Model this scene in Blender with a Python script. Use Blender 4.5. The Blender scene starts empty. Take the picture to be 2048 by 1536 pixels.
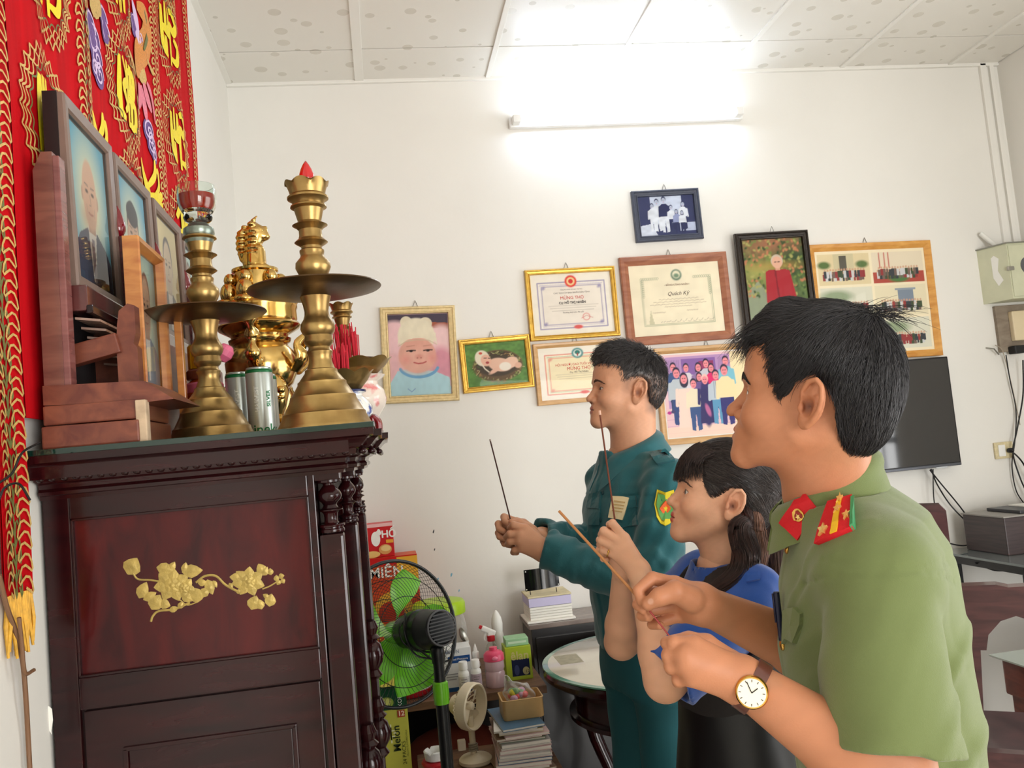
import bpy, bmesh, math, random
import numpy as np
from mathutils import Vector, Matrix

random.seed(7)
np.random.seed(7)
SC = bpy.context.scene
COL = SC.collection
PI = math.pi

def s2l(c):
	"""sRGB 0-255 triple -> linear."""
	o = []
	for v in c[:3]:
		v = v / 255.0
		o.append(v / 12.92 if v <= 0.04045 else ((v + 0.055) / 1.055) ** 2.4)
	return tuple(o)

# ------------------------------------------------------------------ camera
FPX = 1718.7
yaw, pit, rol = [math.radians(a) for a in (8.762, 4.262, -5.353)]
CF = np.array([math.sin(yaw) * math.cos(pit), math.cos(yaw) * math.cos(pit), math.sin(pit)])
_rt = np.array([math.cos(yaw), -math.sin(yaw), 0.0])
_up = np.cross(_rt, CF)
CA = _rt * math.cos(rol) + _up * math.sin(rol)
CB = -_rt * math.sin(rol) + _up * math.cos(rol)
CC = np.array([0.0, 0.0, 1.5])
cam_d = bpy.data.cameras.new('camera')
cam_d.sensor_width = 36.0
cam_d.sensor_fit = 'HORIZONTAL'
cam_d.lens = FPX / 2048 * 36
cam_d.clip_start = 0.02
cam = bpy.data.objects.new('camera', cam_d)
COL.objects.link(cam)
cam.matrix_world = Matrix(((CA[0], CB[0], -CF[0], CC[0]), (CA[1], CB[1], -CF[1], CC[1]),
						   (CA[2], CB[2], -CF[2], CC[2]), (0, 0, 0, 1)))
SC.camera = cam

def at(x, y, **k):
	"""the point of the room seen at photo pixel (x, y) at a known X, Y, Z or depth D"""
	d = CA * (x - 1024) / FPX - CB * (y - 768) / FPX + CF
	a, v = list(k.items())[0]
	if a == 'D':
		t = v
	else:
		i = 'XYZ'.find(a)
		t = (v - CC[i]) / d[i]
	return CC + d * t

# ------------------------------------------------------------------ light
SC.view_settings.view_transform = 'Standard'
SC.view_settings.look = 'None'
SC.view_settings.gamma = 1.0
SC.view_settings.use_curve_mapping = False
SC.view_settings.exposure = 0.0
SC.cycles.max_bounces = 10
SC.cycles.diffuse_bounces = 5
SC.cycles.transparent_max_bounces = 16
world = bpy.data.worlds.new('daylight')
SC.world = world
world.use_nodes = True
world.node_tree.nodes['Background'].inputs[0].default_value = (0.93, 0.97, 1.0, 1)
world.node_tree.nodes['Background'].inputs[1].default_value = 0.8

def area(name, loc, direction, sx, sy, power, col):
	l = bpy.data.lights.new(name, 'AREA')
	l.shape = 'RECTANGLE'
	l.size, l.size_y, l.energy, l.color = sx, sy, power, col
	o = bpy.data.objects.new(name, l)
	COL.objects.link(o)
	o.location = loc
	o.rotation_euler = Vector(direction).to_track_quat('-Z', 'Z').to_euler()
	return o

area('side_door_daylight', (3.5, 1.35, 1.25), (-1, 0.06, 0.0), 2.2, 2.2, 64, (1.0, 0.995, 0.98))
area('front_door_daylight', (2.15, -2.8, 1.2), (-0.08, 1, 0), 2.0, 2.2, 138, (1.0, 0.99, 0.97))

# ------------------------------------------------------------------ smooth-union modelling (signed distance + surface nets)
def sd_sph(p, c, r):
	return np.sqrt(((p - np.float32(c)) ** 2).sum(1)) - r

def sd_ell(p, c, r, R=None):
	q = p - np.float32(c)
	if R is not None:
		q = q @ np.float32(R)            # columns of R = ellipsoid axes
	r = np.float32(r)
	k0 = np.sqrt(((q / r) ** 2).sum(1))
	k1 = np.sqrt(((q / (r * r)) ** 2).sum(1)) + 1e-9
	return k0 * (k0 - 1.0) / k1

def sd_cone(p, a, b, ra, rb):
	a, b = np.float32(a), np.float32(b)
	ba = b - a
	l2 = float((ba * ba).sum()) + 1e-12
	t = np.clip(((p - a) @ ba) / l2, 0, 1)
	d = p - a - t[:, None] * ba
	return np.sqrt((d * d).sum(1)) - (ra + (rb - ra) * t)

def sd_chain(p, pts, rs, k=0.0):
	d = None
	for i in range(len(pts) - 1):
		e = sd_cone(p, pts[i], pts[i + 1], rs[i], rs[i + 1])
		d = e if d is None else (smin(d, e, k) if k else np.minimum(d, e))
	return d

def sd_box(p, c, h, R=None, r=0.0):
	q = p - np.float32(c)
	if R is not None:
		q = q @ np.float32(R)
	q = np.abs(q) - (np.float32(h) - r)
	return np.sqrt((np.maximum(q, 0) ** 2).sum(1)) + np.minimum(q.max(1), 0) - r

def smin(a, b, k):
	h = np.maximum(k - np.abs(a - b), 0) / k
	return np.minimum(a, b) - h * h * k * 0.25

def smax(a, b, k):
	return -smin(-a, -b, k)

def nets(fn, lo, hi, h, B=10, chunk=400000):
	"""sparse surface nets of fn (array n x 3 -> n) over the box lo..hi with cell size h"""
	lo = np.array(lo, float)
	nb = np.maximum(1, np.ceil((np.array(hi, float) - lo) / (h * B)).astype(int))
	n = nb * B + 1
	cg = np.stack(np.meshgrid(*[np.arange(k) for k in nb], indexing='ij'), -1).reshape(-1, 3)
	cen = (lo + (cg + .5) * B * h).astype(np.float32)
	dc = fn(cen)
	act = np.abs(dc) < B * h * 0.5 * 1.733 * 1.35 + .004
	G = np.empty(n, np.float32)
	big = np.repeat(np.repeat(np.repeat(np.where(dc > 0, 1, -1).reshape(nb).astype(np.float32), B, 0), B, 1), B, 2)
	G[:-1, :-1, :-1] = big
	G[-1], G[:, -1], G[:, :, -1] = 1, 1, 1
	ii = np.stack(np.meshgrid(*[np.arange(B + 1)] * 3, indexing='ij'), -1).reshape(-1, 3)
	idx = (cg[act][:, None, :] * B + ii[None]).reshape(-1, 3)
	flat = np.unique(np.ravel_multi_index(idx.T, n))
	ix = np.stack(np.unravel_index(flat, n), -1)
	out = np.empty(len(flat), np.float32)
	for s in range(0, len(flat), chunk):
		out[s:s + chunk] = fn((lo + ix[s:s + chunk] * h).astype(np.float32))
	G.reshape(-1)[flat] = out
	S = G < 0
	c8 = [(i, j, k) for i in (0, 1) for j in (0, 1) for k in (0, 1)]
	cnt = np.zeros(np.array(n) - 1, np.int8)
	for (i, j, k) in c8:
		cnt += S[i:n[0] - 1 + i, j:n[1] - 1 + j, k:n[2] - 1 + k]
	cells = np.argwhere((cnt > 0) & (cnt < 8))
	val = np.stack([G[cells[:, 0] + i, cells[:, 1] + j, cells[:, 2] + k] for (i, j, k) in c8], 1)
	acc = np.zeros((len(cells), 3))
	w = np.zeros(len(cells))
	for a in range(8):
		for b in range(a + 1, 8):
			da = np.array(c8[b]) - np.array(c8[a])
			if abs(da).sum() != 1:
				continue
			va, vb = val[:, a], val[:, b]
			m = (va < 0) != (vb < 0)
			t = va[m] / (va[m] - vb[m])
			acc[m] += np.array(c8[a]) + t[:, None] * da
			w[m] += 1
	V = lo + (cells + acc / w[:, None]) * h
	vid = np.full(np.array(n) - 1, -1, np.int64)
	vid[cells[:, 0], cells[:, 1], cells[:, 2]] = np.arange(len(cells))
	Fs = []
	for ax in range(3):
		s0 = [slice(None)] * 3
		s1 = [slice(None)] * 3
		s0[ax], s1[ax] = slice(0, -1), slice(1, None)
		A, Bs = S[tuple(s0)], S[tuple(s1)]
		e = np.argwhere(A != Bs)
		u, v = [(1, 2), (2, 0), (0, 1)][ax]
		e = e[(e[:, u] > 0) & (e[:, v] > 0) & (e[:, u] < n[u] - 1) & (e[:, v] < n[v] - 1)]
		du, dv = np.zeros(3, int), np.zeros(3, int)
		du[u], dv[v] = 1, 1
		q = np.stack([vid[tuple((e - du - dv).T)], vid[tuple((e - dv).T)], vid[tuple(e.T)], vid[tuple((e - du).T)]], 1)
		fl = A[tuple(e.T)]
		q[~fl] = q[~fl][:, ::-1]
		Fs.append(q)
	F = np.concatenate(Fs)
	F = F[(F >= 0).all(1)]
	return V, F

def vjoin(ms):
	V, F, o = [], [], 0
	for v, f in ms:
		V.append(v)
		F.append(f + o)
		o += len(v)
	return np.concatenate(V), np.concatenate(F)

def grad(fn, P, e=.0015):
	P = np.asarray(P, np.float32)
	g = np.stack([fn(P + np.float32(d)) - fn(P - np.float32(d)) for d in ((e, 0, 0), (0, e, 0), (0, 0, e))], 1)
	return g / (np.linalg.norm(g, axis=1, keepdims=True) + 1e-9)

def taubin(V, F, it=2, lam=.5, mu=-.52):
	E = np.concatenate([F[:, [0, 1]], F[:, [1, 2]], F[:, [2, 3]], F[:, [3, 0]]])
	deg = np.bincount(E.ravel(), minlength=len(V)).astype(float)[:, None]
	for i in range(it):
		for l in (lam, mu):
			A = np.zeros_like(V)
			for k in range(3):
				A[:, k] = np.bincount(E[:, 0], V[E[:, 1], k], len(V)) + np.bincount(E[:, 1], V[E[:, 0], k], len(V))
			V = V + l * (A / np.maximum(deg, 1) - V)
	return V

# ------------------------------------------------------------------ materials
MATS = {}

def mat(name, col, rough=0.5, metal=0.0, bump=0.0, bscale=60.0, var=0.0, vscale=8.0, spec=0.5, coat=0.0,
		trans=0.0, ior=1.45, emit=None, estr=0.0, attr=None, sss=0.0, alpha=1.0, sheen=0.0, stretch=None, col2=None,
		aniso=0.0):
	if name in MATS:
		return MATS[name]
	m = bpy.data.materials.new(name)
	m.use_nodes = True
	N, L = m.node_tree.nodes, m.node_tree.links
	b = N['Principled BSDF']
	c = s2l(col)
	b.inputs['Base Color'].default_value = (*c, 1)
	b.inputs['Roughness'].default_value = rough
	b.inputs['Metallic'].default_value = metal
	b.inputs['Specular IOR Level'].default_value = spec
	b.inputs['Coat Weight'].default_value = coat
	b.inputs['Coat Roughness'].default_value = 0.08
	b.inputs['Transmission Weight'].default_value = trans
	b.inputs['IOR'].default_value = ior
	b.inputs['Alpha'].default_value = alpha
	b.inputs['Sheen Weight'].default_value = sheen
	if sss:
		b.inputs['Subsurface Weight'].default_value = sss
		b.inputs['Subsurface Radius'].default_value = (1.0, 0.35, 0.2)
		b.inputs['Subsurface Scale'].default_value = 0.006
	if emit:
		b.inputs['Emission Color'].default_value = (*s2l(emit), 1)
		b.inputs['Emission Strength'].default_value = estr
	tc = N.new('ShaderNodeTexCoord')
	mp = N.new('ShaderNodeMapping')
	L.new(tc.outputs['Object'], mp.inputs['Vector'])
	if stretch:
		mp.inputs['Scale'].default_value = stretch
	src = None
	if attr:
		a = N.new('ShaderNodeAttribute')
		a.attribute_name = attr
		src = a.outputs['Color']
	if var or col2:
		nz = N.new('ShaderNodeTexNoise')
		nz.inputs['Scale'].default_value = vscale
		nz.inputs['Detail'].default_value = 6
		L.new(mp.outputs['Vector'], nz.inputs['Vector'])
		mx = N.new('ShaderNodeMix')
		mx.data_type = 'RGBA'
		rm = N.new('ShaderNodeMapRange')
		rm.inputs['From Min'].default_value = 0.32
		rm.inputs['From Max'].default_value = 0.68
		L.new(nz.outputs['Fac'], rm.inputs['Value'])
		L.new(rm.outputs['Result'], mx.inputs['Factor'])
		c2 = s2l(col2) if col2 else tuple(v * (1 - var) for v in c)
		if src is not None:
			mx.blend_type = 'MULTIPLY'
			L.new(src, mx.inputs[6])
			mx.inputs[7].default_value = (1 - var, 1 - var, 1 - var, 1)
		else:
			mx.inputs[6].default_value = (*c, 1)
			mx.inputs[7].default_value = (*c2, 1)
		src = mx.outputs[2]
	if src is not None:
		L.new(src, b.inputs['Base Color'])
	if bump:
		n2 = N.new('ShaderNodeTexNoise')
		n2.inputs['Scale'].default_value = bscale
		n2.inputs['Detail'].default_value = 4
		L.new(mp.outputs['Vector'], n2.inputs['Vector'])
		bp = N.new('ShaderNodeBump')
		bp.inputs['Strength'].default_value = bump
		bp.inputs['Distance'].default_value = 0.002
		L.new(n2.outputs['Fac'], bp.inputs['Height'])
		L.new(bp.outputs['Normal'], b.inputs['Normal'])
	MATS[name] = m
	return m

def woodmat(name, c1, c2, rough=0.35, coat=0.3, scale=(2, 2, 30), spec=0.5):
	if name in MATS:
		return MATS[name]
	m = mat(name, c1, rough, coat=coat, spec=spec)
	N, L = m.node_tree.nodes, m.node_tree.links
	b = N['Principled BSDF']
	mp = [n for n in N if n.type == 'MAPPING'][0]
	mp.inputs['Scale'].default_value = scale
	nz = N.new('ShaderNodeTexNoise')
	nz.inputs['Scale'].default_value = 3.0
	nz.inputs['Detail'].default_value = 8
	nz.inputs['Distortion'].default_value = 0.7
	L.new(mp.outputs['Vector'], nz.inputs['Vector'])
	r = N.new('ShaderNodeValToRGB')
	r.color_ramp.elements[0].position = 0.33
	r.color_ramp.elements[0].color = (*s2l(c1), 1)
	r.color_ramp.elements[1].position = 0.68
	r.color_ramp.elements[1].color = (*s2l(c2), 1)
	L.new(nz.outputs['Fac'], r.inputs['Fac'])
	L.new(r.outputs['Color'], b.inputs['Base Color'])
	return m

# ------------------------------------------------------------------ mesh builder
class MB:
	def __init__(s, M=None):
		s.V, s.F, s.M = [], [], M

	def add(s, vs, fs):
		o = len(s.V)
		if s.M is not None:
			vs = [tuple(s.M @ Vector(v)) for v in vs]
		s.V.extend([tuple(map(float, v)) for v in vs])
		s.F.extend([tuple(i + o for i in f) for f in fs])
		return s

	def box(s, x0, x1, y0, y1, z0, z1, bev=0.0):
		if bev <= 0:
			vs = [(x, y, z) for x in (x0, x1) for y in (y0, y1) for z in (z0, z1)]
			return s.add(vs, [(0, 1, 3, 2), (4, 6, 7, 5), (0, 4, 5, 1), (2, 3, 7, 6), (0, 2, 6, 4), (1, 5, 7, 3)])
		bm = bmesh.new()
		bmesh.ops.create_cube(bm, size=1)
		for v in bm.verts:
			v.co = Vector(((x0 + x1) / 2 + v.co.x * (x1 - x0), (y0 + y1) / 2 + v.co.y * (y1 - y0), (z0 + z1) / 2 + v.co.z * (z1 - z0)))
		bmesh.ops.bevel(bm, geom=bm.edges[:], offset=bev, segments=2, affect='EDGES', profile=0.6)
		bm.verts.index_update()
		s.add([v.co[:] for v in bm.verts], [[v.index for v in f.verts] for f in bm.faces])
		bm.free()
		return s

	def obox(s, c, size, R, bev=0.0):
		old = s.M
		T = Matrix.Translation(Vector(c)) @ R.to_4x4()
		s.M = T if old is None else old @ T
		a, b, d = [v / 2 for v in size]
		s.box(-a, a, -b, b, -d, d, bev)
		s.M = old
		return s

	def tube(s, path, r, n=8, cap=True, closed=False, flat=None):
		P = [Vector(p) for p in path]
		m = len(P)
		rs = r if hasattr(r, '__len__') else [r] * m
		vs, fs = [], []
		up = None
		for i, p in enumerate(P):
			if closed:
				t = P[(i + 1) % m] - P[i - 1]
			else:
				t = P[min(i + 1, m - 1)] - P[max(i - 1, 0)]
			if t.length < 1e-9:
				t = Vector((0, 0, 1))
			t.normalize()
			if up is None:
				up = Vector((0, 0, 1)) if abs(t.z) < 0.9 else Vector((1, 0, 0))
			a = t.cross(up)
			if a.length < 1e-6:
				a = t.orthogonal()
			a.normalize()
			b = a.cross(t)
			up = b
			for k in range(n):
				q = 2 * PI * k / n
				vs.append(p + (a * math.cos(q) + b * math.sin(q) * (flat or 1.0)) * rs[i])
		for i in range(m if closed else m - 1):
			j = (i + 1) % m
			for k in range(n):
				l = (k + 1) % n
				fs.append((i * n + k, i * n + l, j * n + l, j * n + k))
		if cap and not closed:
			fs.append(tuple(reversed(range(n))))
			fs.append(tuple((m - 1) * n + k for k in range(n)))
		return s.add(vs, fs)

	def lathe(s, prof, c=(0, 0, 0), n=32, R=None, sx=1.0, sy=1.0, cap=True):
		vs, fs = [], []
		for (r, z) in prof:
			for k in range(n):
				q = 2 * PI * k / n
				v = Vector((max(r, 1e-5) * math.cos(q) * sx, max(r, 1e-5) * math.sin(q) * sy, z))
				if R is not None:
					v = R @ v
				vs.append(v + Vector(c))
		m = len(prof)
		for i in range(m - 1):
			for k in range(n):
				l = (k + 1) % n
				fs.append((i * n + k, i * n + l, (i + 1) * n + l, (i + 1) * n + k))
		if cap:
			fs.append(tuple(reversed(range(n))))
			fs.append(tuple((m - 1) * n + k for k in range(n)))
		return s.add(vs, fs)

	def ell(s, c, r, R=None, n=16, m=10):
		pr = [(math.sin(PI * i / m), -math.cos(PI * i / m)) for i in range(m + 1)]
		vs, fs = [], []
		for (a, z) in pr:
			for k in range(n):
				q = 2 * PI * k / n
				v = Vector((max(a, 1e-4) * math.cos(q) * r[0], max(a, 1e-4) * math.sin(q) * r[1], z * r[2]))
				if R is not None:
					v = R @ v
				vs.append(v + Vector(c))
		for i in range(m):
			for k in range(n):
				l = (k + 1) % n
				fs.append((i * n + k, i * n + l, (i + 1) * n + l, (i + 1) * n + k))
		return s.add(vs, fs)

	def prism(s, poly, f0, f1):
		"""poly: 2-D points; f0/f1 map a 2-D point to the two end faces"""
		n = len(poly)
		vs = [f0(*p) for p in poly] + [f1(*p) for p in poly]
		fs = [tuple(reversed(range(n))), tuple(range(n, 2 * n))]
		fs += [(i, (i + 1) % n, n + (i + 1) % n, n + i) for i in range(n)]
		return s.add(vs, fs)

	def ribbon(s, path, w, fn, closed=False):
		"""flat stroke in a 2-D chart; fn maps (u, v) -> 3-D"""
		P = [Vector(p).to_2d() for p in path]
		m = len(P)
		ws = w if hasattr(w, '__len__') else [w] * m
		vs, fs = [], []
		for i in range(m):
			t = (P[(i + 1) % m] - P[i - 1]) if closed else (P[min(i + 1, m - 1)] - P[max(i - 1, 0)])
			if t.length < 1e-9:
				t = Vector((1, 0))
			t.normalize()
			nrm = Vector((-t.y, t.x)) * ws[i] / 2
			vs += [fn(*(P[i] + nrm)), fn(*(P[i] - nrm))]
		for i in range(m if closed else m - 1):
			j = (i + 1) % m
			fs.append((2 * i, 2 * i + 1, 2 * j + 1, 2 * j))
		return s.add(vs, fs)

	def text(s, txt, size, M, align='CENTER', shear=0.0, sx=1.0, bold=0.0):
		cu = bpy.data.curves.new('t', 'FONT')
		cu.body = txt
		cu.size = size
		cu.align_x = align
		cu.align_y = 'CENTER'
		cu.shear = shear
		cu.offset = bold
		cu.resolution_u = 3
		ob = bpy.data.objects.new('t', cu)
		COL.objects.link(ob)
		dg = bpy.context.evaluated_depsgraph_get()
		me = ob.evaluated_get(dg).to_mesh()
		vs = [M @ Vector((v.co.x * sx, v.co.y, 0)) for v in me.vertices]
		fs = [tuple(p.vertices) for p in me.polygons]
		s.add(vs, fs)
		bpy.data.objects.remove(ob)
		bpy.data.curves.remove(cu)
		return s

# ------------------------------------------------------------------ objects
LOC = {}

def tag(o, label=None, cat=None, group=None, kind=None):
	for k, v in (('label', label), ('category', cat), ('group', group), ('kind', kind)):
		if v:
			o[k] = v
	return o

def T(name, label, cat, loc, group=None, rotz=0.0):
	o = bpy.data.objects.new(name, None)
	o.empty_display_size = 0.05
	COL.objects.link(o)
	o.location = loc
	o.rotation_euler = (0, 0, rotz)
	LOC[o] = Vector(loc)
	return tag(o, label, cat, group)

def O(name, mb, m, parent=None, label=None, cat=None, group=None, kind=None, smooth=0, cols=None, mats=None):
	"""link mesh data (world coordinates) as one object; parent -> part of a thing. smooth = sharp angle in degrees"""
	V = np.array(mb.V, dtype=np.float64) if isinstance(mb, MB) else np.asarray(mb[0], dtype=np.float64)
	F = mb.F if isinstance(mb, MB) else mb[1]
	if parent is not None:
		loc = LOC[parent]
	else:
		lo, hi = V.min(0), V.max(0)
		loc = Vector(((lo[0] + hi[0]) / 2, (lo[1] + hi[1]) / 2, lo[2]))
	W = V - np.array(loc)
	me = bpy.data.meshes.new(name)
	if isinstance(F, np.ndarray):
		k = F.shape[1]
		me.vertices.add(len(W))
		me.vertices.foreach_set('co', W.astype(np.float32).ravel())
		me.loops.add(F.size)
		me.loops.foreach_set('vertex_index', F.astype(np.int32).ravel())
		me.polygons.add(len(F))
		me.polygons.foreach_set('loop_start', np.arange(0, F.size, k, dtype=np.int32))
		me.polygons.foreach_set('loop_total', np.full(len(F), k, dtype=np.int32))
		me.update(calc_edges=True)
		me.validate()
	else:
		me.from_pydata([tuple(v) for v in W], [], F)
		me.update()
	if cols is not None:
		ca = me.color_attributes.new('Col', 'FLOAT_COLOR', 'POINT')
		c4 = np.ones((len(W), 4), dtype=np.float32)
		c4[:, :3] = cols
		ca.data.foreach_set('color', c4.ravel())
	if smooth:
		me.polygons.foreach_set('use_smooth', np.ones(len(me.polygons), dtype=bool))
		if smooth < 180:
			me.set_sharp_from_angle(angle=math.radians(smooth))
	if m is not None:
		me.materials.append(m)
	o = bpy.data.objects.new(name, me)
	COL.objects.link(o)
	if parent is not None:
		o.parent = parent
		LOC[o] = LOC[parent]
		if parent.data is None or parent.parent is None and parent.location.length > 0:
			pass
		if parent.data is not None and parent.parent is None:
			# parent is a single-mesh thing: same local frame
			pass
	else:
		o.location = loc
		LOC[o] = Vector(loc)
	return tag(o, label, cat, group, kind)

def cp(o, parent=None, name=None, dloc=None):
	c = o.copy()
	COL.objects.link(c)
	c.parent = parent
	if parent is None:
		LOC[c] = Vector(c.location)
	for ch in list(o.children):
		cp(ch, c)
	return c

# ------------------------------------------------------------------ painted flat print (colour per grid vertex)
class Pic:
	def __init__(s, w, h, nx, ny, bg):
		s.w, s.h, s.nx, s.ny = w, h, nx, ny
		u = np.linspace(0, w, nx)
		v = np.linspace(0, h, ny)
		s.U, s.Vv = np.meshgrid(u, v)
		s.C = np.zeros((ny, nx, 3))
		s.C[:] = s2l(bg)
		s.px = max(w / nx, h / ny)

	def mix(s, a, col):
		a = np.clip(a, 0, 1)[..., None]
		s.C = s.C * (1 - a) + np.array(s2l(col)) * a
		return s

	def ell(s, cx, cy, rx, ry, col, rot=0.0, soft=1.0, op=1.0):
		c, n = math.cos(rot), math.sin(rot)
		du, dv = s.U - cx, s.Vv - cy
		a, b = (du * c + dv * n) / rx, (-du * n + dv * c) / ry
		d = (np.sqrt(a * a + b * b) - 1) * min(rx, ry)
		return s.mix(op * (0.5 - d / (s.px * soft)), col)

	def poly(s, pts, col, op=1.0):
		P = np.array(pts, float)
		ins = np.zeros(s.U.shape, bool)
		n = len(P)
		for i in range(n):
			(x0, y0), (x1, y1) = P[i], P[(i + 1) % n]
			cond = ((y0 > s.Vv) != (y1 > s.Vv))
			with np.errstate(divide='ignore', invalid='ignore'):
				xi = (x1 - x0) * (s.Vv - y0) / (y1 - y0 + 1e-12) + x0
			ins ^= cond & (s.U < xi)
		return s.mix(op * ins.astype(float), col)

	def rect(s, x0, x1, y0, y1, col, op=1.0):
		return s.poly([(x0, y0), (x1, y0), (x1, y1), (x0, y1)], col, op)

	def line(s, pts, w, col, op=1.0):
		d = np.full(s.U.shape, 1e9)
		for (a, b) in zip(pts[:-1], pts[1:]):
			ax, ay = a
			bx, by = b
			L = (bx - ax) ** 2 + (by - ay) ** 2 + 1e-12
			t = np.clip(((s.U - ax) * (bx - ax) + (s.Vv - ay) * (by - ay)) / L, 0, 1)
			d = np.minimum(d, np.hypot(s.U - ax - t * (bx - ax), s.Vv - ay - t * (by - ay)))
		return s.mix(op * (0.5 - (d - w / 2) / s.px), col)

	def noise(s, amp, cells=12, seed=1):
		r = np.random.RandomState(seed)
		g = r.rand(cells + 2, cells + 2)
		x = s.U / s.w * cells
		y = s.Vv / s.h * cells
		i, j = x.astype(int), y.astype(int)
		fx, fy = x - i, y - j
		v = (g[j, i] * (1 - fx) + g[j, i + 1] * fx) * (1 - fy) + (g[j + 1, i] * (1 - fx) + g[j + 1, i + 1] * fx) * fy
		s.C = s.C * (1 + amp * (v - 0.5)[..., None] * 2)
		return s

	def mesh(s, org, eu, ev):
		"""org: 3-D of (0,0); eu, ev unit vectors"""
		o, eu, ev = np.array(org), np.array(eu), np.array(ev)
		V = o + s.U[..., None] * eu + s.Vv[..., None] * ev
		V = V.reshape(-1, 3)
		i = np.arange(s.nx * s.ny).reshape(s.ny, s.nx)
		F = np.stack([i[:-1, :-1], i[:-1, 1:], i[1:, 1:], i[1:, :-1]], -1).reshape(-1, 4)
		return (V, F), np.clip(s.C.reshape(-1, 3), 0, 1)

def arc(cx, cy, r, a0, a1, n=12, ry=None):
	ry = ry or r
	return [(cx + r * math.cos(math.radians(a0 + (a1 - a0) * i / n)), cy + ry * math.sin(math.radians(a0 + (a1 - a0) * i / n))) for i in range(n + 1)]

def spline(pts, n=8):
	"""Catmull-Rom through points"""
	P = [np.array(p, float) for p in pts]
	P = [2 * P[0] - P[1]] + P + [2 * P[-1] - P[-2]]
	out = []
	for i in range(1, len(P) - 2):
		for k in range(n):
			t = k / n
			out.append(0.5 * (2 * P[i] + (P[i + 1] - P[i - 1]) * t + (2 * P[i - 1] - 5 * P[i] + 4 * P[i + 1] - P[i + 2]) * t * t
							  + (3 * P[i] - 3 * P[i + 1] + P[i + 2] - P[i - 1]) * t ** 3))
	out.append(P[-2])
	return out

def frame2(e1, e2):
	"""4x4 with x=e1, y=e2"""
	a = Vector(e1).normalized()
	b = Vector(e2).normalized()
	c = a.cross(b)
	return Matrix(((a.x, b.x, c.x, 0), (a.y, b.y, c.y, 0), (a.z, b.z, c.z, 0), (0, 0, 0, 1)))

# ------------------------------------------------------------------ room shell
XL, XR, YB, YF, ZC = -0.572, 3.30, 3.90, -2.60, 3.252
m_wall = mat('wall_paint', (233, 231, 225), 0.75, var=0.05, vscale=1.6, bump=0.25, bscale=35)
m_ceil = mat('ceiling_panel', (226, 223, 216), 0.3, bump=0.05, bscale=20)

def flower_spots(m):
	N, L = m.node_tree.nodes, m.node_tree.links
	b = N['Principled BSDF']
	mp = [n for n in N if n.type == 'MAPPING'][0]
	tc = [n for n in N if n.type == 'TEX_COORD'][0]
	geo = N.new('ShaderNodeNewGeometry')
	L.new(geo.outputs['Position'], mp.inputs['Vector'])
	vo = N.new('ShaderNodeTexVoronoi')
	vo.inputs['Scale'].default_value = 7.5
	vo.voronoi_dimensions = '2D'
	L.new(mp.outputs['Vector'], vo.inputs['Vector'])
	vs = N.new('ShaderNodeTexVoronoi')
	vs.inputs['Scale'].default_value = 60.0
	vs.voronoi_dimensions = '2D'
	L.new(mp.outputs['Vector'], vs.inputs['Vector'])
	sub = N.new('ShaderNodeSeparateColor')
	L.new(vo.outputs['Color'], sub.inputs['Color'])
	rad = N.new('ShaderNodeMath')
	rad.operation = 'MULTIPLY_ADD'
	rad.inputs[1].default_value = 0.17
	rad.inputs[2].default_value = 0.04
	L.new(sub.outputs['Red'], rad.inputs[0])
	lt = N.new('ShaderNodeMath')
	lt.operation = 'LESS_THAN'
	L.new(vo.outputs['Distance'], lt.inputs[0])
	L.new(rad.outputs[0], lt.inputs[1])
	gt = N.new('ShaderNodeMath')
	gt.operation = 'GREATER_THAN'
	gt.inputs[1].default_value = 0.3
	L.new(vs.outputs['Distance'], gt.inputs[0])
	mul = N.new('ShaderNodeMath')
	mul.operation = 'MULTIPLY'
	L.new(lt.outputs[0], mul.inputs[0])
	mul.inputs[1].default_value = 0.8
	mx = N.new('ShaderNodeMix')
	mx.data_type = 'RGBA'
	mx.inputs[6].default_value = (*s2l((226, 223, 216)), 1)
	mx.inputs[7].default_value = (*s2l((206, 201, 190)), 1)
	L.new(mul.outputs[0], mx.inputs['Factor'])
	L.new(mx.outputs[2], b.inputs['Base Color'])
	rr = N.new('ShaderNodeMath')
	rr.operation = 'MULTIPLY_ADD'
	rr.inputs[1].default_value = -0.14
	rr.inputs[2].default_value = 0.34
	L.new(mul.outputs[0], rr.inputs[0])
	L.new(rr.outputs[0], b.inputs['Roughness'])

flower_spots(m_ceil)
m_strip = mat('ceiling_strip', (232, 230, 224), 0.4)
m_gap = mat('ceiling_board', (120, 116, 108), 0.8)

O('wall_left', MB().box(XL - 0.1, XL, YF - .1, YB + 0.1, 0, 3.4), m_wall, kind='structure')
O('wall_back', MB().box(XL - 0.1, XR + 0.1, YB, YB + 0.1, 0, 3.4), m_wall, kind='structure')
wr = MB()
wr.box(XR, XR + 0.12, YF - .1, 0.25, 0, 3.4).box(XR, XR + 0.12, 2.45, YB, 0, 3.4).box(XR, XR + 0.12, 0.25, 2.45, 2.7, 3.4)
O('wall_right', wr, m_wall, kind='structure')
wf = MB()
wf.box(XL, 1.1, YF - .1, YF, 0, 3.4).box(3.2, XR, YF - .1, YF, 0, 3.4).box(1.1, 3.2, YF - .1, YF, 2.7, 3.4)
O('wall_front', wf, m_wall, kind='structure')
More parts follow.
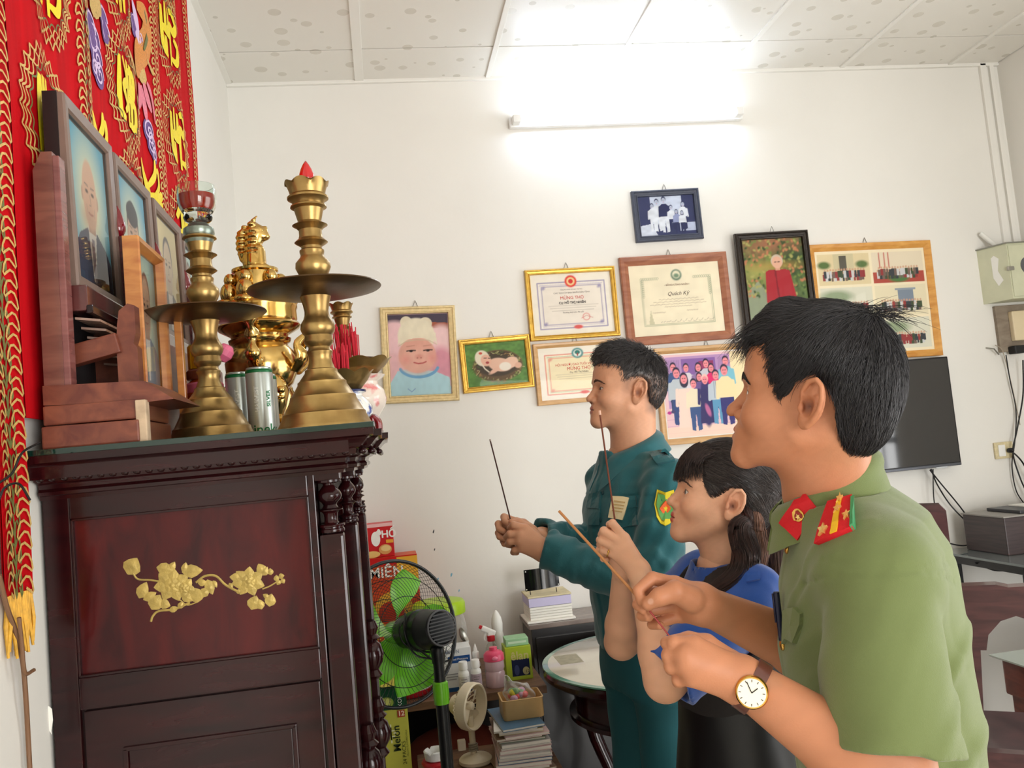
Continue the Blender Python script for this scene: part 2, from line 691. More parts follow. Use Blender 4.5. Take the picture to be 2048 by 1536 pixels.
# barred folding gates in the two openings
m_bar = mat('gate_iron', (70, 74, 80), 0.45, 0.6)
d1 = O('door_1', MB().box(XR + .03, XR + .06, 0.25, 2.45, 0.0, 0.05).box(XR + .03, XR + .06, 0.25, 2.45, 2.62, 2.68).box(XR + .03, XR + .06, 0.25, 2.45, 1.3, 1.34), m_bar, kind='structure')
for i in range(14):
	y = 0.33 + i * 0.157
	O('gate_bar', MB().tube([(XR + .045, y, .05), (XR + .045, y, 2.63)], .009, 6), m_bar, d1)
d2 = O('door_2', MB().box(1.1, 1.16, YF - .08, YF - .03, 0, 2.7).box(3.14, 3.2, YF - .08, YF - .03, 0, 2.7).box(1.16, 3.14, YF - .08, YF - .03, 2.64, 2.7), m_bar, kind='structure')

# floor tiles
m_tile = mat('floor_tile', (214, 205, 190), 0.16, var=0.08, vscale=5)
m_grout = mat('floor_grout', (150, 142, 130), 0.8)
fl = O('floor', MB().box(XL - .1, XR + .1, YF - .1, YB + .1, -0.1, -0.004), m_grout, kind='structure')
tb = MB().box(-.298, .298, -.298, .298, -.008, 0, .002)
tile0 = None
for i in range(7):
	for j in range(11):
		x, y = XL + 0.3 + .6 * i, YB - .3 - .6 * j
		if tile0 is None:
			tile0 = O('floor_tile', tb, m_tile, fl)
			t = tile0
		else:
			t = tile0.copy()
			COL.objects.link(t)
		t.location = Vector((x, y, 0)) - LOC[fl]
		t.parent = fl
		if i == 0 and j == 0:
			for v in t.data.vertices:
				v.co += LOC[fl]

# ceiling: board above, lift-in panels and wide cover strips
ce = O('ceiling', MB().box(XL - .1, XR + .1, YF - .1, YB + .1, ZC + .02, ZC + .12), m_gap, kind='structure')
gx = [XL] + [0.021 + .6 * i for i in range(6)] + [XR]
gy = [YB, 3.59] + [3.59 - .6 * i for i in range(1, 11)] + [YF]
for i in range(len(gx) - 1):
	for j in range(len(gy) - 1):
		dz = random.uniform(0, 0.003)
		O('ceiling_panel', MB().box(gx[i] + .004, gx[i + 1] - .004, gy[j + 1] + .005, gy[j] - .004, ZC + dz, ZC + .012 + dz, .001), m_ceil, ce)
for x in gx[1:-1]:
	w = .02 if x < .1 else .012
	O('ceiling_strip', MB().box(x - w, x + w, YF, YB - .003, ZC - .006, ZC + .004, .0015), m_strip, ce)
O('ceiling_strip', MB().box(XL, XL + .025, YF, YB, ZC - .004, ZC + .004), m_strip, ce)
O('trim_1', MB().box(XL, XR, YB - .018, YB, ZC - .014, ZC + .003, .003), m_strip, kind='structure')

# paint specks, scuffs, small holes on the back wall
m_dark = mat('dark_speck', (60, 62, 66), .8)
m_blue = mat('blue_speck', (120, 180, 205), .8)
for k, (px, py, r, mm, lab) in enumerate([(903, 1150, .008, m_blue, 'pale blue paint speck on the cream wall above the green-lidded jar, larger'),
							(876, 1158, .006, m_blue, 'pale blue paint speck on the cream wall beside the fan guard, smaller'),
							(918, 1181, .006, m_blue, 'faint blue paint ring on the wall just above the green jar lid'),
							(867, 1063, .007, m_dark, 'thin dark scuff on the wall right of the red cereal box'),
							(869, 1099, .005, m_dark, 'short pale grey scuff on the wall below the thin dark scuff')]):
	p = at(px, py, Y=YB)
	mb = MB()
	n = 9
	pts = [(r * math.cos(2 * PI * i / n) * random.uniform(.35, .7), r * math.sin(2 * PI * i / n) * random.uniform(.8, 1.3)) for i in range(n)]
	mb.prism(pts, lambda u, v: (p[0] + u + .3 * v, YB - .0006, p[2] + v), lambda u, v: (p[0] + u + .3 * v, YB + .002, p[2] + v))
	O('paint_speck', mb, mm, label=lab, cat='speck')

# trunking in the corner
tr = O('trim_2', MB().box(3.19, 3.225, YB - .018, YB, 2.30, ZC, .003), m_strip, kind='structure')
O('trim_3', MB().box(3.245, 3.27, YB - .016, YB, 2.30, ZC, .003), m_strip, kind='structure')

# ------------------------------------------------------------------ fluorescent lamp on the back wall
p0, p1 = at(1033, 237, Y=YB - .06), at(1478, 226, Y=YB - .06)
zc = (p0[2] + p1[2]) / 2
lamp = T('tube_lamp', 'lit white fluorescent tube lamp mounted high on the back wall', 'lamp', ((p0[0] + p1[0]) / 2, YB - .03, zc - .03))
m_lampw = mat('lamp_white', (238, 238, 236), .4)
O('housing', MB().box(p0[0] - .03, p1[0] + .03, YB - .035, YB, zc - .025, zc + .025, .005), m_lampw, lamp)
O('tube', MB().tube([(p0[0], YB - .062, zc), (p1[0], YB - .062, zc)], .0135, 14), mat('tube_glow', (255, 255, 255), emit=(222, 238, 255), estr=40.0), lamp, smooth=60)
for x in (p0[0], p1[0]):
	O('end_cap', MB().box(x - .018, x + .018, YB - .08, YB - .03, zc - .018, zc + .018, .004), m_lampw, lamp)

# ------------------------------------------------------------------ altar cabinet
m_maho = woodmat('dark_mahogany', (46, 11, 13), (27, 6, 9), .17, .2, (2, 2, 12), .35)
m_mahp = woodmat('mahogany_panel', (80, 15, 15), (48, 8, 11), .14, .15, (6, 2, 2), .3)
m_mahd = woodmat('mahogany_inner', (42, 14, 16), (26, 8, 10), .2, .15, (2, 2, 10), .35)  # wood tone of the carcass and the inner door panel
YS = 1.53
AY1 = 2.62
k = YS / 1.5
ac = T('altar_cabinet', 'tall dark mahogany altar cabinet with gold flower inlay and turned corner posts', 'cabinet', (-.33, 2.07, 0))
O('carcass', MB().box(-.566, -.125, YS + .012, AY1, 0, 1.49), m_mahd, ac)
xl, xa, xb, xr = -.566, -.524, -.137, -.125
zp0, zp1, zd = 1.5 - .302 * k, 1.5 - .048 * k, 1.5 - .352 * k
O('stile', MB().box(xl, xa, YS, YS + .015, 0, 1.495, .002), m_maho, ac)
O('stile', MB().box(xb, xr, YS, YS + .015, 0, 1.495, .002), m_maho, ac)
O('top_rail', MB().box(xa, xb, YS, YS + .015, zp1, 1.495, .002), m_maho, ac)
O('middle_rail', MB().box(xa, xb, YS, YS + .015, zd, zp0, .002), m_maho, ac)
pan = O('side_panel', MB().box(xa, xb, YS + .009, YS + .014, zp0, zp1), m_mahp, ac, label='glossy red-brown side panel with gold inlay')
for (a, b, c, d) in ((xa, xb, zp0, zp0 + .004), (xa, xb, zp1 - .004, zp1), (xa, xa + .004, zp0, zp1), (xb - .004, xb, zp0, zp1)):
	O('bead_moulding', MB().box(a, b, YS + .001, YS + .012, c, d, .0015), m_maho, ac)
dr = O('lower_door', MB().box(xa + .004, xb - .004, YS + .004, YS + .013, .12, zd - .004, .002), m_maho, ac)
O('door_panel', MB().box(xa + .07, xb - .055, YS + .0015, YS + .006, .2, zd - .075, .002), m_mahd, dr)
for (a, b, c, d) in ((xa + .062, xb - .047, zd - .075, zd - .068), (xa + .062, xa + .07, .2, zd - .07), (xb - .055, xb - .047, .2, zd - .07)):
	O('door_moulding', MB().box(a, b, YS - .001, YS + .006, c, d, .002), m_maho, dr)
O('base_plinth', MB().box(-.57, -.08, YS - .02, AY1 + .02, 0, .10, .006), m_maho, ac)

# front: stepped, with turned posts
def post(x, y, r, ztop=1.487, zc0=.16, nm='corner_post'):
	z0, z1 = ztop - .103, ztop - .012
	h = z1 - z0
	o = O(nm, MB().box(x - r * .92, x + r * .92, y - r * .92, y + r * .92, zc0, z0 - .002, .005), m_maho, ac)
	pr = [(.5, 0), (.98, .005), (1.0, .03), (.98, .06), (.9, .075), (.9, .1), (1.02, .11), (1.04, .135), (.98, .155), (.62, .17),
		  (.52, .2), (.5, .28), (.55, .36), (.72, .4), (.95, .415), (.93, .43), (.62, .46), (.5, .52), (.62, .57), (.86, .62), (.95, .68),
		  (.93, .73), (.8, .79), (.55, .86), (.42, .9), (.44, .93), (.75, .945), (.95, .955), (.95, 1.0), (.5, 1.0)]
	O('urn_finial', MB().lathe([(a * r, z0 + b * (z1 - z0)) for a, b in pr], (x, y, 0), 24), m_maho, o, smooth=40)
	O('post_cap', MB().box(x - r, x + r, y - r, y + r, z1, ztop + .004, .002), m_maho, o)
	return o

post(-.103, YS + .024, .0225)
post(-.083, YS + .25, .019)
post(-.074, YS + .545, .019)
post(-.083, AY1 - .25, .019)
post(-.103, AY1 - .024, .0225)
O('front_board', MB().box(-.125, -.112, YS + .05, AY1 - .05, .12, 1.49, .002), m_maho, ac)
for (y0, y1, x1) in ((YS + .28, YS + .515, -.094), (YS + .575, AY1 - .28, -.092)):
	O('front_panel', MB().box(-.112, x1, y0, y1, .3, 1.44, .004), m_mahp, ac)
for (y, x, z) in ((YS + .52, -.066, 1.075), (YS + .23, -.078, .93), (YS + .52, -.064, .90)):
	pr = [(.012, -.07), (.02, -.062), (.012, -.05), (.022, -.035), (.026, -.015), (.02, .006), (.012, .014), (.02, .022), (.012, .03), (.018, .045), (.012, .06)]
	O('carved_knob', MB().lathe(pr, (x, y, z), 18), m_maho, ac, smooth=40)

# cornice: profile swept round the stepped plan
plan = [(-.566, YS), (-.080, YS), (-.080, YS + .10), (-.066, YS + .10), (-.066, YS + .36), (-.054, YS + .36), (-.054, AY1 - .36), (-.066, AY1 - .36),
		(-.066, AY1 - .10), (-.080, AY1 - .10), (-.080, AY1), (-.566, AY1)]

def sweep(mb, prof):
	nrm = []
	n = len(plan)
	offs = []
	for i, (x, y) in enumerate(plan):
		def en(a, b):
			dx, dy = b[0] - a[0], b[1] - a[1]
			l = math.hypot(dx, dy)
			return (dy / l, -dx / l)
		n1 = en(plan[i - 1], plan[i]) if i > 0 else en(plan[0], plan[1])
		n2 = en(plan[i], plan[i + 1]) if i < n - 1 else n1
		if i == 0:
			n1 = n2
		offs.append((n1[0] + n2[0] if n1 != n2 else n1[0], n1[1] + n2[1] if n1 != n2 else n1[1]))
	m = len(prof)
	vs = []
	for (x, y), (ox, oy) in zip(plan, offs):
		for (d, z) in prof:
			vs.append((x + ox * d, y + oy * d, z))
	fs = []
	for i in range(n - 1):
		for j in range(m - 1):
			fs.append((i * m + j, (i + 1) * m + j, (i + 1) * m + j + 1, i * m + j + 1))
	fs.append(tuple(range(m)))
	fs.append(tuple(reversed([(n - 1) * m + j for j in range(m)])))
	mb.add(vs, fs)
	return mb

ZT = 1.558
O('lower_cornice', sweep(MB(), [(-.05, 1.486), (.006, 1.486), (.008, 1.492), (.013, 1.4935), (.014, 1.499), (.010, 1.504), (.012, 1.511), (.021, 1.5145), (.022, 1.517), (-.05, 1.517)]), m_maho, ac, smooth=25)
O('upper_cornice', sweep(MB(), [(-.05, 1.5165), (.030, 1.5165), (.032, 1.5255), (.037, 1.527), (.043, 1.532), (.051, 1.541), (.057, 1.545), (.0625, 1.546), (.0635, ZT), (-.05, ZT)]), m_maho, ac, smooth=25)
O('top_board', MB().box(-.569, -.06, YS - .05, AY1 + .05, 1.52, ZT), m_maho, ac)
bead = None
bpos = [(-.556 + i * .0188, YS - .0275) for i in range(27)]
bpos += [(-.0385 + (0.014 if .36 + YS > y > YS + .10 else .026 if y >= YS + .36 else 0) * 1.0, y) for y in [YS + .0 + i * .0188 for i in range(0, 58)]]
for (x, y) in bpos:
	if bead is None:
		bead = O('cornice_bead', MB().ell((LOC[ac].x, LOC[ac].y, 0), (.0075, .0075, .0055), n=10, m=6), m_maho, ac, smooth=180)
		b = bead
	else:
		b = bead.copy()
		COL.objects.link(b)
	b.location = Vector((x - LOC[ac].x, y - LOC[ac].y, 1.5205))
	b.parent = ac

# gold flower inlay on the side panel
m_inlay = mat('gold_inlay', (190, 164, 90), .4, .3, var=.3, vscale=60, bump=.6, bscale=160)

def inlay(nm, pts, col=m_inlay, d=.0022):
	P = [at(x, y, Y=YS + .009) for x, y in pts]
	y0, y1 = YS + .009 - d, YS + .0105
	c = sum(P) / len(P)
	mb = MB()
	n = len(P)
	# domed leaf: rim at the panel, raised centre
	vs = [(p[0], y1, p[2]) for p in P] + [(p[0], y0 + .001, p[2]) for p in P] + [(c[0], y0 - .0008, c[2])]
	fs = [(i, (i + 1) % n, n + (i + 1) % n, n + i) for i in range(n)] + [(n + i, n + (i + 1) % n, 2 * n) for i in range(n)]
	mb.add(vs, fs)
	return O(nm, mb, col, pan)

def leaf_pts(cx, cy, L, W, a):
	a = math.radians(a)
	out = []
	for t in (0, .2, .45, .7, .9):
		out.append((t, math.sin(PI * (t ** .8)) * .5 + .03))
	up = [(t * L, w * W) for t, w in out] + [(L, 0)]
	dn = [(t * L, -w * W) for t, w in reversed(out)]
	return [(cx + (u - L / 2) * math.cos(a) - v * math.sin(a), cy - (u - L / 2) * math.sin(a) - v * math.cos(a)) for u, v in up + dn]

def stem(pts, w):
	S = spline(pts, 6)
	mb = MB()
	for i, p in enumerate(S):
		pass
	P = [at(x, y, Y=YS + .0085) for x, y in S]
	mb.tube([(p[0], p[1], p[2]) for p in P], w, 6)
	return O('inlay_stem', mb, m_inlay, pan)

for (x, y, L, W, a) in [(265, 1132, 38, 36, 60), (332, 1138, 38, 24, -10), (345, 1132, 20, 14, 60), (385, 1142, 42, 26, 5), (370, 1135, 22, 14, 80),
						(286, 1180, 36, 24, 65), (420, 1174, 32, 20, -70), (405, 1165, 18, 14, 10), (430, 1168, 16, 10, -60), (312, 1204, 34, 30, 60), (300, 1192, 30, 18, 30),
						(330, 1208, 24, 20, -20), (395, 1190, 34, 28, 10), (410, 1184, 22, 18, 40), (375, 1195, 26, 20, -30), (348, 1218, 20, 12, 20), (362, 1210, 16, 12, 60),
						(473, 1155, 28, 20, 175), (485, 1170, 12, 9, 0), (478, 1183, 12, 9, 0), (462, 1172, 14, 9, -60), (522, 1137, 22, 20, 120), (530, 1142, 20, 16, 60), (541, 1143, 14, 12, 100),
						(508, 1205, 30, 26, 70), (520, 1208, 22, 18, 110), (541, 1200, 26, 22, 80), (532, 1192, 14, 10, 150), (553, 1156, 13, 11, 90), (563, 1152, 12, 11, 10), (566, 1162, 11, 10, -60), (557, 1165, 11, 10, -120)]:
	inlay('inlay_leaf', leaf_pts(x, y, L, W, a))
for (fx, fy, R, n) in ((345, 1170, 38, 7), (497, 1163, 34, 7), (368, 1176, 26, 5)):
	for i in range(n):
		a = 2 * PI * i / n + .3
		inlay('inlay_petal', leaf_pts(fx + R * .52 * math.cos(a), fy + R * .42 * math.sin(a), R * .95, R * .72, -math.degrees(a)))
	for i in range(5):
		a = 2 * PI * i / 5
		inlay('inlay_petal', leaf_pts(fx + R * .2 * math.cos(a), fy + R * .2 * math.sin(a), R * .55, R * .45, -math.degrees(a) + 40), d=.004)
	inlay('inlay_petal', [(fx + R * .16 * math.cos(2 * PI * i / 8), fy + R * .16 * math.sin(2 * PI * i / 8)) for i in range(8)], d=.0055)
stem([(266, 1146), (276, 1158), (300, 1160), (322, 1163)], .0016)
stem([(392, 1165), (410, 1152), (432, 1152), (452, 1170), (478, 1183), (492, 1180)], .0021)
stem([(380, 1205), (350, 1218), (318, 1222), (306, 1232), (302, 1243)], .002)
stem([(525, 1178), (540, 1172), (556, 1162)], .0013)
stem([(360, 1200), (375, 1210), (395, 1204)], .0011)
# white chip of paint on the stile
m_white = mat('white_paint', (240, 238, 232), .6)
ch = MB()
pts = [(92, 1415), (98, 1412), (104, 1418), (106, 1440), (103, 1462), (104, 1470), (99, 1462), (97, 1480), (94, 1470), (91, 1452), (90, 1430)]
P = [at(x, y, Y=YS - .0004) for x, y in pts]
ch.add([tuple(q) for q in P], [tuple(range(len(P)))])
O('paint_splash', ch, m_white, ac, label='white chip where the varnish is splashed with paint')

# glass sheet on the altar
m_gl = mat('green_glass', (14, 42, 34), .05, spec=.6, coat=.5)
O('glass_sheet', MB().box(-.5705, -.0135, YS - .066, AY1 + .06, ZT, ZT + .0095, .0015), m_gl,
  label='dark green glass sheet covering the top of the altar cabinet', cat='glass sheet')
ZA = ZT + .0095

# ------------------------------------------------------------------ embroidered red banner on the left wall
m_red = mat('red_velvet', (206, 10, 24), .7, var=.22, vscale=3, stretch=(1, 14, 1.2), spec=.12, bump=.4, bscale=300)
m_gold = mat('gold_thread', (224, 186, 110), .5, .15, var=.3, vscale=200, bump=.5, bscale=400)
m_yel = mat('yellow_applique', (250, 226, 30), .5, var=.12, vscale=120, bump=.5, bscale=300)
m_grn = mat('green_thread', (110, 116, 62), .6, var=.2, vscale=200)
m_pur = mat('purple_thread', (112, 76, 150), .55, var=.3, vscale=200)
m_lav = mat('lavender_thread', (214, 190, 226), .55)
m_pnk = mat('pink_thread', (236, 128, 150), .5, var=.2, vscale=200)
m_org = mat('orange_thread', (232, 150, 66), .5, var=.35, vscale=300)

def clx(y, z):
	x = -.5575 + .004 * math.sin(y * 21 + .6) + .0025 * math.sin(y * 47 + z * 1.3) + .0015 * math.sin(z * 9 + y * 5)
	if 1.86 < y < 2.44:
		x -= .002
	return x

def onb(off):
	return lambda y, z: (clx(y, z) + off, y, z)

bn = T('altar_banner', 'red embroidered cloth banner with yellow characters hanging on the left wall', 'banner', (-.56, 2.2, 1.27))
ny, nz = 130, 40

def cloth(y0, y1, z0, z1, ny, nz, th=.003):
	V, F = [], []
	for s in (0, 1):
		for i in range(ny + 1):
			for j in range(nz + 1):
				y, z = y0 + (y1 - y0) * i / ny, z0 + (z1 - z0) * j / nz
				V.append((clx(y, z) - th * s, y, z))
	n = (ny + 1) * (nz + 1)
	for s in (0, 1):
		for i in range(ny):
			for j in range(nz):
				a = s * n + i * (nz + 1) + j
				q = (a, a + nz + 1, a + nz + 2, a + 1)
				F.append(q if s == 0 else q[::-1])
	return V, F

b = MB()
b.add(*cloth(1.458, 3.0, 1.62, 3.19, ny, nz))
O('main_cloth', b, m_red, bn, smooth=60)
# side strip hangs lower, at the near edge
b = MB()
b.add(*cloth(1.362, 1.452, 1.345, 3.19, 10, nz))
st = O('side_strip', b, m_red, bn, smooth=60)

def loops(mb, y, z0, z1, amp, pitch, w, off, ph=0.0, loop=.55):
	"""continuous line of little loops, as machine embroidery"""
	n = int((z1 - z0) / pitch * 12)
	path = []
	for i in range(n + 1):
		t = i / 12 * 2 * PI + ph
		path.append((y + amp * math.sin(t), z0 + (z1 - z0) * i / n + pitch * loop * .5 * math.cos(t * 2 + .6)))
	mb.ribbon(path, w, onb(off))
	return mb

for (y, amp, z0, w, mm, pit) in ((1.381, .013, 1.35, .0042, m_gold, .030), (1.428, .018, 1.35, .0042, m_gold, .034), (1.397, .008, 1.35, .0045, m_grn, .045), (1.412, .008, 1.35, .004, m_grn, .05)):
	O('curled_trim', loops(MB(), y, z0, 3.18, amp, pit, w, .003 + (.001 if mm is m_gold else 0)), mm, st)
for (y, amp, w, mm, pit) in ((1.815, .016, .005, m_gold, .036), (1.868, .02, .0055, m_gold, .03), (1.842, .01, .004, m_grn, .05), (2.455, .016, .005, m_gold, .03), (2.49, .014, .005, m_gold, .034), (2.962, .018, .005, m_gold, .032), (1.885, .008, .004, m_grn, .04)):
	O('curled_trim', loops(MB(), y, 1.66, 3.18, amp, pit, w, .003 + (.001 if mm is m_gold else 0)), mm, bn)
# fringe and tassel at the foot of the strip
for i in range(16):
	y = 1.372 + i * .0048
	z = 1.345
	O('fringe_thread', MB().tube([(clx(y, z), y, z + .008), (clx(y, z) + random.uniform(-.003, .004), y + random.uniform(-.004, .004), z - .035), (clx(y, z) + random.uniform(-.005, .006), y + random.uniform(-.006, .006), z - .07 - random.uniform(0, .015))], [.003, .0034, .0022], 5), mat('fringe_gold', (232, 176, 52), .5, var=.3, vscale=100), st)

GLY = [
	[[(-.5, .75), (-.55, -.7)], [(-.3, .8), (-.25, -.8)], [(-.05, .85), (-.1, .1), (.05, -.85)], [(.2, .7), (.2, -.75)], [(.45, .6), (.5, -.6)], [(-.5, .3), (.1, .2), (.45, .35)], [(-.45, -.3), (.4, -.25)]],
	[[(-.6, .6), (-.55, -.5), (-.2, -.75)], [(-.3, .85), (-.3, .1), (-.05, .2), (-.05, .8)], [(.1, .8), (.3, .9), (.55, .6), (.35, .3), (.1, .35), (.1, -.85)], [(.35, .1), (.6, -.1), (.5, -.55), (.15, -.6)], [(-.55, 0), (.1, 0)], [(-.35, -.2), (-.3, -.8)]],
	[[(-.55, .7), (-.6, -.6), (-.3, -.8)], [(-.35, .75), (-.05, .3), (-.35, .0), (-.1, -.35), (-.3, -.6)], [(.05, .85), (.05, -.85)], [(.05, .6), (.5, .65), (.45, .1), (.1, .1)], [(.1, -.1), (.55, -.15), (.5, -.7), (.1, -.75)], [(.3, .85), (.3, -.7)]],
	[[(-.6, .4), (-.2, .8), (-.25, -.8)], [(-.6, -.1), (-.05, .1)], [(.0, .8), (-.05, -.3), (-.5, -.75)], [(.2, .75), (.55, .5), (.2, .3), (.55, .05), (.2, -.15)], [(.2, .8), (.2, -.5), (.55, -.7), (.6, -.4)], [(0, -.2), (.1, -.85)]]]

def medallion(y, z, ry, rz, gi):
	o = None
	for k, (f, w, am, cyc, mm) in enumerate(((1.0, .0045, .055, 26, m_gold), (.91, .0042, .05, 24, m_gold), (.82, .004, .05, 22, m_gold), (.74, .0035, .035, 20, m_grn))):
		path = []
		for i in range(cyc * 8):
			a = 2 * PI * i / (cyc * 8)
			r = f + am * math.sin(cyc * a)
			path.append((y + ry * r * math.cos(a + .02 * math.cos(cyc * a)), z + rz * r * math.sin(a + .02 * math.cos(cyc * a))))
		mb = MB().ribbon(path, w, onb(.0035 + .0006 * k), closed=True)
		if o is None:
			o = O('medallion', mb, mm, bn)
		else:
			O('medallion_ring', mb, mm, o)
	for s in GLY[gi % 4]:
		pts = spline([(y + ry * .86 * p[0], z + rz * .72 * p[1]) for p in s], 5) if len(s) > 2 else [(y + ry * .86 * (s[0][0] + (s[1][0] - s[0][0]) * t / 4), z + rz * .72 * (s[0][1] + (s[1][1] - s[0][1]) * t / 4)) for t in range(5)]
		n = len(pts)
		ws = [ry * .17 * (.55 + .6 * math.sin(PI * min(1, (i + .8) / n))) for i in range(n)]
		O('character_stroke', MB().ribbon(pts, ws, onb(.0045)), m_yel, o)

R = .146
for (y, z, ry, g) in ((1.655, 2.475, .12, 1), (1.62, 2.16, .125, 0), (2.13, 2.735, .13, 0), (2.155, 2.455, .135, 2), (2.18, 2.175, .13, 0), (2.67, 2.86, .15, 1), (2.715, 2.545, .155, 1), (2.70, 2.235, .15, 3), (1.655, 2.78, .12, 2), (2.13, 3.02, .13, 3), (2.68, 3.1, .13, 2)):
	medallion(y, z, ry, R * (1.0 if y > 2.5 else .95), g)

def swirl(y, z, s, mm, turns=1.8, w=.006):
	path = [(y + s * (1 - i / 30) * math.cos(turns * 2 * PI * i / 30), z + s * (1 - i / 30) * math.sin(turns * 2 * PI * i / 30)) for i in range(28)]
	return MB().ribbon(path, w, onb(.0042))

for (px, py, s) in ((188, 50, .035), (196, 80, .04), (203, 118, .034), (208, 150, .03), (216, 35, .03), (220, 62, .028), (303, 262, .032), (308, 292, .03), (312, 310, .024), (193, 62, .02), (200, 135, .02), (280, 50, .03), (287, 75, .022), (306, 278, .02)):
	p = at(px, py, X=-.548)
	disc = [(p[1] + s * 1.05 * math.cos(a * PI / 8), p[2] + s * 1.05 * math.sin(a * PI / 8)) for a in range(16)]
	f = onb(.0032)
	o = O('cloud_swirl', MB().add([f(*q) for q in disc], [tuple(range(16))]), m_pur, bn)
	O('swirl_line', swirl(p[1], p[2], s, m_lav), m_lav, o)

def stroke(nm, pts, w, mm, off=.0042, taper=True):
	P = [at(x, y, X=-.548) for x, y in pts]
	S = spline([(p[1], p[2]) for p in P], 6)
	n = len(S)
	ws = [w * (math.sin(PI * (i + .6) / (n + .2)) ** .5 if taper else 1) for i in range(n)]
	return O(nm, MB().ribbon(S, ws, onb(off)), mm, bn)

# phoenix: body, wing, trailing feathers
for (pts, w, mm) in (([(282, 10), (296, 40), (298, 80), (288, 110), (284, 150)], .085, m_org), ([(276, 0), (282, 40), (286, 90)], .03, m_lav), ([(292, 20), (300, 60), (293, 100)], .02, m_grn),
					 ([(284, 100), (290, 140), (297, 165)], .06, m_gold), ([(288, 165), (290, 195), (287, 215)], .03, m_pnk), ([(294, 165), (300, 200), (306, 225)], .03, m_pnk), ([(298, 165), (308, 200), (315, 248)], .028, m_pnk), ([(291, 170), (296, 210), (299, 240)], .026, m_pnk),
					 ([(262, 98), (272, 130), (281, 150)], .018, m_gold), ([(298, 120), (308, 140), (312, 150)], .018, m_gold), ([(186, 0), (196, 15), (201, 38)], .06, m_gold), ([(190, 0), (203, 10), (206, 0)], .05, m_gold)):
	stroke('phoenix_feather', pts, w, mm, .0048)
# yellow antler-like branches low on the cloth
for base in ((195, 300), (292, 395)):
	x, y = base
	for pts, w in (([(x + 18, y + 10), (x + 12, y - 20), (x + 2, y - 60), (x - 3, y - 80)], .03), ([(x + 12, y - 20), (x + 20, y - 45), (x + 19, y - 75)], .022), ([(x + 20, y), (x + 28, y - 20), (x + 26, y - 48), (x + 22, y - 52)], .024), ([(x + 14, y - 5), (x + 30, y + 3), (x + 34, y - 8)], .03), ([(x + 14, y), (x + 26, y + 14), (x + 36, y + 16)], .026)):
		stroke('yellow_branch', pts, w, m_yel)

# ------------------------------------------------------------------ framed pictures
m_pane = bpy.data.materials.new('pane_glass')
m_pane.use_nodes = True
_n, _l = m_pane.node_tree.nodes, m_pane.node_tree.links
_n.remove(_n['Principled BSDF'])
_t = _n.new('ShaderNodeBsdfTransparent')
_g = _n.new('ShaderNodeBsdfGlossy')
_g.inputs['Roughness'].default_value = 0.02
_f = _n.new('ShaderNodeFresnel')
_f.inputs['IOR'].default_value = 1.25
_m = _n.new('ShaderNodeMixShader')
_l.new(_f.outputs[0], _m.inputs[0])
_l.new(_t.outputs[0], _m.inputs[1])
_l.new(_g.outputs[0], _m.inputs[2])
_l.new(_m.outputs[0], _n['Material Output'].inputs[0])
m_print = mat('photo_print', (255, 255, 255), .45, attr='Col', spec=.3)
m_ink = {}

def ink(c):
	return mat('ink_%d_%d_%d' % c, c, .6, spec=.2)

def picframe(name, label, org, eu, ev, w, h, bw, dep, mf, prof, pic, group=None, insets=0.0, mm=None, glass=True, texts=()):
	"""org = outer bottom-left corner on the wall, eu/ev unit axes, normal = eu x ev"""
	eu, ev = Vector(eu).normalized(), Vector(ev).normalized()
	ev = (ev - eu * ev.dot(eu)).normalized()
	nn = eu.cross(ev)
	org = Vector(org)
	t = T(name, label, 'picture', org + eu * w / 2, group)

	def P(u, v, d):
		return org + eu * u + ev * v + nn * d
	for side in range(4):
		vs, fs = [], []
		for (ti, di) in prof:
			ti, di = ti * bw, di * dep
			c = [(ti, ti), (w - ti, ti), (w - ti, h - ti), (ti, h - ti)]
			a, b = c[side], c[(side + 1) % 4]
			vs += [P(*a, di), P(*b, di)]
		m = len(prof)
		fs = [(2 * i, 2 * i + 1, 2 * i + 3, 2 * i + 2) for i in range(m - 1)] + [tuple(2 * i for i in range(m))[::-1], tuple(2 * i + 1 for i in range(m))]
		fs.append((2 * m - 2, 2 * m - 1, 1, 0))
		O('frame_rail', MB().add(vs, fs), mf, t)
	d0 = dep * .35
	if insets and mm:
		O('mount', MB().add([P(bw, bw, d0), P(w - bw, bw, d0), P(w - bw, h - bw, d0), P(bw, h - bw, d0), P(bw, bw, 0), P(w - bw, bw, 0), P(w - bw, h - bw, 0), P(bw, h - bw, 0)], [(0, 1, 2, 3), (7, 6, 5, 4), (0, 4, 5, 1), (1, 5, 6, 2), (2, 6, 7, 3), (3, 7, 4, 0)]), mm, t)
		d0 += .0008
	q = bw + insets
	pc = pic(w - 2 * q, h - 2 * q)
	(V, F), C = pc.mesh(P(q, q, d0), eu, ev)
	pr = O('print', (V, F), m_print, t, cols=C)
	for (s, u, v, size, col, kw) in texts:
		M = Matrix.Translation(P(q + u * (w - 2 * q), q + v * (h - 2 * q), d0 + .0008)) @ frame2(eu, ev)
		O('print_text', MB().text(s, size, M, **kw), ink(col), pr)
	if glass:
		O('glass_pane', MB().add([P(bw * .9, bw * .9, d0 + .004), P(w - bw * .9, bw * .9, d0 + .004), P(w - bw * .9, h - bw * .9, d0 + .004), P(bw * .9, h - bw * .9, d0 + .004)], [(0, 1, 2, 3)]), m_pane, t)
	return t

PR_FLAT = [(0, 0), (0, .8), (.08, 1), (.85, .9), (1, .7), (1, .3)]
PR_STEP = [(0, 0), (0, .75), (.12, 1), (.3, 1), (.38, .8), (.7, .75), (.8, .9), (.92, .85), (1, .3)]
PR_BEV = [(0, 0), (0, .9), (.1, 1), (.5, .95), (1, .45), (1, .2)]

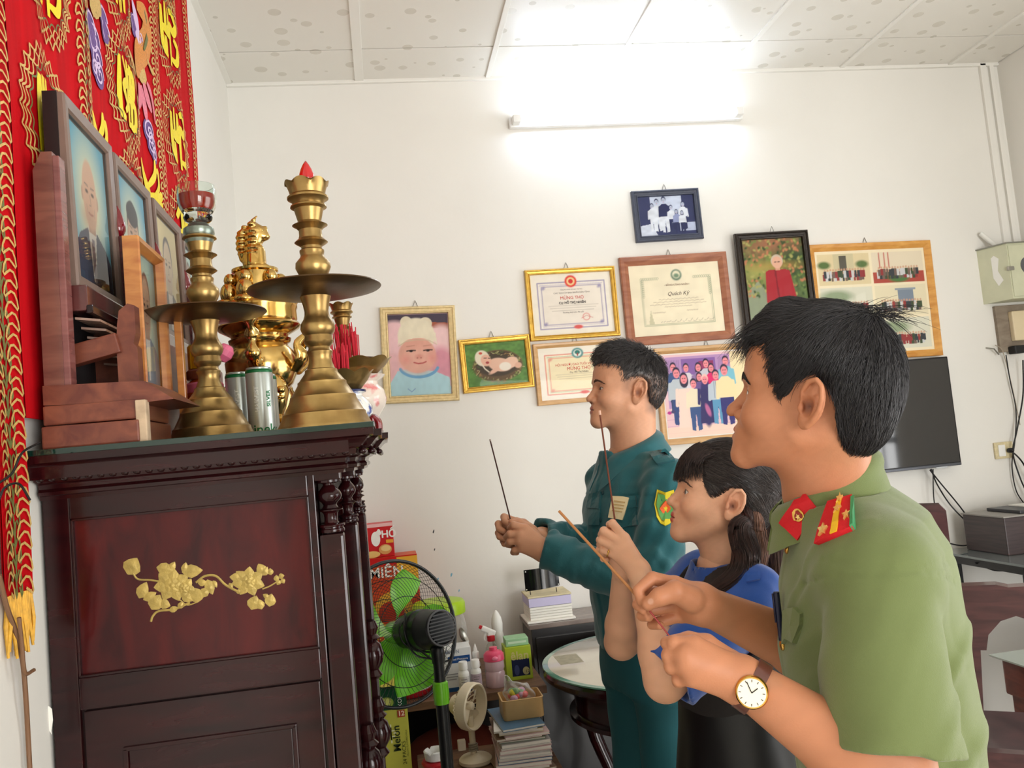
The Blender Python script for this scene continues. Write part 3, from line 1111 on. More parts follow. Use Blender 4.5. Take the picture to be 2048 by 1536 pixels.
def bust(bgc, skin, hair, coat, bald=False, tie=None, turban=False, glow=True, shirt=(235, 230, 220)):
	def f(w, h):
		p = Pic(w, h, 90, 110, bgc)
		cx = w * .52
		if glow:
			p.ell(cx, h * .55, w * .36, h * .4, (246, 240, 200), soft=26, op=.8)
		p.poly([(w * .0, 0), (w * .02, h * .18), (w * .2, h * .3), (w * .38, h * .36), (w * .66, h * .36), (w * .86, h * .29), (w, h * .2), (w, 0)], coat)
		p.poly([(cx - w * .11, h * .38), (cx + w * .11, h * .38), (cx + w * .02, h * .02), (cx - w * .04, h * .02)], shirt)
		if tie:
			p.poly([(cx - w * .035, h * .31), (cx + w * .035, h * .31), (cx + w * .045, h * .08), (cx, h * .01), (cx - w * .045, h * .08)], tie)
		p.rect(cx - w * .09, cx + w * .09, h * .34, h * .46, tuple(int(c * .88) for c in skin))
		p.ell(cx - w * .19, h * .58, w * .03, h * .05, tuple(int(c * .9) for c in skin))
		p.ell(cx + w * .19, h * .58, w * .03, h * .05, tuple(int(c * .9) for c in skin))
		if not bald:
			p.ell(cx, h * .68, w * .2, h * .2, hair)
		p.ell(cx, h * .6, w * .185, h * .235, skin, soft=2)
		if turban:
			p.ell(cx, h * .77, w * .2, h * .1, hair)
		p.ell(cx - w * .06, h * .44, w * .12, h * .05, tuple(int(c * .92) for c in skin), soft=12)
		for s in (-1, 1):
			p.ell(cx + s * w * .075, h * .615, w * .038, h * .012, (70, 52, 44))
			p.line([(cx + s * w * .035, h * .655), (cx + s * w * .12, h * .66)], w * .012, (110, 90, 80))
		p.line([(cx, h * .6), (cx + w * .02, h * .535), (cx - w * .02, h * .53)], w * .014, tuple(int(c * .78) for c in skin))
		p.line([(cx - w * .055, h * .475), (cx, h * .47), (cx + w * .055, h * .476)], w * .016, (170, 96, 84))
		p.line([(cx - w * .1, h * .52), (cx - w * .085, h * .47)], w * .008, tuple(int(c * .8) for c in skin))
		p.line([(cx + w * .1, h * .52), (cx + w * .085, h * .47)], w * .008, tuple(int(c * .8) for c in skin))
		return p
	return f

m_tau = mat('taupe_frame', (126, 104, 94), .35, var=.1, vscale=30)
m_blk = mat('black_frame', (30, 24, 26), .3)
YV, ZV = (0, 1, 0), (0, 0, 1)
for (y0, y1, zt, fn, lab) in ((1.54, 1.805, 2.188, bust((96, 180, 205), (226, 186, 158), (230, 222, 210), (78, 86, 108), bald=True, tie=(150, 140, 150)), 'taupe-framed portrait of a bald old man in a grey suit and tie'),
							  (1.822, 2.095, 2.183, bust((88, 176, 206), (214, 178, 152), (52, 50, 62), (60, 66, 84), turban=True), 'taupe-framed portrait of a woman in a dark headscarf on blue'),
							  (2.125, 2.40, 2.18, bust((226, 212, 164), (224, 206, 180), (84, 82, 86), (96, 92, 84), glow=False), 'taupe-framed portrait with a pale yellow background behind the brass candlestick'),
							  (2.425, 2.595, 2.172, bust((110, 186, 205), (216, 180, 150), (60, 56, 60), (72, 80, 100)), 'taupe-framed portrait on blue at the far end of the portrait row')):
	t = picframe('ancestor_portrait', lab, (-.512, y0, 1.845), YV, (-.02, 0, 1), y1 - y0, zt - 1.845, .024, .02, m_tau, PR_FLAT, fn, group='ancestor portraits on the altar stand', insets=.003, mm=mat('cream_line', (222, 206, 170), .5))
	O('back_board', MB().box(-.535, -.511, y0 - .0015, y1 + .0015, 1.84, zt + .002), m_blk, t)

# wooden stand behind / under the portraits
m_pwood = woodmat('plum_wood', (124, 78, 66), (96, 54, 48), .3, .3, (3, 3, 18))
m_bwood = woodmat('brown_wood', (128, 70, 50), (96, 44, 34), .4, .15, (10, 2, 12))
ps = T('portrait_stand', 'dark red-brown wooden stand holding the row of ancestor portraits', 'stand', (-.5, 2.1, ZA))
pm = MB()
pm.prism([(-.541, 1.60), (-.541, 2.035), (-.527, 2.066), (-.510, 2.066), (-.510, 1.60)], lambda x, z: (x, 1.497, z), lambda x, z: (x, 1.532, z))
O('end_post', pm, m_pwood, ps)
O('post_strip', MB().box(-.512, -.500, 1.500, 1.528, 1.60, 2.06, .002), woodmat('plum_wood_edge', (138, 84, 80), (112, 62, 60), .25, .4, (3, 3, 18)), ps)
for y in (1.813, 2.110, 2.412):
	bmx = O('divider_post', MB().box(-.512, -.484, y - .014, y + .014, 1.80, 2.00, .003), woodmat('dark_cherry', (84, 26, 30), (56, 14, 20), .2, .6), ps)
	O('teardrop_finial', MB().lathe([(.004, 0), (.009, .004), (.014, .014), (.0145, .024), (.011, .04), (.006, .055), (.001, .066)], (-.498, y, 2.0), 16), mat('red_lacquer', (120, 10, 28), .12, coat=.8), bmx, smooth=50)
O('front_rail', MB().box(-.512, -.478, 1.532, 2.61, 1.80, 1.845, .003), woodmat('rail_wood', (92, 44, 42), (64, 28, 30), .2, .5, (2, 14, 2)), ps)
O('rail_moulding', MB().box(-.482, -.470, 1.532, 2.61, 1.795, 1.81, .003), m_maho, ps)
for i in range(7):
	zz = 1.79 - i * .0125
	O('louvre_slat', MB().add([(-.50, 1.535 + .028 * i, zz), (-.46, 1.535 + .028 * i, zz - .006), (-.46, 1.80, zz - .006), (-.50, 1.80, zz), (-.50, 1.535 + .028 * i, zz - .004), (-.46, 1.535 + .028 * i, zz - .010), (-.46, 1.80, zz - .010), (-.50, 1.80, zz - .004)],
	  [(0, 1, 2, 3), (7, 6, 5, 4), (0, 4, 5, 1), (1, 5, 6, 2), (2, 6, 7, 3), (3, 7, 4, 0)]), woodmat('slat_wood', (176, 150, 136), (128, 98, 86), .25, .3, (2, 12, 2)), ps)
O('back_panel', MB().box(-.53, -.52, 1.535, 2.61, 1.66, 1.80), mat('black_board', (26, 22, 24), .6), ps)
O('cross_block', MB().obox((-.478, 1.56, 1.735), (.085, .03, .035), Matrix.Rotation(-.22, 3, 'Y'), .003), m_bwood, ps)
sm = MB()
sm.prism([(-.541, 1.640), (-.541, 1.672), (-.385, 1.668), (-.338, 1.634), (-.39, 1.632)], lambda x, z: (x, 1.49, z), lambda x, z: (x, 1.70 if x > -.40 else 1.87, z))
O('base_board', sm, m_bwood, ps)
O('plinth_block', MB().box(-.541, -.392, 1.475, 1.69, ZA, 1.604, .003).box(-.541, -.45, 1.692, 2.60, ZA, 1.80, .003), m_bwood, ps)
O('plinth_block', MB().box(-.541, -.395, 1.485, 1.69, 1.606, 1.638, .003), m_bwood, ps)
O('end_grain', MB().box(-.397, -.380, 1.478, 1.50, ZA, 1.636, .002), mat('pale_end_grain', (206, 180, 150), .6, var=.3, vscale=40), ps)

# small portrait in an orange-wood frame standing on the base board
m_owood = woodmat('orange_wood', (206, 140, 74), (176, 104, 52), .3, .4, (4, 4, 16))
z0 = 1.672
t = picframe('small_portrait', 'small portrait in an orange wooden frame standing before the big portraits', (-.447, 1.645, z0), (0, 1, 0), (0, 0, 1), .19, .285, .018, .03, m_owood, PR_BEV, bust((150, 205, 214), (212, 176, 150), (150, 110, 96), (150, 160, 170)))
sw = MB()
sw.prism([(-.442, 1.672), (-.442, 1.735), (-.439, 1.775), (-.435, 1.80), (-.42, 1.812), (-.409, 1.808), (-.409, 1.76), (-.414, 1.742), (-.408, 1.735), (-.408, 1.672)], lambda x, z: (x, 1.555, z), lambda x, z: (x, 1.585, z))
O('carved_bracket', sw, m_bwood, ps)
# thin orange photo strips and card behind
O('wood_strip', MB().box(-.40, -.385, 1.80, 1.815, z0 - .1, 1.83, .002), m_owood, label='thin upright orange wooden strip beside the small orange-framed portrait', cat='strip')

# ------------------------------------------------------------------ brass candlesticks
m_brass = mat('aged_brass', (186, 156, 98), .33, .9, var=.28, vscale=14, bump=.12, bscale=90, col2=(146, 116, 70))
m_brass2 = mat('dark_brass', (112, 88, 62), .34, .9, var=.3, vscale=12, bump=.12, bscale=80)
ZP = [(1450, 200), (1450, 236), (1440, 236), (1425, 228), (1385, 208), (1370, 206), (1362, 196), (1300, 165), (1285, 163), (1275, 152), (1225, 122), (1212, 121), (1205, 112), (1165, 82), (1150, 80), (1145, 70), (1110, 58), (1085, 56), (1070, 62), (1058, 66), (1046, 56), (1034, 54), (1020, 68), (1005, 74), (990, 70), (975, 68), (960, 80), (940, 87), (915, 84), (890, 68), (872, 62), (850, 60), (815, 66), (780, 76), (775, 78)]
ZQ = [(722, 72), (705, 74), (692, 64), (680, 62), (655, 76), (625, 89), (600, 86), (572, 62), (560, 58), (545, 62), (536, 62), (528, 52), (515, 52), (500, 76), (494, 84), (486, 76), (474, 62), (458, 58), (430, 58), (415, 72), (405, 89), (396, 72), (386, 58), (340, 70), (322, 74), (312, 92), (304, 90), (296, 76), (280, 84), (268, 104), (258, 104), (246, 90)]
US = .000368

def candlestick(c, label, top, sc=1.0):
	t = T('brass_candlestick', label, 'candlestick', (c[0], c[1], ZA), 'brass candlesticks')
	f = US * sc
	O('base', MB().lathe([(r * f, ZA + (1450 - z) * f) for z, r in ZP], (c[0], c[1], 0), 40), m_brass, t, smooth=35)
	zp = ZA + (1450 - 775) * f
	O('drip_plate', MB().lathe([(.02, zp - .001), (.05, zp + .001), (.09 * sc, zp + .006), (.1215 * sc, zp + .013), (.1235 * sc, zp + .0145), (.122 * sc, zp + .017), (.09 * sc, zp + .012), (.04, zp + .02), (.03, zp + .021)], (c[0], c[1], 0), 56), m_brass2, t, smooth=35)
	q = ZQ if top == 'crown' or top == 'plain' else [a for a in ZQ if a[0] > 290]
	st = O('upper_stem', MB().lathe([(r * f, ZA + (1450 - z) * f) for z, r in q], (c[0], c[1], 0), 32), m_brass, t, smooth=35)
	if top in ('crown', 'plain'):
		zb = ZA + (1450 - 246) * f
		vs, fs = [], []
		n = 48
		for lev, (rr, hh) in enumerate(((88, 0), (94, .35), (104, .75), (112, 1.0), (106, .97), (90, .5), (60, .35), (2, .3))):
			for kk in range(n):
				a = 2 * PI * kk / n
				sc2 = (.72 + .28 * abs(math.cos(3.5 * a))) if lev in (3, 4) else 1
				vs.append((c[0] + rr * f * math.cos(a), c[1] + rr * f * math.sin(a), zb + hh * .026 * sc * sc2))
		for lev in range(7):
			for kk in range(n):
				l = (kk + 1) % n
				fs.append((lev * n + kk, lev * n + l, (lev + 1) * n + l, (lev + 1) * n + kk))
		O('crown_cup', MB().add(vs, fs), m_brass, t, smooth=40)
		if top == 'crown':
			O('flame_bulb', MB().lathe([(.006, 0), (.0115, .006), (.0142, .016), (.0138, .024), (.0105, .034), (.006, .043), (.0015, .050)], (c[0] + .001, c[1], zb + .016), 20), mat('red_glass', (214, 16, 24), .06, coat=.8, trans=.3, emit=(120, 0, 6), estr=.15), t, smooth=60, label='red flame-shaped bulb')
	else:
		zb = ZA + (1450 - 300) * f
		O('silver_collar', MB().lathe([(.026, -.014), (.029, -.008), (.027, .0), (.031, .006), (.03, .016), (.022, .022), (.02, .026)], (c[0], c[1], zb), 28), mat('tarnished_silver', (158, 170, 158), .3, .8, var=.3, vscale=50), t, smooth=40)
		cup = [(.0, .030), (.022, .030), (.027, .034), (.029, .040), (.027, .046), (.031, .052), (.036, .062), (.039, .078), (.0385, .095), (.0365, .106), (.0345, .106), (.0365, .094), (.037, .078), (.034, .064), (.029, .054), (.0, .052)]
		O('glass_cup', MB().lathe(cup, (c[0], c[1], zb), 32), mat('clear_glass', (235, 246, 240), .03, trans=1.0, ior=1.3), t, smooth=45)
		O('red_oil', MB().lathe([(.0, .0535), (.028, .0545), (.0335, .064), (.0358, .078), (.036, .086), (.0, .086)], (c[0], c[1], zb), 28), mat('red_oil', (200, 34, 14), .08, trans=.35, coat=.5), t, smooth=45, label='red lamp oil')
	return t

candlestick((-.105, 1.625), 'large brass candlestick with a wide drip plate and a red flame bulb', 'crown')
candlestick((-.340, 1.805), 'brass candlestick carrying a glass cup of red lamp oil', 'cup', 1.0)
candlestick((-.092, 2.52), 'smaller brass candlestick standing behind the red incense sticks, with an empty cup', 'plain', .85)

# ------------------------------------------------------------------ golden incense burner with a lion on the lid
m_gb = mat('polished_gold', (220, 190, 124), .16, 1.0, var=.2, vscale=10, col2=(196, 152, 74))
bx, by = -.292, 2.25
ib = T('incense_burner', 'polished golden incense burner with masked feet and a lion on its lid', 'burner', (bx, by, ZA))
O('base_tray', MB().lathe([(.075, 0), (.088, .004), (.09, .02), (.084, .03), (.07, .034), (.06, .045), (.04, .05)], (bx, by, ZA), 40), m_gb, ib, smooth=35)
zb = ZA + .05
O('bowl', MB().lathe([(.03, .075), (.055, .085), (.075, .105), (.088, .135), (.09, .165), (.082, .19), (.072, .20), (.068, .208), (.076, .214), (.078, .222), (.07, .226), (.072, .232), (.1, .248), (.104, .256), (.1, .262), (.09, .266)], (bx, by, zb - .005), 48), m_gb, ib, smooth=40)
lid = O('lid', MB().lathe([(.094, .26), (.097, .266), (.096, .29), (.099, .296), (.099, .302), (.094, .306), (.09, .31), (.07, .318), (.055, .33), (.05, .345), (.052, .39), (.058, .394), (.058, .4), (.04, .404), (.03, .41)], (bx, by, zb), 40), m_gb, ib, smooth=40)
for i in range(6):
	a = 2 * PI * i / 6 + .25
	cxx, cyy = bx + .066 * math.cos(a), by + .066 * math.sin(a)
	O('lid_scroll', MB().ell((cxx, cyy, zb + .337), (.024, .024, .03), n=14, m=10).ell((cxx + .012 * math.cos(a), cyy + .012 * math.sin(a), zb + .312), (.024, .024, .013), n=14, m=8).ell((cxx - .004 * math.cos(a), cyy - .004 * math.sin(a), zb + .372), (.017, .017, .018), n=12, m=8), m_gb, lid, smooth=60)
for i in range(3):
	a = 2 * PI * i / 3 - 1.05
	f = Vector((math.cos(a), math.sin(a), 0))
	c = Vector((bx, by, zb)) + f * .06
	O('mask_foot', MB().tube([c + f * 0 + Vector((0, 0, .10)), c + f * .016 + Vector((0, 0, .075)), c + f * .012 + Vector((0, 0, .045)), c + f * .004 + Vector((0, 0, .02)), c + f * .012 + Vector((0, 0, 0))], [.03, .034, .026, .021, .024], 14).ell(c + f * .044 + Vector((0, 0, .078)), (.012, .012, .01)).ell(c + f * .036 + Vector((0, 0, .06)), (.014, .014, .006)).ell(c + f * .03 + Vector((-f.y * .014, f.x * .014, .092)), (.009, .009, .009)).ell(c + f * .03 + Vector((f.y * .014, -f.x * .014, .092)), (.009, .009, .009)), m_gb, ib, smooth=60)
for s in (-1, 1):
	pth = spline([(bx, by + s * .085, zb + .15), (bx, by + s * .125, zb + .145), (bx, by + s * .145, zb + .175), (bx, by + s * .135, zb + .21), (bx, by + s * .155, zb + .235), (bx, by + s * .15, zb + .26)], 5)
	O('dragon_handle', MB().tube(pth, [.014 + .006 * math.sin(i * .9) for i in range(len(pth))], 10).ell((bx, by + s * .15, zb + .262), (.013, .02, .013)), m_gb, ib, smooth=60)
for (s, dx) in ((-1, .085), (1, .085)):
	pth = spline([(bx + dx, by + s * .03, zb + .13), (bx + dx + .02, by + s * .05, zb + .16), (bx + dx + .012, by + s * .06, zb + .19), (bx + dx + .03, by + s * .045, zb + .215)], 5)
	O('leaf_relief', MB().tube(pth, [.016, .018, .02, .021, .022, .021, .019, .016, .014, .012, .011, .011, .01, .009, .008, .006], 8, flat=.5), m_gb, ib, smooth=60)

def lion(p):
	L = np.float32((bx, by, zb + .40))
	q = p - L
	d = sd_cone(q, (-.002, 0, .015), (0, 0, .07), .027, .021)
	d = smin(d, sd_ell(q, (.008, 0, .095), (.026, .022, .026)), .015)
	d = smin(d, sd_ell(q, (.031, 0, .086), (.013, .013, .011)), .008)
	d = smin(d, sd_cone(q, (.03, 0, .099), (.033, 0, .108), .009, .006), .006)
	for s in (-1, 1):
		d = smin(d, sd_ell(q, (.0, s * .018, .115), (.008, .005, .011)), .005)
		d = smin(d, sd_cone(q, (.018, s * .012, .008), (.016, s * .014, .05), .011, .012), .008)
		d = smin(d, sd_ell(q, (.027, s * .014, .003), (.012, .009, .008)), .006)
		d = smin(d, sd_sph(q, (.024, s * .011, .102), .006), .003)
	d = smin(d, sd_chain(q, [(-.02, 0, .11), (-.028, 0, .09), (-.03, 0, .06), (-.028, 0, .03)], [.007, .013, .013, .009]), .008)
	d = smin(d, sd_chain(q, [(.01, 0, .115), (.004, 0, .128), (.009, 0, .137), (.014, 0, .14)], [.007, .005, .004, .002]), .005)
	d = d + .0016 * np.sin(q[:, 2] * 420) * (q[:, 0] < .012) * (q[:, 2] > .04)
	return d

O('lion_finial', nets(lion, (bx - .06, by - .05, zb + .385), (bx + .07, by + .05, zb + .56), .0022), m_gb, ib, smooth=180)

# ------------------------------------------------------------------ cans, jars, bowls on the altar
m_can = mat('can_silver', (196, 202, 196), .28, .55, var=.06, vscale=20)
m_cang = mat('can_green', (24, 110, 60), .35, .3)
m_canl = mat('can_light_green', (130, 205, 120), .4)
m_emb = mat('can_emboss', (226, 230, 224), .3, .4)

def can(c, label, texts):
	x, y = c
	t = T('beer_can', label, 'can', (x, y, ZA), 'beer cans on the altar')
	O('body', MB().lathe([(.02, .002), (.024, 0), (.0275, .004), (.0285, .012), (.0285, .138), (.0275, .145), (.0262, .149)], (x, y, ZA), 40), m_can, t, smooth=40)
	O('lid', MB().lathe([(.0262, .149), (.0266, .152), (.0255, .1535), (.0235, .152), (.023, .149), (.001, .149)], (x, y, ZA), 36), m_can, t, smooth=40)
	O('green_band', MB().lathe([(.0282, .1415), (.0288, .143), (.0282, .1465), (.0272, .149)], (x, y, ZA), 36), m_cang, t, smooth=40)
	for (s, ang, z, size, mm, vert) in texts:
		mb = MB()
		M0 = Matrix.Rotation(PI / 2, 4, 'Z') if vert else Matrix.Identity(4)
		mb.text(s, size, M0, align='CENTER', bold=.0004)
		# wrap on the can; ang 0 faces -Y
		mb.V = [(x + .0289 * math.sin(math.radians(ang) + u / .0289), y - .0289 * math.cos(math.radians(ang) + u / .0289), ZA + z + v) for (u, v, w) in mb.V]
		O('can_lettering', mb, mm, t)
	return t

can((-.252, 1.885), 'silver and green beer can standing between the two near candlesticks', [('Heineken', 12, .020, .030, m_cang, False), ('HARVEST', -8, .085, .013, m_emb, True), ('SILVER', 42, .085, .012, m_cang, True)])
can((-.305, 1.95), 'silver beer can half hidden behind the oil-lamp candlestick', [('HARVEST', 0, .085, .014, m_emb, True), ('Heineken', 10, .02, .028, m_cang, False)])
can((-.262, 2.035), 'silver beer can standing behind the other two cans', [('Heineken', 10, .02, .028, m_cang, False)])

m_amb = mat('amber_glass', (206, 78, 22), .08, trans=.25, coat=.6)
ax, ay = -.385, 1.985
t = T('spirit_bottle', 'amber spirit bottle with a gold cap and pink band behind the candlestick', 'bottle', (ax, ay, ZA))
O('body', MB().lathe([(.03, 0), (.04, .003), (.041, .01), (.041, .125), (.036, .14), (.022, .15), (.02, .16)], (ax, ay, ZA), 32), m_amb, t, smooth=40)
O('pink_band', MB().lathe([(.0413, .118), (.0418, .12), (.0418, .136), (.037, .1405)], (ax, ay, ZA), 32), mat('pink_paper', (226, 112, 140), .5), t, smooth=40)
O('collar', MB().lathe([(.034, .148), (.036, .152), (.036, .166), (.032, .17)], (ax, ay, ZA), 28), mat('brown_plastic', (120, 60, 36), .3), t, smooth=40)
cpm = MB()
nn = 40
vs, fs = [], []
for z, r in ((.17, .028), (.172, .030), (.222, .030), (.226, .027)):
	for k2 in range(nn):
		rr = r * (1 + (.025 if k2 % 2 else 0))
		vs.append((ax + rr * math.cos(2 * PI * k2 / nn), ay + rr * math.sin(2 * PI * k2 / nn), ZA + z))
for l in range(3):
	for k2 in range(nn):
		fs.append((l * nn + k2, l * nn + (k2 + 1) % nn, (l + 1) * nn + (k2 + 1) % nn, (l + 1) * nn + k2))
fs.append(tuple(3 * nn + k2 for k2 in range(nn)))
O('ribbed_cap', MB().add(vs, fs), mat('yellow_gold', (238, 196, 30), .25, .8), t)
# pink foil ball and red sweets in front of the burner
O('pink_candle', MB().lathe([(.001, -.022), (.014, -.018), (.021, -.004), (.02, .01), (.012, .02), (.001, .022)], (0, 0, 0), 20).V and MB().lathe([(.001, -.022), (.014, -.018), (.021, -.004), (.02, .01), (.012, .02), (.001, .022)], tuple(at(448, 706, Y=2.08)), 20, R=Matrix.Rotation(.6, 3, 'Y')), mat('pink_wax', (240, 120, 158), .35), label='round pink wax cup resting on the gift box before the burner', cat='candle')
g = T('gift_box', 'red and gold foil gift box lying before the golden burner', 'box', (-.30, 2.12, ZA))
O('box_body', MB().box(-.385, -.295, 2.075, 2.125, ZA, ZA + .13, .006), mat('red_foil', (186, 30, 28), .2, .5), g)
for i in range(6):
	O('gold_ribbon', MB().ell((-.378 + i * .015, 2.073, ZA + .118 + .012 * math.sin(i * 2)), (.013, .008, .009), n=10, m=6), m_gb, g, smooth=60)

# bowls of red incense sticks
m_stick = mat('red_stick', (206, 18, 48), .6, var=.15, vscale=60)

def lotus(t, c, z, r, h):
	x, y = c
	n = 48
	vs, fs = [], []
	for lev, (rr, hh) in enumerate(((.35, 0), (.55, .1), (.8, .5), (1.0, .95), (1.04, 1.0), (.97, .96), (.7, .5), (.3, .2), (.01, .18))):
		for i in range(n):
			a = 2 * PI * i / n
			pet = abs(math.cos(4 * a))
			k1 = (.84 + .2 * pet) if lev in (3, 4, 5) else (.95 + .06 * pet if lev in (2, 6) else 1)
			vs.append((x + r * rr * math.cos(a) * (.92 + .08 * pet if lev in (2, 3, 4, 5) else 1), y + r * rr * math.sin(a) * (.92 + .08 * pet if lev in (2, 3, 4, 5) else 1), z + h * hh * k1))
	for l in range(8):
		for i in range(n):
			fs.append((l * n + i, l * n + (i + 1) % n, (l + 1) * n + (i + 1) % n, (l + 1) * n + i))
	return O('lotus_cup', MB().add(vs, fs), m_brass, t, smooth=50)

def sticks(t, c, z, n, rad, hmin, hmax):
	for i in range(n):
		a, rr = random.uniform(0, 2 * PI), rad * math.sqrt(random.random())
		x, y = c[0] + rr * math.cos(a), c[1] + rr * math.sin(a)
		h = random.uniform(hmin, hmax)
		dx, dy = random.uniform(-.05, .05) * h, random.uniform(-.05, .05) * h
		O('spent_stick', MB().tube([(x, y, z), (x + dx, y + dy, z + h)], [.0017, .0015], 5), m_stick, t)

pt = at(690, 800, Y=2.0)
c1 = (pt[0] + .004, 2.0)
t = T('incense_bowl', 'blue and white porcelain incense bowl with a brass lotus cup of red sticks', 'bowl', (c1[0], c1[1], ZA), 'incense bowls on the altar front')
m_porc = mat('blue_white_porcelain', (236, 236, 232), .12, coat=.5, col2=(60, 84, 160), vscale=34)
for e in m_porc.node_tree.nodes:
	if e.type == 'MAP_RANGE':
		e.inputs['From Min'].default_value, e.inputs['From Max'].default_value = .54, .62
O('porcelain_body', MB().lathe([(.03, 0), (.036, .003), (.036, .012), (.046, .022), (.057, .042), (.057, .06), (.045, .078), (.036, .085), (.036, .09), (.044, .094), (.044, .098), (.03, .098)], (*c1, ZA), 36), m_porc, t, smooth=40)
O('blue_rim', MB().lathe([(.0445, .0935), (.0455, .0955), (.0445, .0985)], (*c1, ZA), 36), mat('cobalt_blue', (24, 34, 84), .2), t, smooth=50)
lotus(t, c1, ZA + .097, .064, .046)
sticks(t, (c1[0] - .012, c1[1]), ZA + .105, 60, .026, .075, .105)
pt = at(738, 760, Y=2.36)
c2 = (pt[0] - .022, 2.36)
t = T('incense_bowl', 'pink flowered porcelain incense bowl with a brass lotus cup, on a red stand', 'bowl', (c2[0], c2[1], ZA), 'incense bowls on the altar front')
m_porc2 = mat('pink_flower_porcelain', (240, 226, 214), .14, coat=.5, col2=(232, 140, 140), vscale=26)
for e in m_porc2.node_tree.nodes:
	if e.type == 'MAP_RANGE':
		e.inputs['From Min'].default_value, e.inputs['From Max'].default_value = .5, .62
O('carved_stand', MB().lathe([(.03, 0), (.046, .002), (.05, .012), (.044, .02), (.047, .03), (.03, .032)], (*c2, ZA), 28), m_maho, t, smooth=40)
O('porcelain_body', MB().lathe([(.03, .03), (.034, .034), (.04, .05), (.06, .078), (.066, .1), (.06, .125), (.046, .14), (.046, .148), (.06, .158), (.066, .165), (.05, .167), (.03, .165)], (*c2, ZA), 36), m_porc2, t, smooth=40)
O('yellow_flower', MB().ell((c2[0] - .02, c2[1] - .056, ZA + .1), (.026, .012, .022), n=14, m=8), mat('yellow_glaze', (236, 206, 96), .15, coat=.5), t, smooth=60)
lotus(t, c2, ZA + .166, .085, .045)
sticks(t, (c2[0] - .03, c2[1]), ZA + .185, 60, .034, .085, .13)
# curled red carving at the altar front
p = at(750, 846, Y=1.78)
pth = spline([(-.02, 1.78, ZA + .012), (p[0] - .004, 1.78, ZA + .022), (p[0] + .006, 1.78, ZA + .012), (p[0] + .005, 1.78, ZA - .008), (p[0] - .004, 1.78, ZA - .02)], 5)
O('carved_scroll', MB().tube(pth, [.006] * len(pth), 8).tube([(a[0], a[1] + .03, a[2]) for a in pth], .006, 8).tube([(a[0], a[1] + .015, a[2]) for a in pth], .0085, 8), mat('red_lacquer', (120, 10, 28), .12, coat=.8), ac, smooth=60, label='curled red lacquer scroll on the front edge')

# ------------------------------------------------------------------ pictures on the back wall
m_goldf = mat('gilt_frame', (216, 172, 74), .3, .6, var=.25, vscale=40, bump=.4, bscale=140)
m_creamf = mat('pale_gilt_frame', (222, 198, 146), .4, .25, var=.2, vscale=60, bump=.6, bscale=200)
m_woodf = woodmat('chestnut_frame', (172, 112, 82), (142, 84, 60), .4, .2, (3, 3, 12))
m_tanf = woodmat('tan_frame', (214, 172, 120), (190, 146, 92), .4, .2, (3, 3, 12))
m_slate = mat('slate_frame', (72, 78, 96), .4, var=.2, vscale=40)
m_dkgold = mat('black_gilt_frame', (44, 34, 26), .3, .2, var=.4, vscale=80, bump=.5, bscale=200)
m_orf = woodmat('honey_frame', (222, 164, 82), (196, 132, 52), .35, .3, (3, 3, 12))

def pxframe(name, label, TL, TR, BL, bw, dep, mf, prof, pic, y=YB, **kw):
	a, b, c = [Vector(at(*q, Y=y)) for q in (TL, TR, BL)]
	eu, ev = (b - a), (a - c)
	w, h = eu.length, ev.length
	t = picframe(name, label, c, eu, ev, w, h, bw, dep, mf, prof, pic, group=kw.pop('group', None), **kw)
	# nail / wire loop above the frame
	m = (a + b) / 2
	O('hanging_loop', MB().tube([m + Vector((-.012, -.004, 0)), m + Vector((-.004, -.005, .02)), m + Vector((0, -.004, .03)), m + Vector((.004, -.005, .02)), m + Vector((.010, -.004, 0))], .0014, 5), mat('steel_wire', (120, 116, 110), .4, .7), t)
	return t

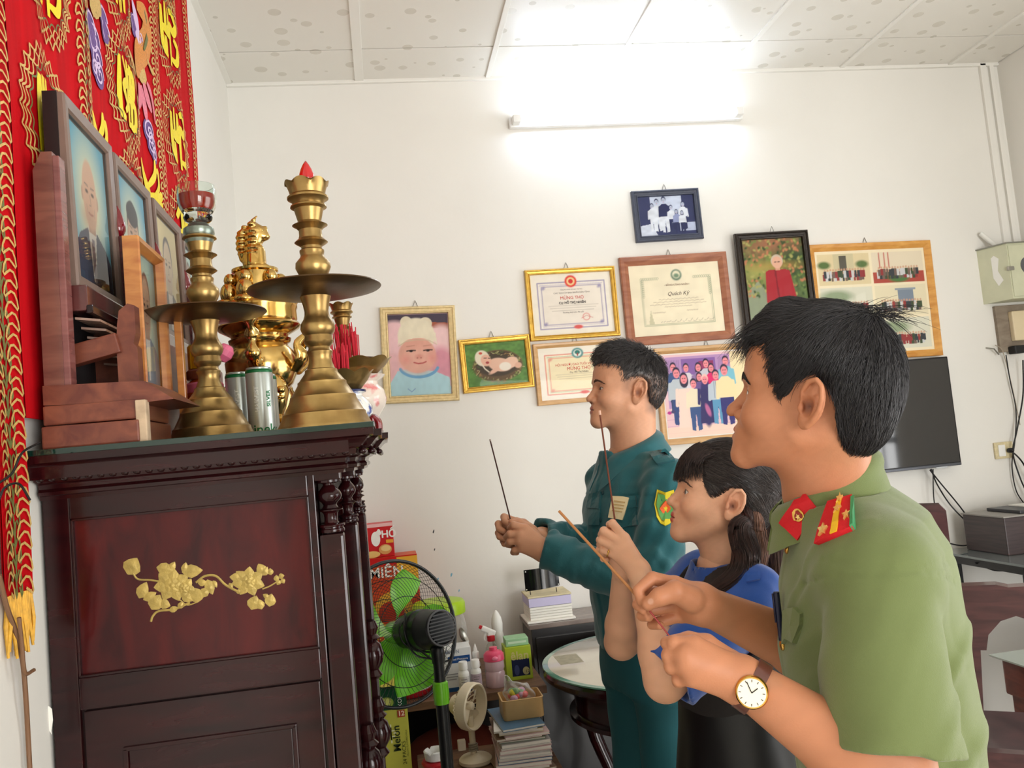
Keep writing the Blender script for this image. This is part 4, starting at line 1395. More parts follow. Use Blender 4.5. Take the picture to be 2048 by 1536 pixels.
def p_baby(w, h):
	p = Pic(w, h, 110, 145, (240, 196, 200))
	p.rect(0, w, h * .87, h, (78, 66, 84))
	p.poly([(w * .55, h * .9), (w, h * .88), (w, h * .8), (w * .6, h * .83)], (176, 96, 70))
	p.ell(w * .1, h * .72, w * .3, h * .2, (246, 208, 212), soft=8)
	p.ell(w * .88, h * .6, w * .25, h * .25, (248, 214, 214), soft=8)
	p.ell(w * .86, h * .36, w * .2, h * .22, (226, 160, 176), soft=10)
	p.poly([(0, 0), (0, h * .16), (w * .12, h * .3), (w * .35, h * .33), (w * .75, h * .28), (w * .98, h * .2), (w, 0)], (188, 224, 232))
	p.line(arc(w * .48, h * .36, w * .32, 195, 345, 14, h * .14), w * .05, (120, 176, 214))
	p.ell(w * .3, h * .9, w * .1, h * .075, (240, 230, 204))
	p.ell(w * .62, h * .88, w * .11, h * .075, (240, 230, 204))
	p.ell(w * .46, h * .73, w * .31, h * .22, (244, 236, 212), soft=3)
	p.ell(w * .46, h * .49, w * .31, h * .22, (236, 180, 162), soft=3)
	p.ell(w * .46, h * .42, w * .28, h * .15, (240, 190, 172), soft=12)
	p.poly([(w * .14, h * .62), (w * .2, h * .68), (w * .46, h * .70), (w * .73, h * .69), (w * .8, h * .62), (w * .78, h * .76), (w * .18, h * .76)], (244, 236, 212))
	p.line([(w * .16, h * .61), (w * .28, h * .665), (w * .46, h * .68), (w * .66, h * .67), (w * .79, h * .615)], w * .012, (214, 198, 168))
	for s, x in ((-1, .36), (1, .64)):
		p.line([(w * (x - .07), h * .545), (w * x, h * .552), (w * (x + .07), h * .548)], w * .022, (66, 44, 42))
		p.ell(w * x, h * .54, w * .03, h * .012, (40, 28, 28))
		p.line([(w * (x - .07), h * .6), (w * (x + .06), h * .61)], w * .016, (214, 156, 138))
	p.ell(w * .49, h * .47, w * .06, h * .03, (226, 160, 144), soft=5)
	p.ell(w * .46, h * .455, w * .012, h * .006, (170, 96, 88))
	p.ell(w * .52, h * .455, w * .012, h * .006, (170, 96, 88))
	p.line([(w * .4, h * .40), (w * .47, h * .385), (w * .55, h * .39), (w * .6, h * .405)], w * .022, (196, 92, 92))
	p.ell(w * .27, h * .44, w * .07, h * .05, (238, 160, 150), soft=12, op=.7)
	p.ell(w * .7, h * .45, w * .07, h * .05, (238, 160, 150), soft=12, op=.7)
	p.line([(w * .28, h * .08), (w * .34, h * .04), (w * .4, h * .08)], w * .012, (130, 160, 200))
	return p.noise(.05, 20)

def p_basket(w, h):
	p = Pic(w, h, 120, 90, (98, 142, 66))
	p.noise(.3, 22, 3)
	p.ell(w * .52, h * .45, w * .42, h * .38, (108, 84, 54), soft=3)
	p.ell(w * .52, h * .5, w * .37, h * .3, (74, 60, 42), soft=3)
	r = np.random.RandomState(4)
	for i in range(130):
		a = r.rand() * 6.28
		cx, cy = w * (.52 + .4 * math.cos(a) * (.85 + .2 * r.rand())), h * (.42 + .36 * math.sin(a) * (.8 + .25 * r.rand()))
		c = [(150, 160, 84), (206, 190, 136), (88, 116, 56), (170, 130, 80)][i % 4]
		p.line([(cx, cy), (cx + w * .09 * (r.rand() - .5), cy + h * .1 * (r.rand() - .5))], w * .011, c, .8)
	p.ell(w * .56, h * .47, w * .2, h * .16, (236, 196, 172), -.2, 2)
	p.ell(w * .74, h * .5, w * .13, h * .13, (240, 202, 178), .3, 2)
	p.ell(w * .86, h * .42, w * .06, h * .07, (232, 186, 160), 0, 2)
	p.ell(w * .48, h * .36, w * .13, h * .05, (236, 192, 168), .5, 2)
	p.ell(w * .64, h * .42, w * .1, h * .1, (244, 236, 222), 0, 2)
	p.ell(w * .27, h * .66, w * .12, h * .19, (240, 230, 208), .3, 2)
	p.ell(w * .33, h * .60, w * .085, h * .14, (238, 190, 166), .3, 2)
	p.ell(w * .25, h * .78, w * .03, h * .03, (214, 90, 70))
	p.line([(w * .3, h * .66), (w * .34, h * .655)], w * .014, (60, 40, 38))
	p.line([(w * .37, h * .65), (w * .4, h * .64)], w * .014, (60, 40, 38))
	p.ell(w * .35, h * .545, w * .03, h * .03, (170, 60, 60))
	p.line([(w * .22, h * .6), (w * .3, h * .4), (w * .36, h * .32)], w * .02, (240, 228, 206))
	return p

def p_cert(paper, border, c2, emblem, ring=False):
	def f(w, h):
		p = Pic(w, h, 130, 96, (244, 238, 224))
		p.rect(w * .08, w * .92, h * .1, h * .86, paper)
		for k, (q, th, c) in enumerate(((.0, .014, border), (.03, .006, c2), (.05, .010, border))):
			x0, x1, y0, y1 = w * (.08 + q), w * (.92 - q), h * (.1 + q * 1.3), h * (.86 - q * 1.3)
			p.line([(x0, y0), (x1, y0), (x1, y1), (x0, y1), (x0, y0)], w * th, c, .8)
		for i in range(40):
			t = i / 40
			for (x, y) in ((w * (.1 + .8 * t), h * .125), (w * (.1 + .8 * t), h * .835)):
				p.ell(x, y, w * .006, h * .01, (250, 246, 236), 0, 1, .9)
			for (x, y) in ((w * .105, h * (.12 + .7 * t)), (w * .895, h * (.12 + .7 * t))):
				p.ell(x, y, w * .007, h * .008, (250, 246, 236), 0, 1, .9)
		for (x, y) in ((.15, .18), (.85, .18), (.15, .77), (.85, .77)):
			p.ell(w * x, h * y, w * .03, h * .03, border, .6, 2, .5)
		p.ell(w * .5, h * .87, w * .075, h * .1, emblem, soft=2)
		p.ell(w * .5, h * .87, w * .05, h * .066, (246, 222, 160) if not ring else (236, 244, 236), soft=2)
		if ring:
			p.ell(w * .5, h * .885, w * .035, h * .04, (40, 120, 110))
			p.ell(w * .5, h * .84, w * .01, h * .03, (170, 60, 50))
		else:
			p.ell(w * .5, h * .87, w * .03, h * .04, (214, 44, 40))
		p.ell(w * .55, h * .11, w * .06, h * .035, (226, 96, 90), op=.7)
		for i, y in enumerate((.47, .43, .39)):
			p.line([(w * (.2 + .02 * i), h * y), (w * (.82 - .03 * i), h * y)], h * .008, (150, 140, 130), .55)
		if not ring:
			p.ell(w * .66, h * .27, w * .05, h * .065, (220, 90, 84), op=.45)
			p.ell(w * .66, h * .27, w * .038, h * .05, paper, op=.9)
			p.line([(w * .6, h * .25), (w * .66, h * .29), (w * .74, h * .25)], h * .01, (196, 70, 70), .7)
		return p.noise(.03, 16)
	return f

def p_oldcert(w, h):
	p = Pic(w, h, 130, 110, (240, 230, 204))
	g = (150, 160, 132)
	p.line([(w * .12, h * .78), (w * .12, h * .14), (w * .9, h * .14), (w * .9, h * .78)], w * .006, g)
	p.line([(w * .135, h * .78), (w * .135, h * .155), (w * .885, h * .155), (w * .885, h * .78)], w * .003, g)
	for s in (0, 1):
		for i in range(9):
			x = w * (.13 + .022 * i) if s == 0 else w * (.89 - .022 * i)
			p.line(arc(x, h * .8, w * .012, 0, 300, 8), w * .004, g)
			y = h * (.78 - .028 * i)
			p.line(arc(w * .14 if s == 0 else w * .88, y, w * .012, 0, 300, 8), w * .004, g)
	p.ell(w * .52, h * .84, w * .06, h * .08, (104, 132, 112), soft=2)
	p.ell(w * .52, h * .845, w * .042, h * .055, (232, 226, 200), soft=2)
	p.ell(w * .52, h * .83, w * .03, h * .03, (120, 146, 120), soft=2)
	for (x0, x1, y) in ((.38, .66, .7), (.3, .74, .5), (.24, .8, .465), (.2, .82, .43), (.36, .66, .395), (.22, .36, .32), (.6, .72, .33)):
		n = 26
		p.line([(w * (x0 + (x1 - x0) * i / n), h * (y + .006 * math.sin(i * 2.3))) for i in range(n + 1)], h * .005, (150, 130, 110), .8)
	for i in range(20):
		x = w * (.3 + .6 * i / 20)
		p.line([(x, h * .18), (x + w * .02, h * (.19 + .02 * math.sin(i * 3)))], h * .006, (120, 110, 96), .7)
	p.poly([(w * .17, h * .16), (w * .2, h * .36), (w * .23, h * .16)], (206, 200, 170))
	return p.noise(.05, 14)

def fig(p, x, y, s, skin, hair, top, bot, lng=False, dress=False):
	"""small standing figure; y = feet, s = height"""
	if lng:
		p.ell(x, y + s * .84, s * .075, s * .11, hair)
	if dress:
		p.poly([(x - s * .1, y + s * .72), (x + s * .1, y + s * .72), (x + s * .15, y + s * .08), (x - s * .15, y + s * .08)], top)
	else:
		p.poly([(x - s * .11, y + s * .5), (x + s * .11, y + s * .5), (x + s * .1, y + s * .02), (x + s * .02, y), (x, y + s * .36), (x - s * .03, y), (x - s * .1, y + s * .02)], bot)
		p.poly([(x - s * .14, y + s * .7), (x - s * .06, y + s * .78), (x + s * .06, y + s * .78), (x + s * .14, y + s * .7), (x + s * .12, y + s * .44), (x - s * .12, y + s * .44)], top)
	p.line([(x - s * .13, y + s * .7), (x - s * .15, y + s * .45)], s * .055, top)
	p.line([(x + s * .13, y + s * .7), (x + s * .15, y + s * .45)], s * .055, top)
	p.ell(x, y + s * .9, s * .065, s * .085, hair)
	p.ell(x, y + s * .87, s * .055, s * .075, skin)
	p.line([(x - s * .025, y + s * .885), (x - s * .012, y + s * .885)], s * .012, (70, 40, 50))
	p.line([(x + s * .025, y + s * .885), (x + s * .012, y + s * .885)], s * .012, (70, 40, 50))
	p.line([(x - s * .015, y + s * .835), (x + s * .015, y + s * .835)], s * .01, (190, 80, 90))

def p_bw(w, h):
	p = Pic(w, h, 110, 80, (52, 60, 104))
	p.rect(w * .22, w * .78, h * .3, h, (206, 216, 236))
	p.poly([(0, 0), (w * .3, 0), (w * .2, h * .3), (0, h * .26)], (214, 222, 238))
	p.rect(w * .7, w, h * .08, h * .3, (190, 200, 224))
	W, D, S = (226, 232, 242), (38, 46, 92), (196, 206, 228)
	fig(p, w * .24, h * .1, h * .75, S, D, W, W)
	fig(p, w * .33, h * .1, h * .86, S, D, W, W)
	fig(p, w * .8, h * .12, h * .74, S, D, W, D, True)
	fig(p, w * .46, h * .06, h * .95, S, D, D, W)
	fig(p, w * .58, h * .1, h * .68, S, D, W, D)
	fig(p, w * .67, h * .04, h * .62, S, D, (150, 160, 200), D, True)
	fig(p, w * .77, h * .04, h * .58, S, D, W, D, True)
	return p.noise(.12, 16)

def p_garden(w, h):
	p = Pic(w, h, 90, 130, (92, 112, 62))
	p.noise(.5, 26, 9)
	p.ell(w * .5, h * .95, w * .5, h * .1, (176, 112, 84), soft=20, op=.8)
	p.ell(w * .2, h * .68, w * .3, h * .1, (170, 168, 92), soft=20, op=.8)
	p.ell(w * .85, h * .8, w * .3, h * .14, (52, 76, 44), soft=20, op=.8)
	p.poly([(0, 0), (0, h * .5), (w * .2, h * .6), (w * .45, h * .4), (w * .9, h * .2), (w, 0)], (158, 166, 140), .8)
	r = np.random.RandomState(6)
	for i in range(240):
		x, y = r.rand() * w, h * (.45 + .55 * r.rand())
		p.ell(x, y, w * .03, h * .012, [(120, 140, 70), (60, 84, 44), (196, 128, 90), (176, 170, 100)][i % 4], r.rand() * 3, 1, .7)
	p.ell(w * .5, h * .74, w * .3, h * .03, (206, 160, 80), soft=10, op=.6)
	x = w * .55
	red = (172, 38, 48)
	p.poly([(x - w * .16, h * .7), (x + w * .14, h * .7), (x + w * .2, h * .4), (x + w * .14, h * .06), (x - w * .12, h * .06), (x - w * .19, h * .4)], red)
	p.poly([(x - w * .06, h * .7), (x - w * .02, h * .06), (x, h * .06), (x - w * .03, h * .7)], (136, 26, 38))
	p.line([(x - w * .17, h * .67), (x - w * .2, h * .4)], w * .08, red)
	p.line([(x + w * .16, h * .67), (x + w * .23, h * .4)], w * .08, red)
	p.ell(x - w * .2, h * .37, w * .03, h * .02, (226, 176, 150))
	p.ell(x + w * .24, h * .37, w * .03, h * .02, (226, 176, 150))
	p.rect(x - w * .04, x + w * .04, h * .69, h * .75, (214, 160, 132))
	p.ell(x, h * .785, w * .1, h * .062, (206, 190, 170))
	p.ell(x, h * .77, w * .085, h * .058, (226, 178, 152))
	p.line([(x - w * .04, h * .775), (x - w * .015, h * .775)], w * .015, (80, 50, 44))
	p.line([(x + w * .04, h * .775), (x + w * .015, h * .775)], w * .015, (80, 50, 44))
	return p

def p_collage(w, h):
	p = Pic(w, h, 170, 160, (238, 226, 196))
	r = np.random.RandomState(8)
	for (x0, x1, y0, y1, k) in ((.02, .49, .67, .97, 0), (.51, .98, .67, .97, 1), (.02, .49, .35, .645, 2), (.51, .98, .35, .645, 3), (.02, .49, .03, .325, 1), (.51, .98, .03, .325, 2)):
		X0, X1, Y0, Y1 = w * x0, w * x1, h * y0, h * y1
		W, H = X1 - X0, Y1 - Y0
		p.rect(X0, X1, Y0, Y1, [(222, 206, 166), (226, 214, 190), (216, 214, 196), (226, 216, 186)][k])
		if k == 0:
			p.rect(X0 + W * .3, X0 + W * .7, Y0 + H * .4, Y1, (206, 196, 160))
			p.rect(X0 + W * .42, X0 + W * .56, Y0 + H * .45, Y1 - H * .05, (96, 92, 80))
			for q in (.12, .85):
				p.ell(X0 + W * q, Y0 + H * .65, W * .12, H * .12, (96, 120, 70), soft=3)
		if k == 1:
			p.rect(X0, X1, Y0, Y0 + H * .35, (176, 78, 66))
			p.ell(X0 + W * .5, Y0 + H * .15, W * .2, H * .14, (84, 124, 70), soft=3)
			for q in (.15, .25, .33):
				p.line([(X0 + W * q, Y0 + H * .5), (X0 + W * q, Y1 - H * .02)], W * .02, (190, 90, 80))
		if k == 3:
			p.rect(X0 + W * .45, X0 + W * .75, Y0 + H * .4, Y0 + H * .85, (130, 142, 156))
			p.rect(X0 + W * .4, X0 + W * .8, Y0 + H * .82, Y0 + H * .9, (150, 160, 170))
		if k == 2:
			p.ell(X0 + W * .3, Y0 + H * .7, W * .3, H * .2, (150, 164, 132), soft=6)
		n = 15
		for row in (0, 1):
			for i in range(n):
				x = X0 + W * (.1 + .8 * (i + .5 * row) / n)
				y = Y0 + H * (.34 + .1 * row) + r.rand() * H * .03
				c = [(60, 66, 70), (150, 60, 60), (206, 206, 206), (70, 84, 60), (120, 100, 90)][r.randint(5)]
				p.rect(x - W * .024, x + W * .024, y - H * .22, y, c)
				p.ell(x, y + H * .04, W * .017, H * .035, (206, 160, 130))
	return p

def p_family(w, h):
	p = Pic(w, h, 210, 160, (238, 200, 206))
	p.poly([(w * .64, 0), (w * .64, h), (w, h), (w, 0)], (246, 226, 184))
	p.rect(w * .03, w * .64, h * .35, h * .97, (190, 150, 196))
	p.rect(w * .18, w * .5, h * .45, h * .94, (140, 98, 170))
	p.rect(w * .34, w * .48, h * .5, h * .9, (150, 44, 100))
	for i in range(8):
		p.line([(w * (.05 + .015 * i), h * .6), (w * (.05 + .015 * i), h * .93)], w * .004, (128, 96, 150))
		p.line([(w * (.53 + .013 * i), h * .5), (w * (.53 + .013 * i), h * .93)], w * .004, (150, 110, 160))
	for i in range(4):
		p.rect(0, w, h * (.05 + .08 * i), h * (.056 + .08 * i), (206, 150, 180), .7)
	p.rect(0, w, 0, h * .12, (250, 222, 196), .7)
	S, H = (244, 150, 158), (38, 26, 60)
	for a in ((.10, .3, .62, (52, 84, 140), (44, 60, 110), False), (.22, .32, .58, (226, 220, 226), (60, 50, 90), False), (.335, .3, .6, (150, 120, 170), (60, 50, 90), True), (.41, .34, .6, (206, 206, 216), (50, 50, 90), False),
			  (.455, .3, .58, (226, 24, 110), (50, 50, 90), True), (.595, .32, .64, (130, 196, 214), (60, 60, 110), False), (.335, .2, .58, (110, 84, 150), (60, 50, 90), True)):
		fig(p, w * a[0], h * a[1], h * a[2], S, H, a[3], a[4], a[5])
	fig(p, w * .125, h * .14, h * .72, S, H, (196, 204, 210), (38, 66, 130))
	fig(p, w * .19, h * .05, h * .74, S, H, (250, 220, 206), (245, 170, 176), True, True)
	fig(p, w * .275, h * .06, h * .65, S, H, (240, 228, 200), (52, 84, 140))
	p.ell(w * .385, h * .4, w * .055, h * .3, (50, 40, 110), soft=2)
	fig(p, w * .385, h * .09, h * .66, S, (250, 200, 190), (44, 36, 104), (60, 40, 110), False, True)
	p.ell(w * .39, h * .3, w * .02, h * .08, (200, 110, 160), .3, 2)
	fig(p, w * .49, h * .12, h * .68, S, H, (196, 206, 216), (96, 160, 196))
	for i in range(4):
		p.line([(w * (.465 + .016 * i), h * .44), (w * (.467 + .016 * i), h * .64)], w * .004, (60, 90, 130))
	fig(p, w * .575, h * .1, h * .76, S, H, (248, 226, 180), (48, 44, 120))
	p.ell(w * .03, h * .3, w * .02, h * .02, (190, 40, 140))
	p.ell(w * .065, h * .31, w * .02, h * .02, (60, 50, 110))
	return p

pxframe('baby_portrait', 'pale gilt framed photo of a baby in a cream cap', (755.6, 616.4), (905, 611.5), (768.3, 808.5), .034, .022, m_creamf, PR_STEP, p_baby)
pxframe('basket_photo', 'gilt framed photo of a sleeping baby in a basket on green', (911.6, 681.5), (1053, 669), (927, 788), .027, .024, m_goldf, PR_STEP, p_basket)
R_, B_, K_ = (206, 60, 52), (120, 110, 170), (110, 100, 100)
pxframe('certificate', 'gilt framed certificate with a red round emblem and blue border', (1042, 542.8), (1221, 533.3), (1060, 683.8), .024, .024, m_goldf, PR_STEP, p_cert((240, 232, 220), (136, 128, 176), (176, 170, 206), (226, 60, 44)), insets=0,
		texts=[('CHỦ TỊCH ỦY BAN NHÂN DÂN TỈNH', .5, .68, 0.010, K_, {}), ('MỪNG THỌ', .5, .595, .021, R_, {}), ('Cụ: HỒ THỊ NHIÊN', .5, .515, .015, (60, 56, 60), dict(bold=.0004)), ('Thượng thọ tròn 90 tuổi', .5, .355, .010, K_, {}), ('Cộng hòa xã hội chủ nghĩa Việt Nam', .5, .735, .007, K_, {})])
pxframe('certificate', 'tan framed certificate with a green tree emblem and pink border', (1062, 690), (1236, 677.5), (1075.4, 812.4), .022, .022, m_tanf, PR_BEV, p_cert((244, 232, 196), (226, 130, 120), (120, 170, 160), (90, 150, 150), True),
		texts=[('HỘI NGƯỜI CAO TUỔI VIỆT NAM', .5, .655, .0145, R_, {}), ('MỪNG THỌ', .5, .575, .021, R_, {}), ('Cụ: Hồ Thị Nhiên', .5, .505, .012, (70, 60, 70), {})])
pxframe('certificate', 'chestnut framed old certificate with a green emblem on cream paper', (1229.3, 518), (1442, 505.3), (1254, 694), .042, .024, m_woodf, PR_BEV, p_oldcert,
		texts=[('BẰNG CÔNG NHẬN', .52, .70, .012, (150, 120, 100), {}), ('Quách Kỳ', .52, .575, .026, (96, 80, 76), dict(shear=.35))])
pxframe('group_photo', 'small slate framed blue monochrome photo of a standing family', (1261, 384.7), (1394.7, 377.5), (1271.6, 486.7), .03, .022, m_slate, PR_STEP, p_bw)
pxframe('garden_portrait', 'tall dark gilt framed photo of a woman in red in a garden', (1470.5, 469.3), (1615.6, 460.9), (1493, 705), .034, .026, m_dkgold, PR_STEP, p_garden, y=YB - .03)
pxframe('photo_collage', 'large honey framed collage of pale group photos above the television', (1606, 492.5), (1849.6, 482.4), (1636, 727), .034, .024, m_orf, PR_BEV, p_collage)
pxframe('family_photo', 'large wood framed pink-tinted photo of a family of fourteen', (1292, 700), (1530, 684), (1324, 892), .028, .024, m_tanf, PR_BEV, p_family, insets=.006, mm=mat('white_mount', (240, 236, 226), .6))

# ------------------------------------------------------------------ television
m_tv = mat('tv_black', (14, 14, 17), .35)
a, b, c = [Vector(at(*q, Y=YB - .07)) for q in ((1892.7, 712.6), (1925.7, 928.8), (1772, 946.6))]
tx1, tx0, tz1, tz0 = (a.x + b.x) / 2, (a.x + b.x) / 2 - .80, a.z, (b.z + c.z) / 2
tv = T('television', 'black flat television mounted on the back wall reflecting the room', 'television', ((tx0 + tx1) / 2, YB - .05, tz0))
O('cabinet', MB().box(tx0, tx1, YB - .07, YB - .03, tz0, tz1, .004), m_tv, tv)
O('screen', MB().box(tx0 + .008, tx1 - .008, YB - .0725, YB - .069, tz0 + .018, tz1 - .008, .0008), mat('tv_screen', (10, 10, 14), .06, spec=1.0, coat=1.0), tv)
O('bottom_bezel', MB().box(tx0 + .002, tx1 - .002, YB - .073, YB - .068, tz0 + .001, tz0 + .014, .002), mat('grey_bezel', (92, 94, 100), .3, .6), tv)
O('indicator', MB().box(tx1 - .14, tx1 - .08, YB - .076, YB - .07, tz0 - .004, tz0 + .002, .001), mat('clear_plastic', (190, 194, 198), .2), tv)
O('wall_bracket', MB().box(tx0 + .2, tx1 - .2, YB - .03, YB, tz0 + .1, tz1 - .1, .003), m_tv, tv)
m_cab = mat('black_cable', (22, 22, 24), .5)

def cable(label, pts, r, y=YB - .02, m=m_cab, **k):
	P = [tuple(at(q[0], q[1], Y=q[2] if len(q) > 2 else y)) for q in pts]
	return O('cable', MB().tube(spline(P, 8), r, 6), m, label=label, cat='cable', smooth=60, group=k.get('group'))

cable('thin black cable hanging straight down from the television', [(1866, 938, 3.84), (1868, 1000, 3.85), (1880, 1060, 3.85), (1887, 1100, 3.85)], .0028, group='cables under the television')
cable('black cable looping from the television to the desk in a low curve', [(1862, 938, 3.84), (1875, 970, 3.85), (1905, 1015, 3.85), (1950, 1055, 3.8), (1980, 1052, 3.75)], .0034, group='cables under the television')
cable('black cable looping under the television and curling back to the desk edge', [(1860, 940, 3.84), (1880, 965, 3.85), (1925, 1020, 3.85), (1953, 1065, 3.82), (1935, 1090, 3.8), (1900, 1087, 3.8), (1886, 1078, 3.8)], .0034, group='cables under the television')

# ------------------------------------------------------------------ electric meter box, board, socket
m_mbox = mat('pale_green_steel', (206, 208, 180), .4, var=.1, vscale=12)
mbx = T('meter_box', 'pale green steel meter box fixed in the room corner', 'box', (3.16, YB - .1, 1.99))
p = at(1962, 497, Y=YB)
q = at(1978, 602, Y=YB)
bx0, bz1, bz0 = 3.04, 2.275, 2.00
fx = 3.095
mm_ = MB()
mm_.prism([(bx0, YB), (fx, YB - .14), (XR - .005, YB - .14), (XR - .005, YB)], lambda x, y: (x, y, bz0), lambda x, y: (x, y, bz1))
O('case', mm_, m_mbox, mbx)
O('top_plate', MB().prism([(bx0 - .006, YB), (fx - .004, YB - .147), (XR - .004, YB - .147), (XR - .004, YB)], lambda x, y: (x, y, bz1), lambda x, y: (x, y, bz1 + .006)), mat('steel_edge', (140, 140, 130), .4, .5), mbx)
O('front_door', MB().box(fx + .006, XR - .008, YB - .145, YB - .139, bz0 + .01, bz1 - .01, .002), m_mbox, mbx)
O('latch', MB().box(fx - .012, fx + .022, YB - .15, YB - .136, 2.14, 2.16, .003), mat('steel', (170, 168, 160), .3, .8), mbx)
O('meter_window', MB().lathe([(.045, 0), (.045, .006), (.001, .006)], (3.2, YB - .141, 2.16), 24, R=Matrix.Rotation(PI / 2, 3, 'X')), mat('dark_glass', (90, 92, 96), .1, coat=.5), mbx)
sv = MB()
pts = [(3.052, 2.22), (3.058, 2.23), (3.066, 2.21), (3.062, 2.15), (3.07, 2.10), (3.06, 2.075), (3.052, 2.12)]
sv.add([(x + .012, YB - (x + .012 - bx0) / (fx - bx0) * .14 - .002, z) for x, z in pts], [tuple(range(len(pts)))])
O('peeled_patch', sv, mat('peeled_white', (236, 236, 230), .4), mbx)
O('wire_sleeve', MB().tube([(3.06, YB - .02, 2.36), (3.11, YB - .05, 2.285)], .012, 10), mat('white_pvc', (228, 228, 222), .4), mbx, smooth=40, label='short white sleeve for the incoming wire')
bd = T('switch_board', 'weathered wooden board with a cream switch below the meter box', 'switch', (3.2, YB - .01, 1.80))
O('board', MB().box(3.085, XR - .01, YB - .02, YB, 1.75, 1.985, .002), woodmat('grey_board', (150, 138, 122), (126, 112, 98), .7, 0, (4, 4, 10)), bd)
O('switch_cover', MB().box(3.15, XR - .02, YB - .05, YB - .02, 1.80, 1.95, .006), mat('cream_plastic', (222, 206, 172), .4), bd)
O('plug_adapter', MB().box(3.125, 3.19, YB - .07, YB - .02, 1.735, 1.775, .006), m_cab, bd)
O('screw_hook', MB().tube([(3.02, YB, 1.78), (3.04, YB - .03, 1.77), (3.07, YB - .02, 1.74)], .004, 6), mat('steel', (170, 168, 160), .3, .8), bd)
sk = T('wall_socket', 'yellowed wall socket with a black plug beside the television', 'socket', (3.03, YB - .01, 1.22))
s0, s1 = at(1985, 888, Y=YB), at(2026, 915, Y=YB)
O('plate', MB().box(s0[0], s1[0], YB - .012, YB, s1[2], s0[2] + .005, .004), mat('yellowed_plastic', (226, 212, 170), .45, var=.25, vscale=60), sk)
O('socket_insert', MB().box(s0[0] + .018, s0[0] + .055, YB - .016, YB - .01, s1[2] + .012, s0[2] - .008, .002), mat('white_plastic', (238, 238, 234), .35), sk)
O('plug', MB().lathe([(.002, -.012), (.012, -.008), (.013, .008), (.008, .02), (.003, .024)], (s0[0] + .068, YB - .03, (s0[2] + s1[2]) / 2), 12, R=Matrix.Rotation(PI / 2, 3, 'X')), m_cab, sk, smooth=50)
cable('black power cable running from the socket plug to the right wall', [(2020, 902, 3.86), (2032, 910, 3.85), (2047, 928, 3.85), (2062, 960, 3.85)], .004)
cable('grey wire running down the corner from the switch board', [(2012, 710, 3.87), (2020, 760, 3.88), (2032, 820, 3.88), (2030, 880, 3.88), (2024, 930, 3.88), (2032, 980, 3.88), (2050, 1010, 3.88)], .0028)
cable('pale thin wire hanging from the hook of the switch board', [(1990, 690, 3.87), (2004, 700, 3.87), (2016, 740, 3.88), (2030, 800, 3.88), (2040, 850, 3.88)], .0022, m=mat('pale_wire', (170, 158, 140), .5))
cable('thick black cable hanging in the corner beside the socket', [(2046, 720, 3.85), (2046, 790, 3.86), (2034, 860, 3.86), (2026, 905, 3.86), (2040, 955, 3.86), (2056, 990, 3.86)], .0036)
# wires by the altar on the left wall
m_bw = mat('brown_wire', (122, 88, 62), .5)
cable('brown cable hanging down the left wall beside the altar', [(-2, 1150, 1.34), (14, 1215, 1.36), (30, 1260, 1.38), (45, 1320, 1.4), (52, 1400, 1.41), (56, 1470, 1.42), (60, 1545, 1.42)], .0036, m=m_bw)
cable('second brown cable beside the altar forking from the first', [(38, 1235, 1.37), (44, 1290, 1.38), (50, 1345, 1.39), (68, 1340, 1.42)], .003, m=m_bw)
cable('thin dark wire draped over the left end of the altar top', [(0, 965, 1.36), (25, 945, 1.38), (45, 905, 1.40), (80, 885, 1.44)], .0018)
cable('thin dark wire crossing the banner strip beside the altar', [(-2, 1000, 1.33), (10, 975, 1.34), (38, 968, 1.36), (60, 1000, 1.38)], .0018)

# ------------------------------------------------------------------ furniture by the back wall
m_bench = woodmat('worn_plank', (132, 98, 72), (96, 68, 50), .6, 0, (2, 12, 12))
m_dkw = mat('near_black_wood', (30, 26, 26), .3, coat=.2, var=.2, vscale=9)
m_grytop = woodmat('grey_brown_top', (132, 116, 108), (104, 90, 84), .25, .2, (1.5, 10, 2))
ZS = .60
sh = T('back_shelf', 'low dark wooden side table along the back wall with a worn edge', 'table', (.2, 3.58, 0))
O('table_top', MB().box(-.35, .53, 3.28, 3.84, ZS - .03, ZS, .003), m_bench, sh)
for (x, y) in ((-.32, 3.31), (.48, 3.31), (-.32, 3.80), (.48, 3.80)):
	O('leg', MB().box(x - .02, x + .02, y - .02, y + .02, 0, ZS - .03, .002), m_dkw, sh)
O('back_board', MB().box(-.34, .52, 3.80, 3.82, .1, ZS - .03), m_dkw, sh)
O('lower_board', MB().box(-.34, .52, 3.33, 3.79, .16, .18, .002), m_dkw, sh)
O('cloth_bundle', MB().ell((.18, 3.45, .32), (.22, .1, .135), n=20, m=12), mat('rust_cloth', (124, 48, 34), .8, var=.35, vscale=12), label='rust-red cloth bundle under the low side table', cat='cloth', smooth=60)
ZL = .425
bn2 = T('low_bench', 'low wooden bench holding the small fan and the magazines', 'bench', (.26, 3.06, 0))
O('seat', MB().box(.025, .50, 2.88, 3.25, ZL - .03, ZL, .003), m_bench, bn2)
for (x, y) in ((.05, 2.905), (.475, 2.905), (.05, 3.225), (.475, 3.225)):
	O('leg', MB().box(x - .02, x + .02, y - .02, y + .02, 0, ZL - .03, .002), m_dkw, bn2)

dc = T('dark_cupboard', 'near-black cupboard with a grey-brown top against the back wall', 'cupboard', (.95, 3.76, 0))
O('body', MB().box(.545, 1.40, 3.645, 3.885, 0, .735, .002), m_dkw, dc)
O('top', MB().box(.535, 1.41, 3.632, 3.89, .735, .753, .003), m_grytop, dc)
for i in range(2):
	O('door', MB().box(.56 + i * .42, .965 + i * .42, 3.638, 3.647, .06, .70, .003), m_dkw, dc)
